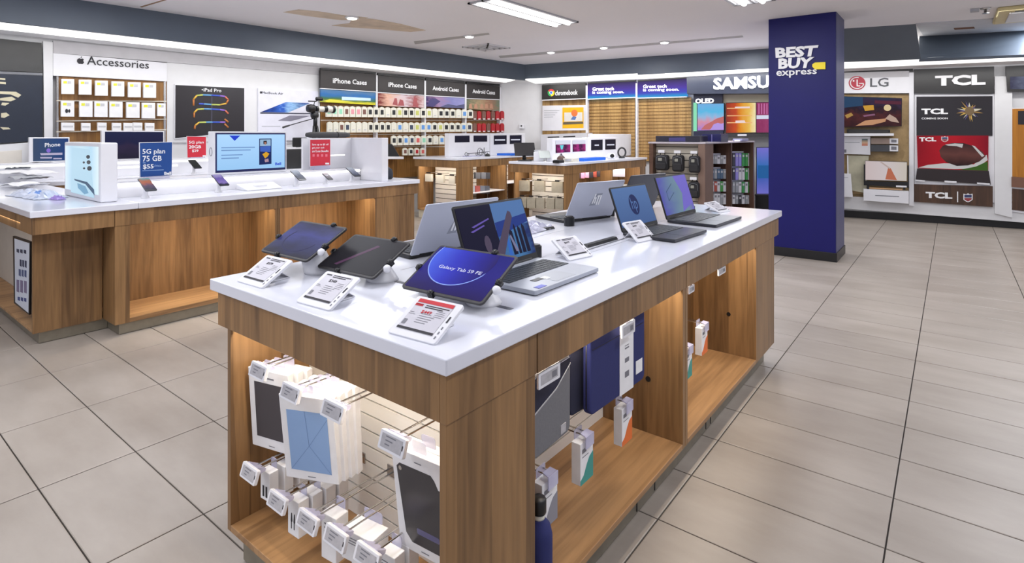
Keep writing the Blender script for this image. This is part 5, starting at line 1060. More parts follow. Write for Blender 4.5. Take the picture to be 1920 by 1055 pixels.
# camera with a long lens on a tripod
tx = -6.18; pt = Plane((tx, 0, 0), (1, 0, 0)); P = lambda u, v: pt.px(u, v)
f = P(592, 300); t = empty('camera', P(586, 210), label='black camera with a long pale lens on the black tripod', cat='camera'); t3 = empty('tripod', Vector((tx, f.y, TZ + .001)), label='black tripod with a pan handle standing before the lavender poster', cat='tripod')
hub = P(591, 236)
for k, (du, dx) in enumerate(((-9, .05), (1, -.10), (11, .08))):
    e = Vector((tx + dx, f.y + du * .014, TZ + .002)); obj('leg', MB().tube([hub + Vector((0, (du) * .0015, 0)), hub.lerp(e, .5), e], [.022, .016, .010], BLACK, 8), t3, True)
obj('column', MB().tube([P(591, 240), P(591.5, 214)], [.03, .026], BLACK, 10), t3, True); obj('head', MB().lathe([(.02, -.05), (.045, -.04), (.05, .0), (.04, .04), (.015, .05)], BLACK, 14, tuple(P(590, 216)), (0, 1, .1)), t3, True)
obj('pan_handle', MB().tube([P(588, 222), P(556, 231), P(541, 235.5)], [.006, .006, .007], BLACK, 7), t3, True); obj('grip', MB().tube([P(543, 234.8), P(530, 239)], [.011, .013], DARK, 8), t3, True)
obj('body', MB().lathe([(.02, -.08), (.05, -.075), (.062, -.03), (.055, .02), (.045, .03)], BLACK, 14, tuple(P(586, 203.5)), (0, 1, 0)), t, True)
lens = MB(); c0_ = P(592, 204); LP_ = mat('pale_lens_barrel', (206, 204, 196), .4)
for y0_, y1_, r, m in ((0, .03, .040, BLACK), (.03, .12, .040, LP_), (.12, .17, .046, BLACK), (.17, .25, .048, LP_), (.25, .29, .053, BLACK)): lens.lathe([(r, y0_), (r, y1_)], m, 16, tuple(c0_), (0, 1, 0))
obj('lens', lens, t, True); obj('plate', MB().box((tx - .03, c0_.y - .09, P(588, 210).z - .008), (tx + .03, c0_.y + .05, P(588, 210).z), BLACK), t, True, .002)
obj('microphone', MB().tube([P(578, 189.5), P(592, 190), P(598, 187)], .008, BLACK, 8), t, True); obj('viewfinder', MB().lathe([(.012, -.06), (.026, -.05), (.028, .03), (.018, .05)], BLACK, 12, tuple(P(599, 185.5)), (0, 1, 0)), t, True); obj('mount', MB().tube([P(590, 190), P(588, 199)], .006, BLACK, 6), t, True)

# ================================================================ back wall displays
p = Plane(A_, (.6, -.8, 0)); t = empty('thermostat', p.px(978, 240, .05), label='small white wall box with a black dot on the white corner', cat='thermostat'); panel('plate', p, [(973.5, 233), (983, 233), (983, 241), (973.5, 241)], WHITE, t, .08, .07, bevel=.004); panel('sensor', p, ellipse(977.5, 236, 1.6, 1.6, 10), BLACK, t, .082, .002)
t = wthing('display_bay', BWP, 1057, 300, 'back wall bay with a white board and a yellow picture under a black header', 'shelving', 'bays of the back wall')
h = panel('header_panel', BWP, [(1016, 159.5), (1098, 155), (1098, 184), (1016, 187)], mat('black_sign', (30, 28, 28), .4), t, .08, .06); letters(BWP, 'chromebook', [(1041, 170), (1083, 168), (1083, 177.5), (1041, 179)], h, LETTER, .082, .004, .01)
for k, (a0, a1, c) in enumerate(((30, 150, (220, 50, 46)), (150, 270, (46, 160, 80)), (270, 390, (246, 200, 40)))):
    mb = MB(); o_ = (1033.3, 173.6); pslab(mb, BWP, [o_] + [(o_[0] + 6.4 * math.cos(R(a)), o_[1] - 6.8 * math.sin(R(a))) for a in range(a1, a0 - 1, -12)], .086, .003, mat('disc_colour_%d' % k, c, .4)); obj('disc_emblem', mb, h, True)
mb = MB(); pslab(mb, BWP, ellipse(1033.3, 173.6, 3.2, 3.4, 14), .088, .002, LETTER); pslab(mb, BWP, ellipse(1033.3, 173.6, 2.4, 2.6, 14), .090, .002, mat('disc_blue', (60, 120, 220), .4)); obj('disc_centre', mb, h, True)
panel('trim', BWP, [(1016, 187), (1098, 184), (1098, 185.6), (1016, 188.6)], WHITE, t, .085, .03); panel('back_panel', BWP, [(1017, 188), (1098, 185), (1098, 252), (1017, 256)], WB, t, .0, .03)
bo = panel('board', BWP, [(1017, 198), (1098.5, 197), (1098.5, 244), (1017, 245)], WHITE, t, .04, .03); pi_ = panel('picture', BWP, [(1054.5, 201.5), (1094, 201), (1094, 240), (1054.5, 240.5)], mat('picture_yellow', (236, 182, 20), .5), bo, .042, .002)
panel('picture_laptop', BWP, [(1056, 229), (1093, 228), (1093.5, 232), (1055.5, 233.5)], mat('picture_grey', (96, 88, 74), .5), pi_, .044, .001); panel('picture_screen', BWP, [(1058, 211), (1092, 210.5), (1092, 227), (1058, 228)], mat('picture_pale', (224, 220, 214), .5), pi_, .044, .001)
panel('picture_ball', BWP, ellipse(1077, 212, 6, 6.5, 16), mat('picture_orange', (226, 120, 60), .5), pi_, .046, .001); panel('picture_ball', BWP, [(1070, 224), (1074, 218), (1081, 219), (1078, 225)], mat('picture_blue', (90, 120, 180), .5), pi_, .046, .001)
for v in (207, 211, 215, 219): panel('text_line', BWP, [(1020, v), (1049 - (v - 207), v - .4), (1049 - (v - 207), v + .6), (1020, v + 1)], GREY, bo, .042, .001)
t = wthing('drawer_cabinet', BWP, 1060, 300, 'white cabinet with two dark slots under the yellow picture', 'cabinet'); panel('body', BWP, [(1014, 252), (1100, 249), (1100, 330), (1014, 334)], WHITE, t, .30, .28); panel('slot', BWP, [(1027, 256.3), (1048.5, 255.6), (1048.5, 257.6), (1027, 258)], BLACK, t, .303, .004); panel('slot', BWP, [(1056, 255.3), (1078.5, 254.3), (1078.5, 256.8), (1056, 257.6)], BLACK, t, .303, .004)
GRADV = screen('header_violet_gradient', [(0, (40, 190, 255)), (.25, (80, 90, 226)), (.55, (94, 66, 188)), (1, (52, 36, 84))], 'Z', .75, .06, 2)
for k, (q, tx_, wd_, lb) in enumerate((([(1101.8, 157), (1191.7, 152.5), (1191.7, 181.5), (1101.8, 185)], (1111, 1170), [(1102.5, 187), (1190.5, 183.5), (1190.5, 300), (1102.5, 302)], 'empty wood slat bay under the left violet coming soon header'), ([(1195.3, 153), (1288, 147), (1288, 180.5), (1195.3, 183)], (1206, 1273), [(1196.5, 184.5), (1296, 182), (1296, 300), (1196.5, 302)], 'empty wood slat bay under the right violet coming soon header'))):
    t = wthing('display_bay', BWP, (q[0][0] + q[1][0]) / 2, 300, lb, 'shelving', 'bays of the back wall'); h = panel('header_panel', BWP, q, GRADV, t, .08, .06)
    yo = (q[0][1] + q[1][1]) / 2 - 155
    letters(BWP, 'Great tech', [(tx_[0], 164 + yo), (tx_[0] + 40 + 4 * k, 163 + yo), (tx_[0] + 40 + 4 * k, 169.3 + yo), (tx_[0], 170.3 + yo)], h, GLOW, .082, .004, .006); letters(BWP, 'is coming soon.', [(tx_[0], 171 + yo), (tx_[1], 169.8 + yo), (tx_[1], 176.4 + yo), (tx_[0], 178 + yo)], h, GLOW, .082, .004, .006)
    panel('rail', BWP, [(q[0][0], q[0][1] - 3), (q[1][0], q[1][1] - 3), (q[1][0], q[1][1] - .4), (q[0][0], q[0][1] - .4)], BLACK, t, .085, .05); panel('trim', BWP, [(q[3][0], q[3][1]), (q[2][0], q[2][1]), (q[2][0], q[2][1] + 1.8), (q[3][0], q[3][1] + 1.8)], WHITE, t, .085, .03); panel('post', BWP, [(q[0][0] - 3.6, q[0][1] + 3), (q[0][0] - .4, q[0][1] + 3), (q[0][0] - .4, 300), (q[0][0] - 3.6, 300)], WHITE, t, .09, .08)
    panel('back_panel', BWP, wd_, WB, t, .0, .02); mb = MB(); v = wd_[0][1] + 2
    while v < 296:
        s_ = .018 * (252 - v) / 60 * 2
        pslab(mb, BWP, [(wd_[0][0], v), (wd_[1][0], v - 3 * (252 - v) / 66), (wd_[1][0], v + 4.4 - 3 * (252 - v) / 66), (wd_[0][0], v + 4.6)], .014, .012, WB); v += 6.1
    obj('slat', mb, t, True, kind='stuff')
# big lit letter header, oled stand and televisions
t = wthing('sign_header', BWP, 1400, 190, 'dark lit header with white capital letters partly hidden by the blue pillar', 'sign'); h = panel('header_panel', BWP, [(1287.5, 143.5), (1508, 130.5), (1508, 175), (1288, 175.8)], mat('blue_black_header', (48, 54, 72), .35), t, .25, .22)
letters(BWP, 'SAMSUNG', [(1338, 146.5), (1499, 138), (1499, 163.4), (1338, 168.2)], h, GLOW, .252, .02, .03)
area('letter_glow', BWP.px(1395, 158, .40), 1.2, .2, 4, (.75, .82, 1), (R(-90), 0, R(7)))
panel('backing_wall', BWP, [(1354, 176), (1500, 176), (1500, 196), (1354, 196)], mat('beige_wall_panel', (206, 196, 170), .6), t, .02, .02)
def tv(pl, q, scr, label, off=.12, th=.05, bez=1.2, name='television', base=None):
    t = empty(name, pl.px((q[0][0] + q[1][0]) / 2, (q[2][1] + q[3][1]) / 2, off), label=label, cat='television'); c = (sum(p_[0] for p_ in q) / 4, sum(p_[1] for p_ in q) / 4)
    k = [(u + (bez if u > c[0] else -bez), v + (bez if v > c[1] else -bez)) for u, v in q]; panel('body', pl, k, BLACK, t, off, th); s = panel('screen', pl, q, scr, t, off + .002, .002)
    return t, s
NB = mat('navy_display_stand', (28, 30, 60), .35)
t = wthing('display_stand', BWP, 1328, 254, 'navy display stand with three white capitals above the beach picture television', 'display stand'); panel('header_panel', BWP, [(1300.5, 176), (1354.6, 175.5), (1354.6, 195), (1300.5, 195)], NB, t, .10, .09); letters(BWP, 'OLED', [(1304, 185), (1338.5, 184), (1338.5, 193.2), (1304, 194)], t, GLOW, .102, .008, .03); panel('base', BWP, [(1300.5, 246), (1356, 245), (1356, 256), (1300.5, 256)], NB, t, .12, .11)
panel('edge_light', BWP, [(1300, 192.5), (1306, 192.3), (1306, 246), (1300, 246)], mat('mint_edge_light', (150, 240, 196), .4, emit=.9), t, .11, .02)
SEA = screen('tv_sea_picture', [(0, (170, 130, 220)), (.3, (220, 150, 170)), (.5, (150, 190, 230)), (.7, (90, 190, 236)), (1, (120, 180, 236))], 'Z', .95, .35, 4)
t, s = tv(BWP, [(1308, 194.5), (1357, 194), (1357, 243.5), (1308, 244.5)], SEA, 'television with a blue sea and pink coral picture on the navy stand')
panel('picture_coral', BWP, [(1314, 243), (1322, 234), (1334, 228), (1344, 222), (1357, 218), (1357, 230), (1340, 236), (1330, 243)], mat('picture_coral', (214, 120, 120), .4, emit=.8), s, .124, .0008); panel('picture_coral', BWP, [(1332, 243), (1338, 233), (1346, 230), (1352, 232), (1357, 231), (1357, 243)], mat('picture_lilac', (190, 160, 240), .4, emit=.9), s, .1245, .0008)
t, s = tv(BWP, [(1361.5, 193.5), (1417, 192.5), (1417, 248), (1361.5, 249)], screen('tv_orange_picture', [(0, (150, 50, 30)), (.3, (206, 76, 30)), (.5, (236, 150, 30)), (.8, (246, 200, 90)), (1, (255, 240, 190))], 'X', .9, .25, 4), 'television with an orange shelf picture beside the blue pillar')
for v in (202, 216, 229): panel('picture_shelf', BWP, [(1363, v), (1410, v - .2), (1410, v + 1.6), (1363, v + 2)], mat('picture_pale_orange', (250, 190, 130), .4, emit=.9), s, .124, .0008)
panel('picture_white', BWP, [(1378, 200), (1406, 199.5), (1406, 202.4), (1378, 202.6)], mat('picture_warm_white', (250, 226, 224), .4, emit=.9), s, .125, .0008); panel('picture_white', BWP, [(1379, 226), (1396, 225.5), (1398, 230), (1379, 230.5)], mat('picture_warm_white', (250, 226, 224)), s, .125, .0008)
t, s = tv(BWP, [(1418.5, 192.5), (1490, 191), (1490, 247.5), (1418.5, 248.5)], screen('tv_magenta_picture', [(0, (150, 50, 100)), (.5, (170, 70, 120)), (1, (130, 40, 110))], 'X', .85, .6, 9), 'television with a magenta picture half hidden by the blue pillar'); panel('picture_band', BWP, [(1418.5, 216), (1490, 215), (1490, 222), (1418.5, 223)], mat('picture_cool_white', (226, 230, 250), .4, emit=.9), s, .124, .0008)
for k in range(4): panel('picture_stripe', BWP, [(1422 + 5 * k, 194), (1424 + 5 * k, 194), (1424 + 5 * k, 214), (1422 + 5 * k, 214)], mat('picture_pink_stripe', (214, 120, 180), .4, emit=.85), s, .124, .0008)
t = wthing('media_shelf', BWP, 1400, 256, 'dark shelf with a white label under the orange television', 'shelf'); panel('board', BWP, [(1356, 250.5), (1500, 250), (1500, 256), (1356, 257)], DARK, t, .22, .22); panel('label', BWP, [(1383, 251.5), (1400, 251.3), (1400, 254.5), (1383, 254.8)], WHITE, t, .224, .003)
t, s = tv(BWP, [(1419, 277), (1490, 276), (1490, 364), (1419, 365)], screen('tv_violet_picture', [(0, (128, 122, 220)), (.4, (60, 100, 190)), (.6, (60, 120, 200)), (1, (132, 124, 226))], 'Z', .8, .15, 3), 'tall violet screen standing low beside the blue pillar', .10, .05); panel('picture_band', BWP, [(1421, 310), (1490, 310), (1490, 334), (1421, 334)], mat('picture_sea_blue', (44, 110, 180), .4, emit=.7), s, .104, .0008)
t = wthing('media_console', BWP, 1440, 420, 'black low console under the tall violet screen', 'console'); panel('body', BWP, [(1416, 366), (1500, 366), (1500, 392), (1416, 392)], BLACK, t, .25, .23); panel('top', BWP, [(1415, 364.5), (1500, 364.5), (1500, 366.5), (1415, 366.5)], DARK, t, .26, .25)

# ================================================================ the two islands in the middle
TAUPE = mat('taupe_card', (150, 144, 130), .6, var=.08, scale=20); PALEC = mat('pale_cream_card', (206, 202, 190), .6)
def island(name, X1, Y0, W, L, zt, label):
    t = empty(name, (X1 - W / 2, Y0 + L / 2, 0), label=label, cat='table', group='walnut display islands'); X0, Y1 = X1 - W, Y0 + L; zf = zt - .15
    bx('countertop', (X0, Y0, zt - .035), (X1, Y1, zt), SLAB, t, .004)
    for a, b in (((X0 + .02, Y0 + .012, zf), (X1 - .034, Y0 + .032, zt - .035)), ((X1 - .033, Y0 + .012, zf), (X1 - .012, Y1 - .012, zt - .035)), ((X0 + .02, Y0 + .033, zf), (X0 + .04, Y1 - .012, zt - .035))): bx('fascia_panel', a, b, W_, t)
    x0, x1 = X0 + .07, X1 - .016
    bx('side_panel', (x0, Y0 + .03, .13), (x0 + .025, Y0 + .36, zf), W_, t); bx('side_panel', (x1 - .025, Y0 + .03, .13), (x1, Y0 + .39, zf), W_, t)
    bx('shelf', (x0 + .026, Y0 + .03, .13), (x1 - .026, Y0 + .36, .155), WH, t)
    slatwall('slat_wall', (x0 + .1, Y0 + .33, .156), EX, -EY, x1 - x0 - .127, .156, zf, .075, t, gap=.010)
    ys = [Y0 + .39, Y0 + .39 + (L - .6) * .5, Y0 + L - .21]
    for k in range(2):
        a, b = ys[k], ys[k + 1]
        slatwall('slat_wall', (x1 - .40, a + .001, .156), EY, EX, (b - a) * .62, .156, zf, .075, t, gap=.010); bx('back_panel', (x1 - .412, a + (b - a) * .62, .156), (x1 - .40, b - .03, zf), W_, t)
        bx('divider', (x1 - .4, b - .028, .13), (x1, b, zf), W_, t); bx('shelf', (x1 - .4, a + .001, .13), (x1, b - .03, .155), WH, t)
        g_ = .40 if k == 0 else .5
        bx('glass_shelf', (x1 - .38, a + .02, g_), (x1 - .02, b - .04, g_ + .012), WHITE, t)
        area('shelf_lamp', (x1 - .06, (a + b) / 2, zf + .05), .03, (b - a) * .8, 3, LEDW); bx('light_strip', (x1 - .05, a + .05, zf + .06), (x1 - .04, b - .08, zf + .066), WARM, t, 0)
    area('shelf_lamp', ((x0 + x1) / 2, Y0 + .06, zf + .05), .7, .03, 4, LEDW)
    bx('end_panel', (x0, Y1 - .20, .13), (x1, Y1 - .03, zf), W_, t); bx('kick_plate', (x0 + .012, Y0 + .045, .003), (x1 - .025, Y1 - .06, .1295), mat('cream_plinth', (204, 196, 176), .5), t, .002)
    return t, x0, x1, ys, zf
I2 = island('display_island', -3.171, 5.402, .94, 2.52, .955, 'nearer walnut island with taupe packages in its end bay')
I1 = island('display_island', -5.06, 5.34, .96, 2.3, .975, 'farther walnut island beside the case wall with an almost empty end bay')
def hung(pl, u0, v0, u1, v1, m, label, group, off=.0, th=.04, name='hanging_package', cat='package', top=True):
    t = empty(name, pl.px((u0 + u1) / 2, v1, off), label=label, cat=cat, group=group); panel('packet', pl, [(u0, v0), (u1, v0 + .4), (u1, v1 + .4), (u0, v1)], m, t, off, th, bevel=.002)
    if top:
        a = pl.px((u0 + u1) / 2, v0 - 2.2, off); b = a - pl.n * .22
        obj('hook', MB().tube([a, b], .005, CHROME, 6), t, True); panel('label', pl, [((u0 + u1) / 2 - 4, v0 - 3.6), ((u0 + u1) / 2 + 4, v0 - 3.4), ((u0 + u1) / 2 + 4, v0 - .8), ((u0 + u1) / 2 - 4, v0 - 1)], BLACK, t, off + .004, .004)
    return t
e2 = Plane((0, 5.402 + .12, 0), (0, -1, 0)); e1 = Plane((0, 5.34 + .12, 0), (0, -1, 0)); G2 = 'taupe packages in the island end bay'
for k, (a, b, v) in enumerate(((973, 991, 338), (1001, 1020, 339), (1034, 1055, 341))): hung(e2, a, v, b, v + 20, TAUPE, 'taupe package, %s from the left in the top row of the island end bay' % ORD[k], G2)
for k, (a, b, v) in enumerate(((971, 986, 369), (988, 1003, 370), (1005, 1020, 371), (1024, 1039, 371.5), (1041, 1056, 372))): hung(e2, a, v, b, v + 20, TAUPE, 'taupe package, %s from the left in the bottom row of the island end bay' % ORD[k], G2)
for k, (a, b, v) in enumerate(((797, 809, 326), (817, 831, 328), (841, 853, 330))): hung(e1, a, v, b, v + 14, PALEC, 'pale package, %s from the left in the farther island end bay' % ORD[k], 'pale packages in the farther island')
s1 = Plane((-5.06 - .13, 0, 0), (1, 0, 0)); s2 = Plane((-3.171 - .13, 0, 0), (1, 0, 0))
for k, (u, c) in enumerate(((884, (96, 98, 104)), (896, (110, 112, 118)), (907, (120, 122, 130)), (915, (70, 72, 80)))): hung(s1, u - 4, 323, u + 4, 335, mat('packet_grey_%d' % k, c, .5), 'grey packet, %s from the left on the upper shelf of the farther island' % ORD[k], 'packets in the farther island', top=False)
for k, (u, c) in enumerate(((886, (190, 190, 196)), (896, (176, 90, 84)), (905, (120, 124, 134)), (914, (90, 94, 104)))): hung(s1, u - 4.4, 348, u + 4.4, 363, mat('packet_low_%d' % k, c, .5), '%s packet, %s from the left on the lower shelf of the farther island' % (['white', 'dull red', 'mid grey', 'slate'][k], ORD[k]), 'packets in the farther island', top=False)
for k, (u, v0, v1, c, n_) in enumerate(((1086, 321, 334, (70, 60, 74), 'dark'), (1093, 320, 334, (222, 150, 190), 'pink'), (1101, 319, 333, (214, 160, 196), 'pale pink'), (1109, 319, 333, (40, 40, 50), 'black'), (1116, 318, 332, (150, 70, 60), 'rust'), (1122, 318, 331, (60, 56, 66), 'charcoal'))): hung(s2, u - 3.4, v0, u + 3.4, v1, mat('packet_side_%d' % k, c, .5), '%s packet in the side bay of the nearer island' % n_, 'packets in the side bay of the nearer island', top=False)
hung(s2, 1148, 316, 1172, 331, mat('packet_white_blue', (214, 216, 236), .5), 'white boxed item in the second side bay of the nearer island', 'packets in the side bay of the nearer island', top=False)
hung(s2, 1200, 309, 1206, 322, mat('packet_cream', (220, 216, 200), .5), 'cream packet in the last side bay of the nearer island', 'packets in the side bay of the nearer island', top=False)
# screens standing on the islands
def blade(X, q, zb, label, screens, th=.10):
    pl = Plane((X, 0, 0), (1, 0, 0)); P_0 = pl.px(*q[0]); P_1 = pl.px(*q[1]); z1 = (P_0.z + P_1.z) / 2
    t = empty('display_unit', (X - th / 2, (P_0.y + P_1.y) / 2, zb), label=label, cat='display', group='white display units on the islands'); bx('board', (X - th, P_0.y, zb + .0006), (X, P_1.y, z1), WHITE, t, .006)
    for nm, sq, m, ex in screens:
        s = panel('screen', pl, sq, m, t, .003, .002)
        for w in ex: panel('picture_band', pl, w[0], w[1], s, .005, .001)
    return t
WBAND = mat('screen_white_band', (236, 238, 255), .4, emit=.9); DN = screen('dark_display_picture', [(0, (26, 24, 44)), (1, (32, 30, 56))], 'Z', .6, .2, 3); PKD = screen('pink_game_picture', [(0, (20, 14, 34)), (.4, (200, 50, 150)), (.6, (60, 20, 70)), (1, (190, 50, 140))], 'Y', .8, .7, 5)
blade(-5.45, [(842, 250), (918, 250)], .975, 'white display unit with two plain dark screens on the farther island', [('a', [(853, 254.3), (880.5, 254), (880.5, 266.5), (853, 267)], DN, ()), ('b', [(888, 254), (913.5, 254), (913.5, 265.5), (888, 265.5)], DN, ())])
blade(-5.45, [(919, 250), (985, 250)], .975, 'white display unit with two banded dark screens on the farther island', [('a', [(926, 254), (950, 253.6), (950, 270), (926, 271)], DN, [([(928, 261.2), (947, 261), (947, 263.4), (928, 263.6)], WBAND)]), ('b', [(956, 253.6), (978, 253.2), (978, 269), (956, 270)], DN, [([(958, 261), (975, 260.8), (975, 262.8), (958, 263)], WBAND)])])
blade(-3.58, [(1036, 259.5), (1100.5, 258)], .955, 'white display unit with two pink game screens on the nearer island', [('a', [(1042, 263.5), (1069.5, 263), (1069.5, 285), (1042, 286.5)], PKD, [([(1042, 263.5), (1069.5, 263), (1069.5, 270.5), (1042, 271)], WBAND), ([(1050, 272), (1057, 272), (1055, 280), (1052, 280)], mat('screen_cyan', (110, 230, 240), .4, emit=.9))]), ('b', [(1074, 263), (1098, 262.4), (1098, 283), (1074, 284.5)], PKD, [([(1074, 263), (1098, 262.4), (1098, 269.6), (1074, 270.4)], WBAND)])])
blade(-3.58, [(1101, 258), (1156, 257)], .955, 'white display unit with two navy screens on the nearer island', [('a', [(1108.5, 262), (1130, 261.4), (1130, 281), (1108.5, 282)], DN, [([(1115, 271), (1123, 270.8), (1123, 273.2), (1115, 273.4)], WBAND)]), ('b', [(1135, 261.2), (1154.5, 260.8), (1154.5, 279.5), (1135, 280.5)], DN, [([(1138, 270.3), (1152, 270), (1152, 272.2), (1138, 272.5)], WBAND)])])
t = blade(-3.50, [(1128, 250.5), (1205, 251.5)], .955, 'tall blank white display unit at the far end of the nearer island', [], .05); t.location.x -= .2
# things on the islands
zt = .955
def isl(u, X, z=.955): return Vector((X, onx(u, 300, X).y, z))
def flat_on(name, p_, sx, sy, hh, m, label, cat, rz=0, bevel=.003):
    t = empty(name, p_, rz, label, cat); b_ = obj('body', MB().box((-sx / 2, -sy / 2, .0006), (sx / 2, sy / 2, hh), m), t, bevel=bevel); return t
t = flat_on('blue_tray', isl(956, -5.2, .975), .30, .34, .035, mat('blue_plastic', (30, 104, 214), .35), 'blue tray on the farther island behind the tilted black monitor', 'tray'); obj('lip', MB().box((-.14, -.16, .035), (.14, .16, .037), mat('blue_plastic_dark', (24, 84, 180), .35)), t)
t = flat_on('blue_tray', isl(1106, -3.33), .18, .62, .04, mat('blue_plastic', (30, 104, 214)), 'long blue tray on the nearer island before the pink screens', 'tray'); obj('lip', MB().box((-.08, -.30, .04), (.08, .30, .042), mat('blue_plastic_dark', (24, 84, 180))), t)
t = empty('mouse', isl(914, -5.2, .976), R(30), 'black computer mouse on the farther island', 'mouse'); obj('body', MB().lathe([(.055, 0), (.06, .01), (.05, .03), (.02, .042), (.001, .044)], BLACK, 18, sx=.65), t); obj('wheel', MB().lathe([(.008, -.004), (.008, .004)], DARK, 10, (0, .025, .04), (1, 0, 0)), t)
pb = isl(895, -5.33, .9755); t = empty('wire_stand', pb, 0, 'tangle of thin black wire rings on a clear base before the dark screens', 'display stand')
obj('base', MB().box((-.05, -.30, .001), (.05, .28, .012), CLEAR), t, bevel=.002)
for k, (y, z, r) in enumerate(((-.27, .03, .028), (-.23, .045, .02), (-.02, .05, .022), (.05, .07, .06), (.08, .06, .05), (.2, .05, .028))): obj('ring', MB().tube([(0.004 * k, y + r * math.cos(R(24 * q)), .012 + r + r * math.sin(R(24 * q))) for q in range(15)], .0045, BLACK, 6, True), t)
obj('bar', MB().tube([(0, -.24, .05), (0, .0, .055), (0, .30, .07)], .006, BLACK, 6), t); obj('post', MB().tube([(0, .17, .012), (0, .17, .14)], .006, BLACK, 6), t)
pm_ = isl(984, -3.98); t = empty('tilted_monitor', (pm_.x, pm_.y, zt), R(50), 'tilted black till monitor at the corner between the two islands', 'monitor'); F = fr((0, 0, .17), 25)
obj('screen', MB(F).prism(rrect(-.15, -.10, .15, .10, .01), (0, 0, 0), EX, EY, EZ, .02, mat('till_screen_black', (38, 36, 38), .25)), t, bevel=.003); obj('neck', MB().tube([(0, .03, .01), (0, .05, .12)], [.03, .02], BLACK, 10), t); obj('base', MB().lathe([(.10, 0), (.10, .01), (.04, .02)], BLACK, 20), t)
for k in range(2): obj('cable', MB().tube([(.05 + .03 * k, .0, .02), (.10, -.03 + .03 * k, .012), (.16, .03 * k, .01), (.2, .05, .012)], .005, BLACK, 6), t)
p_ = isl(1013, -3.80); t = empty('label_printer', (p_.x, p_.y, zt), R(30), 'white label printer with a black dot beside the till monitor', 'printer'); obj('body', MB().prism([(-.09, 0), (.09, 0), (.09, .09), (-.03, .14), (-.09, .13)], (0, -.06, 0), EX, EZ, -EY, .12, WHITE), t, bevel=.008); obj('lid', MB().box((-.085, -.05, .138), (.0, .05, .155), GREY), t, bevel=.006); obj('button', MB().lathe([(.014, 0), (.012, .01), (.001, .011)], BLACK, 12, (.065, -.02, .10)), t)
p_ = isl(1021, -3.66); t = empty('small_sign', p_, R(60), 'small grey sign plate on a thin stand on the nearer island', 'sign'); obj('plate', MB(fr((0, 0, .10), 25)).prism(rrect(-.085, -.055, .085, .055, .004), (0, 0, 0), EX, EY, EZ, .006, mat('grey_green_plate', (186, 192, 188), .5)), t, bevel=.001); obj('stem', MB().tube([(0, .01, 0), (0, .01, .07)], .006, CHROME, 8), t); obj('foot', MB().lathe([(.035, 0), (.035, .006), (.01, .008)], CHROME, 14), t)
t = flat_on('black_box', isl(1047, -3.30), .10, .13, .035, BLACK, 'small black box at the edge of the nearer island', 'box'); obj('lid', MB().box((-.04, -.05, .035), (.04, .05, .04), DARK), t)
t = empty('headset', isl(1052, -3.42), R(20), 'brown and black headset lying on the nearer island', 'headset')
for s in (-1, 1): obj('ear_cup', MB().lathe([(.03, -.02), (.042, -.01), (.042, .012), (.03, .02)], mat('brown_leather', (92, 70, 62), .5), 14, (0, s * .06, .043), (0, 1, 0)), t)
obj('band', MB().tube([(0, .062 * math.cos(R(a)), .06 + .05 * math.sin(R(a))) for a in range(0, 181, 20)], .008, BLACK, 8), t)
t = flat_on('paper_box', isl(1071, -3.33), .16, .16, .05, PALEC, 'pale paper box beside the brown headset on the nearer island', 'box', bevel=.002); obj('label', MB().box((-.05, -.081, .01), (.05, -.080, .04), GREY), t)
t = empty('web_camera', isl(1146, -3.33), R(40), 'white round gadget with a black lens on the nearer island', 'camera'); obj('body', MB().lathe([(.05, 0), (.06, .02), (.06, .06), (.045, .085), (.001, .09)], WHITE, 18), t); obj('lens', MB().lathe([(.03, 0), (.032, .02), (.02, .024)], BLACK, 14, (0, -.05, .05), (0, -1, 0)), t)
t = empty('ring_gadget', isl(1166, -3.36), R(60), 'dark ring shaped gadget at the back of the nearer island', 'gadget'); obj('ring', MB().tube([(.07 * math.cos(R(20 * k)), 0, .09 + .075 * math.sin(R(20 * k))) for k in range(18)], .014, DARK, 8, True), t); obj('base', MB().lathe([(.05, 0), (.05, .012), (.02, .02)], BLACK, 14), t)

# ================================================================ gondola with backpacks
YG_ = 6.0; XG0, XG1 = -2.27, -1.548; YG1 = 8.15; ZG = 1.215
gd = empty('gondola', ((XG0 + XG1) / 2, (YG_ + YG1) / 2, 0), label='brown gondola shelf with black backpacks on its end and packets along its side', cat='shelving')
BRN = wood('dark_gondola_wood', (66, 44, 32), (106, 76, 60)); GSL = mat('greige_slatwall', (190, 182, 168), .5)
bx('end_post', (XG0, YG_, .10), (XG0 + .05, YG_ + .3, ZG), BRN, gd); bx('end_post', (XG1 - .085, YG_, .10), (XG1, YG_ + .30, ZG), mat('grey_brown_post', (122, 98, 86), .5), gd)
slatwall('slat_wall', (XG0 + .051, YG_ + .1, .16), EX, -EY, XG1 - XG0 - .137, .16, ZG, .085, gd, GSL, .010)
bx('top', (XG0 - .01, YG_ - .01, ZG), (XG1 + .01, YG1, ZG + .02), mat('grey_white_shelf', (190, 182, 190), .4), gd); bx('plinth', (XG0, YG_ + .02, .002), (XG1 + .10, YG1, .10), mat('taupe_plinth', (112, 88, 72), .5), gd)
mid = YG_ + 1.02
slatwall('slat_wall', (XG1 - .36, YG_ + .301, .11), EY, EX, YG1 - YG_ - .32, .11, ZG, .12, gd, GSL, .012)
for y in (mid, YG1 - .05): bx('divider', (XG1 - .35, y, .10), (XG1, y + .05, ZG), BRN, gd)
bx('inner_panel', (XG0, YG_ + .3, .10), (XG0 + .02, YG1, ZG), BRN, gd)
eg = Plane((0, YG_ - .02, 0), (0, -1, 0)); BAGM = mat('black_bag_fabric', (38, 37, 40), .8, bump=.25, scale=70)
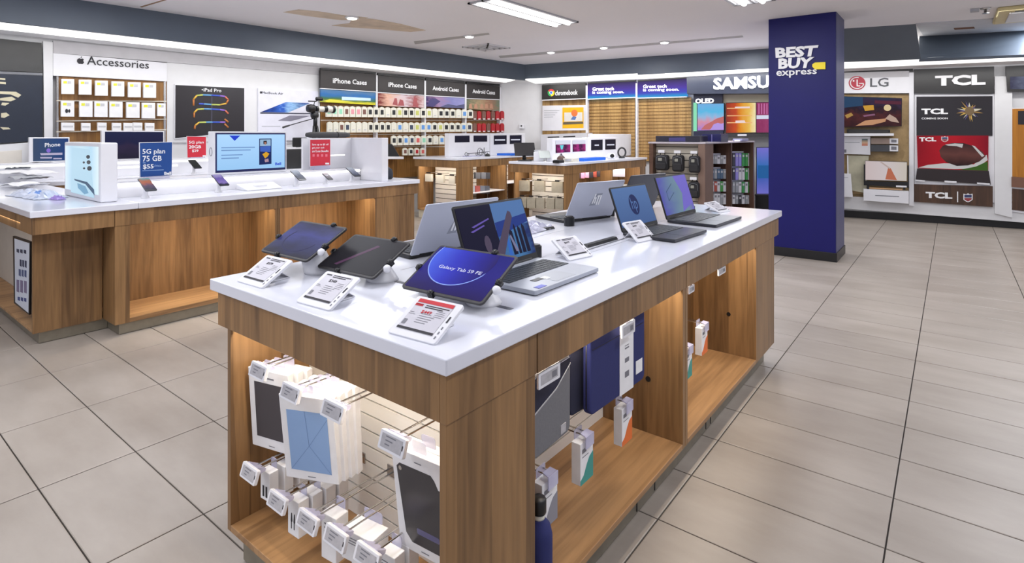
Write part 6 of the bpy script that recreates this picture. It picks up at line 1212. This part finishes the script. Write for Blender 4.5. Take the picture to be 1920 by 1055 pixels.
def bag(u, v0, v1, w, label):
    a = eg.px(u, v1); b = eg.px(u, v0); hh = b.z - a.z; W2 = (eg.px(u + w / 2, v1).x - a.x)
    t = empty('backpack', (a.x, YG_ + .0, a.z), R(8), label, 'backpack', 'black backpacks on the gondola end'); o_ = .055
    mb = MB(); mb.prism(rrect(-W2, 0, W2, hh, W2 * .45, 5), (0, -.06, 0), EX, EZ, -EY, .11, BAGM); obj('body', mb, t, bevel=.02, seg=3)
    obj('pocket', MB().prism(rrect(-W2 * .78, hh * .08, W2 * .78, hh * .5, W2 * .3, 4), (0, -.085, 0), EX, EZ, -EY, .03, BAGM), t, bevel=.01); obj('patch', MB().prism(rrect(-W2 * .5, hh * .62, W2 * .1, hh * .8, .005), (0, -.0615, 0), EX, EZ, -EY, .002, mat('grey_patch', (150, 150, 140), .6)), t)
    obj('handle', MB().tube([(-.03, -.0, hh), (-.02, 0, hh + .03), (.02, 0, hh + .03), (.03, 0, hh)], .006, BLACK, 6), t); obj('zipper', MB().tube([(-W2 * .8, -.0625, hh * .45), (-W2 * .7, -.0625, hh * .85), (0, -.0625, hh * .93), (W2 * .7, -.0625, hh * .85), (W2 * .8, -.0625, hh * .45)], .003, MGREY, 5), t)
    obj('hook', MB().tube([(0, .10, hh + .035), (0, -.02, hh + .035)], .005, CHROME, 6), t); obj('price_card', MB().box((-.05, -.024, hh + .025), (.03, -.021, hh + .06), WHITE), t)
for u, v0, v1, w, lb in ((1241, 290, 319, 23, 'black backpack at the upper left of the gondola end'), (1271, 291, 321.5, 20, 'black backpack in the upper middle of the gondola end'), (1302, 292, 323.5, 20, 'black backpack at the upper right of the gondola end'), (1238, 339, 366, 22, 'black backpack at the lower left, behind the dark laptop lid'), (1270, 340, 369, 20, 'black backpack in the lower middle, hidden by the teal laptop screen'), (1301, 341, 371, 20, 'black backpack at the lower right of the gondola end')): bag(u, v0, v1, w, lb)
sgp = Plane((XG1 - .06, 0, 0), (1, 0, 0)); PK = {'w': ((214, 214, 220), 'white'), 's': ((150, 154, 160), 'grey'), 'b': ((70, 100, 130), 'blue'), 'g': ((60, 150, 70), 'green'), 'r': ((170, 70, 50), 'rust'), 'k': ((44, 42, 50), 'black'), 'v': ((150, 140, 220), 'lavender'), 'l': ((150, 190, 60), 'lime')}
rows = [('first', 1331, 5.6, 6, 291, 307, 'wsswsw'), ('second', 1331, 5.6, 6, 317, 335, 'bbsbbs'), ('third', 1331, 5.6, 6, 340, 359, 'wwrwgw'), ('fourth', 1331, 5.6, 6, 363, 383, 'sswwsw')]
rows2 = [('first', 1376, 6, 6, 287, 311, 'kvvggw'), ('second', 1376, 6, 6, 315, 337, 'kvwwgw'), ('third', 1376, 6, 6, 341, 361, 'sswgwg'), ('fourth', 1376, 6, 6, 366, 382, 'wskwsw')]
for rr, bay in ((rows, 'nearer'), (rows2, 'farther')):
    for nm, u0, pu, n_, v0, v1, cs in rr:
        pp_ = Plane((XG1 - .14, 0, 0), (1, 0, 0)); obj('rail', MB().slab(list(reversed(pquad(pp_, [(u0 - 3, v0 - 3.5), (u0 + pu * n_ - 1, v0 - 4), (u0 + pu * n_ - 1, v0 - 1), (u0 - 3, v0 - .6)]))), pp_.n, .01, mat('clear_grey_rail', (196, 196, 210), .3)), gd, True)
        for k in range(n_):
            u = u0 + pu * k; c, nme = PK[cs[k]]; mb = MB(); pslab(mb, sgp, [(u - 2.3, v0), (u + 2.3, v0), (u + 2.3, v1), (u - 2.3, v1)], 0, .08, mat('side_packet_' + cs[k], c, .5)); pslab(mb, sgp, [(u - 1.5, v0 + 3), (u + 1.5, v0 + 3), (u + 1.5, v0 + 7), (u - 1.5, v0 + 7)], .002, .001, PRN if cs[k] != 'w' else INKG)
            tag(obj('hanging_packet', mb, None, True), '%s packet, %s along the %s row of the %s side bay of the gondola' % (nme, ORD[k], {'first': 'top', 'second': 'second', 'third': 'third', 'fourth': 'bottom'}[nm], bay), 'packet', 'packets on the gondola side')
# on top of the gondola
tgp = Plane((0, YG_ + .12, 0), (0, -1, 0)); zg = ZG + .0205
def on_top(u0, u1, v0, dy, m, name, label, cat, dep=.3, extra=None):
    pl = Plane((0, YG_ + dy, 0), (0, -1, 0)); a, b = pl.px(u0, v0), pl.px(u1, v0); t = empty(name, ((a.x + b.x) / 2, YG_ + dy + dep / 2, zg), label=label, cat=cat); bx('body', (a.x, YG_ + dy, zg), (b.x, YG_ + dy + dep, a.z), m, t, .006); return t, pl
t, pl = on_top(1229, 1312, 254.5, .12, mat('smoked_case', (40, 38, 52), .15), 'glass_case', 'smoked black display case on top of the gondola', 'display case'); panel('violet_patch', pl, [(1254, 258), (1285, 257.5), (1285, 265), (1254, 265)], mat('dark_violet', (66, 62, 116), .2), t, .002, .002)  # flat violet patch on the front of the case
t, pl = on_top(1316, 1352, 251, .55, mat('navy_case', (36, 36, 84), .2), 'navy_box', 'navy box behind the smoked case on top of the gondola', 'box'); panel('edge', pl, [(1334, 252), (1335.2, 252), (1335.2, 267), (1334, 267)], mat('violet_edge', (140, 136, 190), .3), t, .002, .002)
t, pl = on_top(1374, 1392, 260, 1.4, mat('lilac_box', (150, 150, 186), .4), 'lilac_box', 'small lilac box at the far end of the gondola top', 'box'); panel('label', pl, [(1377, 262), (1388, 262), (1388, 265), (1377, 265)], LETTER, t, .002, .002)

# ================================================================ television wall on the right
BASEW = wthing('base_cabinet', TWP, 1750, 400, 'long white wall base with a black kick along the television displays', 'base'); panel('base', TWP, [(1560, 361), (2060, 386), (2060, 428), (1560, 389)], WPAINT, BASEW, .0, .06)
kp_ = [TWP.px(1560, 390, -.05), TWP.px(2060, 428, -.05)]; obj('kick', MB().hexa([(kp_[0].x, kp_[0].y, .002), (kp_[1].x, kp_[1].y, .002), (kp_[1].x, kp_[1].y + .012, .002), (kp_[0].x, kp_[0].y + .012, .002), (kp_[0].x, kp_[0].y, .11), (kp_[1].x, kp_[1].y, .11), (kp_[1].x, kp_[1].y + .012, .11), (kp_[0].x, kp_[0].y + .012, .11)], BLACK), BASEW, True)
t = wthing('display_bay', TWP, 1640, 378, 'television bay with a white header, red face logo and tan back board', 'shelving', 'bays of the television wall')
h = panel('header_panel', TWP, [(1566, 137), (1704.6, 133.5), (1704.6, 174.5), (1566, 174.8)], WHITE, t, .06, .06); panel('header_band', TWP, [(1566, 136.5), (1704.6, 133), (1704.6, 144), (1566, 147.5)], GREYBAND, t, .062, .01); panel('rail', TWP, [(1566, 131), (1712, 127.5), (1712, 133.5), (1566, 137)], BLACK, t, .05, .05)
lr = mat('logo_crimson', (176, 22, 52), .4); mb = MB(); pslab(mb, TWP, ellipse(1607, 155.5, 15.8, 13, 32), .066, .004, lr); lg = obj('round_emblem', mb, h, True, label='crimson round emblem')
mb = MB(); wl_ = LETTER
pslab(mb, TWP, [(1606, 149), (1608.2, 149), (1608.2, 160), (1613, 160), (1613, 162), (1606, 162)], .068, .002, wl_); pslab(mb, TWP, ellipse(1600.5, 151.5, 1.7, 1.6, 10), .068, .002, wl_)
mb.tube([TWP.px(1607 + 12.6 * math.cos(R(a)), 155.5 - 10.4 * math.sin(R(a)), .068) for a in range(75, 352, 12)], .009, wl_, 5); mb.tube([TWP.px(1619.5, 156.5, .068), TWP.px(1610.5, 156.5, .068)], .009, wl_, 5); obj('face_lines', mb, lg, True)
letters(TWP, 'LG', [(1631.5, 146.6), (1666, 145.6), (1666, 162.4), (1631.5, 163)], h, mat('logo_grey', (74, 76, 82), .4), .062, .004, .012)
panel('back_panel', TWP, [(1566, 176), (1704, 176), (1704, 375), (1566, 366)], WT, t, .0, .02); panel('post', TWP, [(1704.6, 136), (1713.5, 136), (1713.5, 386), (1704.6, 385)], WHITE, t, .05, .06)
TVP = screen('tv_bar_picture', [(0, (60, 30, 34)), (.35, (90, 40, 40)), (.55, (40, 26, 40)), (.8, (60, 40, 70)), (1, (34, 50, 80))], 'Z', .7, .8, 6)
tvv, s = tv(TWP, [(1570, 180.6), (1690.5, 184.6), (1690, 236), (1570, 238)], TVP, 'large television with a dark bar scene on the tan board', .10, .05, .8)
for q, c, n_ in (([(1582, 181), (1618, 182), (1618, 198), (1582, 202)], (40, 74, 110), 'blue'), ([(1618, 198), (1638, 197), (1639, 206), (1622, 208)], (226, 170, 60), 'amber'), (ellipse(1664, 202, 7, 6, 16), (246, 222, 170), 'cream'), ([(1584, 216), (1596, 211), (1600, 216), (1588, 222)], (190, 150, 80), 'tan'), ([(1604, 236), (1622, 226), (1640, 224), (1662, 222), (1660, 228), (1636, 234)], (216, 160, 120), 'peach'), ([(1660, 222), (1668, 214), (1680, 221), (1686, 230), (1672, 228)], (206, 176, 160), 'pale'), ([(1618, 216), (1640, 213), (1641, 216), (1620, 219)], (150, 100, 130), 'mauve'), ([(1640, 188), (1690, 190), (1690, 196), (1640, 194)], (96, 40, 60), 'wine')): panel('picture_shape', TWP, q, mat('bar_picture_' + n_, c, .4, emit=.75), s, .104, .0008)
sb = wthing('soundbar', TWP, 1628, 249.5, 'black soundbar on the white shelf under the large television', 'soundbar'); panel('body', TWP, [(1588, 242), (1669, 243), (1669, 249.2), (1588, 249.7)], BLACK, sb, .16, .10, bevel=.008); panel('grille', TWP, [(1592, 244), (1665, 244.6), (1665, 248), (1592, 248.4)], DARK, sb, .162, .002)
wsf = wthing('wall_shelf', TWP, 1630, 254.5, 'white narrow shelf under the black soundbar', 'shelf'); panel('board', TWP, [(1566, 250), (1676, 249.8), (1676, 254.4), (1566, 255)], WHITE, wsf, .20, .20)
wsn = wthing('white_sign', TWP, 1600, 290, 'white sign board with a small picture beside the blue pillar', 'sign'); f_ = panel('board', TWP, [(1566, 255.6), (1632, 255.8), (1632, 290), (1566, 288)], WHITE, wsn, .08, .03, bevel=.003); panel('picture', TWP, [(1616, 260.5), (1627, 260.5), (1627, 273), (1616, 273)], screen('sign_sunset', [(0, (206, 120, 100)), (.5, (210, 180, 150)), (1, (70, 110, 120))], 'Z', 0), f_, .082, .001); panel('text_line', TWP, [(1584, 266.4), (1612, 266.6), (1612, 268), (1584, 267.8)], GREY, f_, .082, .001); panel('print', TWP, [(1582, 280), (1587, 280), (1587, 286), (1582, 286)], INKG, f_, .082, .001)
for k, (v0, v1, c) in enumerate(((258.5, 270, (150, 132, 122)), (271.5, 284, (70, 72, 78)))):
    b_ = wthing('boxed_soundbar', TWP, 1659, v1, ['brown long box with a white label above a dark long box', 'dark long box with a white label under the brown long box'][k], 'box', 'long boxes on the tan board'); panel('body', TWP, [(1633, v0), (1684.5, v0 + .6), (1684.5, v1 + .4), (1633, v1)], mat('long_box_%d' % k, c, .5), b_, .10, .09, bevel=.003); panel('label', TWP, [(1668, v0 + .8), (1684, v0 + 1.2), (1684, v1 - .4), (1668, v1 - .8)], WHITE, b_, .102, .001); panel('print', TWP, [(1671, v0 + 3), (1681, v0 + 3.2), (1681, v1 - 3), (1671, v1 - 3.2)], INKG, b_, .104, .001)
pl_ = wthing('stone_panel', TWP, 1610, 362, 'grey green marbled panel standing beside the small television', 'panel'); panel('board', TWP, [(1590, 291.5), (1629, 292), (1624, 362), (1592, 356)], mat('marbled_grey', (176, 172, 150), .5, var=.2, scale=5), pl_, .06, .03); panel('edge', TWP, [(1588, 291), (1590.4, 291), (1592, 356), (1589, 355)], WHITE, pl_, .07, .03)
wb = wthing('white_pedestal', TWP, 1588, 370, 'white pedestal block next to the blue pillar', 'pedestal'); panel('block', TWP, [(1566, 325), (1595, 326), (1599, 370), (1566, 368)], WHITE, wb, .14, .10, bevel=.004); panel('print', TWP, [(1582, 332), (1590, 332), (1590, 333), (1582, 333)], GREY, wb, .142, .001)
pd = wthing('white_pedestal', TWP, 1660, 378, 'long white pedestal under the small picture television', 'pedestal'); pb_ = panel('block', TWP, [(1619, 354), (1704, 358.5), (1704, 382), (1619, 376)], WHITE, pd, .16, .14, bevel=.003); panel('text_line', TWP, [(1641, 365.6), (1686, 367.6), (1686, 369), (1641, 367)], INKG, pb_, .162, .001)
fr_t, s = tv(TWP, [(1622.6, 301.5), (1700.5, 304), (1700, 339), (1622.6, 337)], screen('frame_pink_picture', [(0, (222, 204, 204)), (.5, (226, 214, 216)), (1, (222, 212, 200))], 'X', .75, .1, 2), 'small television with a pale pink mountain picture on black feet', .16, .03, .7)
panel('picture_peak', TWP, [(1660, 336), (1665, 315), (1670, 315), (1682, 338)], mat('picture_terracotta', (206, 120, 90), .4, emit=.7), s, .164, .0008); panel('picture_ridge', TWP, [(1650, 304), (1668, 317), (1670, 315), (1653, 303)], mat('picture_sand', (206, 186, 180), .4, emit=.7), s, .164, .0008)
panel('cabinet_panel', TWP, [(1619.5, 308), (1621.8, 308), (1622.5, 339), (1702, 341), (1701.5, 310), (1704, 310), (1704.5, 352), (1619.5, 347)], BLACK, fr_t, .15, .02)
for u in (1627.5, 1695.5): panel('foot', TWP, [(u - 2.2, 346), (u + 2.2, 346.2), (u + 2.2, 356), (u - 2.2, 355.5)], BLACK, fr_t, .15, .03)
panel('crossbar', TWP, [(1630, 351), (1692, 354), (1692, 356.5), (1630, 353.5)], mat('tan_crossbar', (190, 150, 110), .5), fr_t, .15, .02); panel('label', TWP, [(1680, 347.4), (1700, 348.2), (1700, 351.4), (1680, 350.6)], WHITE, fr_t, .155, .003)
# black television bay
t = wthing('display_bay', TWP, 1790, 388, 'black television bay with bold white capitals and a ball picture', 'shelving', 'bays of the television wall')
h = panel('header_panel', TWP, [(1714, 130), (1864, 124.5), (1864, 175), (1714, 175)], mat('header_black', (44, 43, 44), .35), t, .06, .06); letters(TWP, 'TCL', [(1753, 142), (1847.5, 139.5), (1847.5, 159), (1753, 161.5)], h, LETTER, .062, .02, .05)
panel('frame', TWP, [(1714.5, 175.3), (1864.5, 176), (1864.5, 380), (1714.5, 372)], WHITE, t, .02, .03); up = panel('upper_screen', TWP, [(1718.5, 181), (1861, 180), (1861, 254.5), (1718.5, 254)], mat('screen_black', (38, 34, 38), .15), t, .03, .02)
letters(TWP, 'TCL', [(1727.5, 203.5), (1777.5, 203.2), (1777.5, 214), (1727.5, 214.3)], up, LETTER, .032, .003, .05); letters(TWP, 'COMING SOON', [(1728, 220.2), (1777, 220), (1777, 223.4), (1728, 223.8)], up, LETTER, .032, .002, .02)
rnd = random.Random(4)
for k in range(20):
    a = R(18 * k + rnd.uniform(-8, 8)); r0, r1 = rnd.uniform(3, 9), rnd.uniform(15, 27); c_, s_ = math.cos(a), math.sin(a); w_ = rnd.uniform(1.6, 3.4); o_ = (1818, 208)
    panel('burst_shape', TWP, [(o_[0] + r0 * c_ - w_ * s_, o_[1] + (r0 * s_ + w_ * c_) * .85), (o_[0] + r1 * c_, o_[1] + r1 * s_ * .85), (o_[0] + r0 * c_ + w_ * s_, o_[1] + (r0 * s_ - w_ * c_) * .85)][::(1 if True else -1)], mat('burst_%d' % (k % 4), [(206, 170, 80), (150, 116, 60), (70, 60, 110), (196, 190, 170)][k % 4], .4), up, .033 + .0006 * k, .001)
panel('burst_shape', TWP, ellipse(1818, 208, 9, 8, 14), mat('burst_core', (110, 90, 60), .4), up, .048, .001)
lo = panel('lower_screen', TWP, [(1719, 254.3), (1853.5, 254), (1853, 320), (1721, 315)], screen('tv_red_picture', [(0, (150, 16, 32)), (.5, (196, 26, 40)), (1, (140, 16, 36))], 'X', .75, .3, 3), t, .04, .03)
letters(TWP, 'TCL', [(1723.5, 257.3), (1755.5, 257.1), (1755.5, 264.8), (1723.5, 265.2)], lo, LETTER, .042, .002, .05)
panel('picture_stripe', TWP, [(1722, 314), (1740, 309), (1770, 306), (1826, 308), (1850, 290), (1852, 300), (1830, 316), (1790, 317)], mat('picture_chalk', (216, 214, 214), .4, emit=.7), lo, .0425, .0008); panel('picture_grass', TWP, [(1800, 318), (1830, 312), (1852, 302), (1852.5, 320)], mat('picture_grass', (70, 110, 40), .4, emit=.6), lo, .043, .0008)
panel('picture_ball', TWP, [(1761, 282), (1768, 273), (1784, 268), (1806, 268), (1826, 274), (1842, 284), (1848, 293), (1836, 303), (1815, 310), (1794, 311), (1774, 304), (1764, 294)], screen('ball_brown', [(0, (40, 24, 22)), (.5, (110, 66, 60)), (1, (56, 34, 36))], 'Z', .7, .3, 3), lo, .0436, .0008); panel('picture_lace', TWP, [(1772, 271), (1790, 268.6), (1806, 269.6), (1804, 277), (1794, 274), (1778, 273)], mat('picture_chalk', (216, 214, 214)), lo, .0444, .0008); panel('picture_ball_band', TWP, [(1822, 272), (1828, 274), (1846, 292), (1841, 294)], mat('picture_chalk', (216, 214, 214)), lo, .0444, .0008)
def shield(pl, u, v, w, hh, off, parent):
    panel('shield_emblem', pl, [(u - w, v - hh), (u - w * .4, v - hh * .85), (u, v - hh * 1.1), (u + w * .4, v - hh * .85), (u + w, v - hh), (u + w, v + hh * .4), (u + w * .5, v + hh * .8), (u, v + hh), (u - w * .5, v + hh * .8), (u - w, v + hh * .4)], LETTER, parent, off, .001); panel('shield_field', pl, [(u - w * .8, v - hh * .75), (u + w * .8, v - hh * .75), (u + w * .8, v - hh * .1), (u - w * .8, v - hh * .1)], mat('shield_navy', (50, 60, 104), .5), parent, off + .002, .001); panel('shield_field', pl, [(u - w * .8, v), (u + w * .8, v), (u + w * .8, v + hh * .35), (u, v + hh * .85), (u - w * .8, v + hh * .35)], mat('shield_red', (150, 60, 66), .5), parent, off + .002, .001)
shield(TWP, 1771.5, 261, 6.4, 5, .044, lo)
panel('shelf_strip', TWP, [(1720, 316), (1854, 320.5), (1858, 346), (1717, 337)], mat('shelf_black', (40, 30, 32), .3), t, .05, .04)
for q in ([(1716, 336.5), (1734, 338.2), (1734, 340.6), (1716, 339)], [(1771, 338.5), (1793.5, 339.5), (1793.5, 343), (1771, 342)], [(1832, 342), (1856, 343.6), (1856, 346.6), (1832, 345)]): panel('shelf_label', TWP, q, WHITE, t, .06, .003)
lp_ = panel('lower_panel', TWP, [(1714, 345), (1861.5, 349), (1861.5, 388), (1714, 378)], WD, t, .04, .03); letters(TWP, 'TCL', [(1735.5, 359.3), (1785.5, 361), (1785.5, 372.8), (1735.5, 370.8)], lp_, LETTER, .042, .006, .05); panel('divider_line', TWP, [(1794.5, 359), (1796.5, 359.1), (1796.5, 379), (1794.5, 378.8)], LETTER, lp_, .044, .002); shield(TWP, 1815, 371, 8.6, 8, .044, lp_)
panel('post', TWP, [(1865, 143), (1898, 143), (1898, 408), (1865, 400)], WPAINT, t, .03, .05)
t = wthing('display_bay', TWP, 1940, 390, 'television bay with an amber board at the right edge', 'shelving', 'bays of the television wall')
panel('header_panel', TWP, [(1886, 124), (2060, 116), (2060, 172), (1889, 172)], mat('header_black', (44, 43, 44)), t, .06, .06); pb2 = panel('picture', TWP, [(1894, 144), (1990, 141), (1990, 168), (1894, 166.5)], screen('kitchen_picture', [(0, (90, 90, 120)), (.5, (160, 170, 200)), (1, (110, 116, 140))], 'X', .5, .5, 5), t, .064, .004)
panel('frame', TWP, [(1893, 202), (2060, 200), (2060, 420), (1893, 396)], WHITE, t, .02, .03); ab = panel('board', TWP, [(1898, 204), (2060, 202), (2060, 345), (1898, 331)], wood('amber_wood', (150, 92, 20), (186, 122, 34)), t, .03, .02); panel('screen', TWP, [(1909, 208), (2000, 206), (2000, 236), (1909, 233)], mat('screen_black', (38, 34, 38)), ab, .034, .003)
panel('ledge', TWP, [(1897, 331.5), (2060, 345), (2060, 366), (1897, 350)], mat('brown_ledge', (120, 84, 66), .5), t, .05, .04); panel('lower_panel', TWP, [(1897, 353), (2060, 370), (2060, 412), (1897, 393)], WD, t, .03, .02)
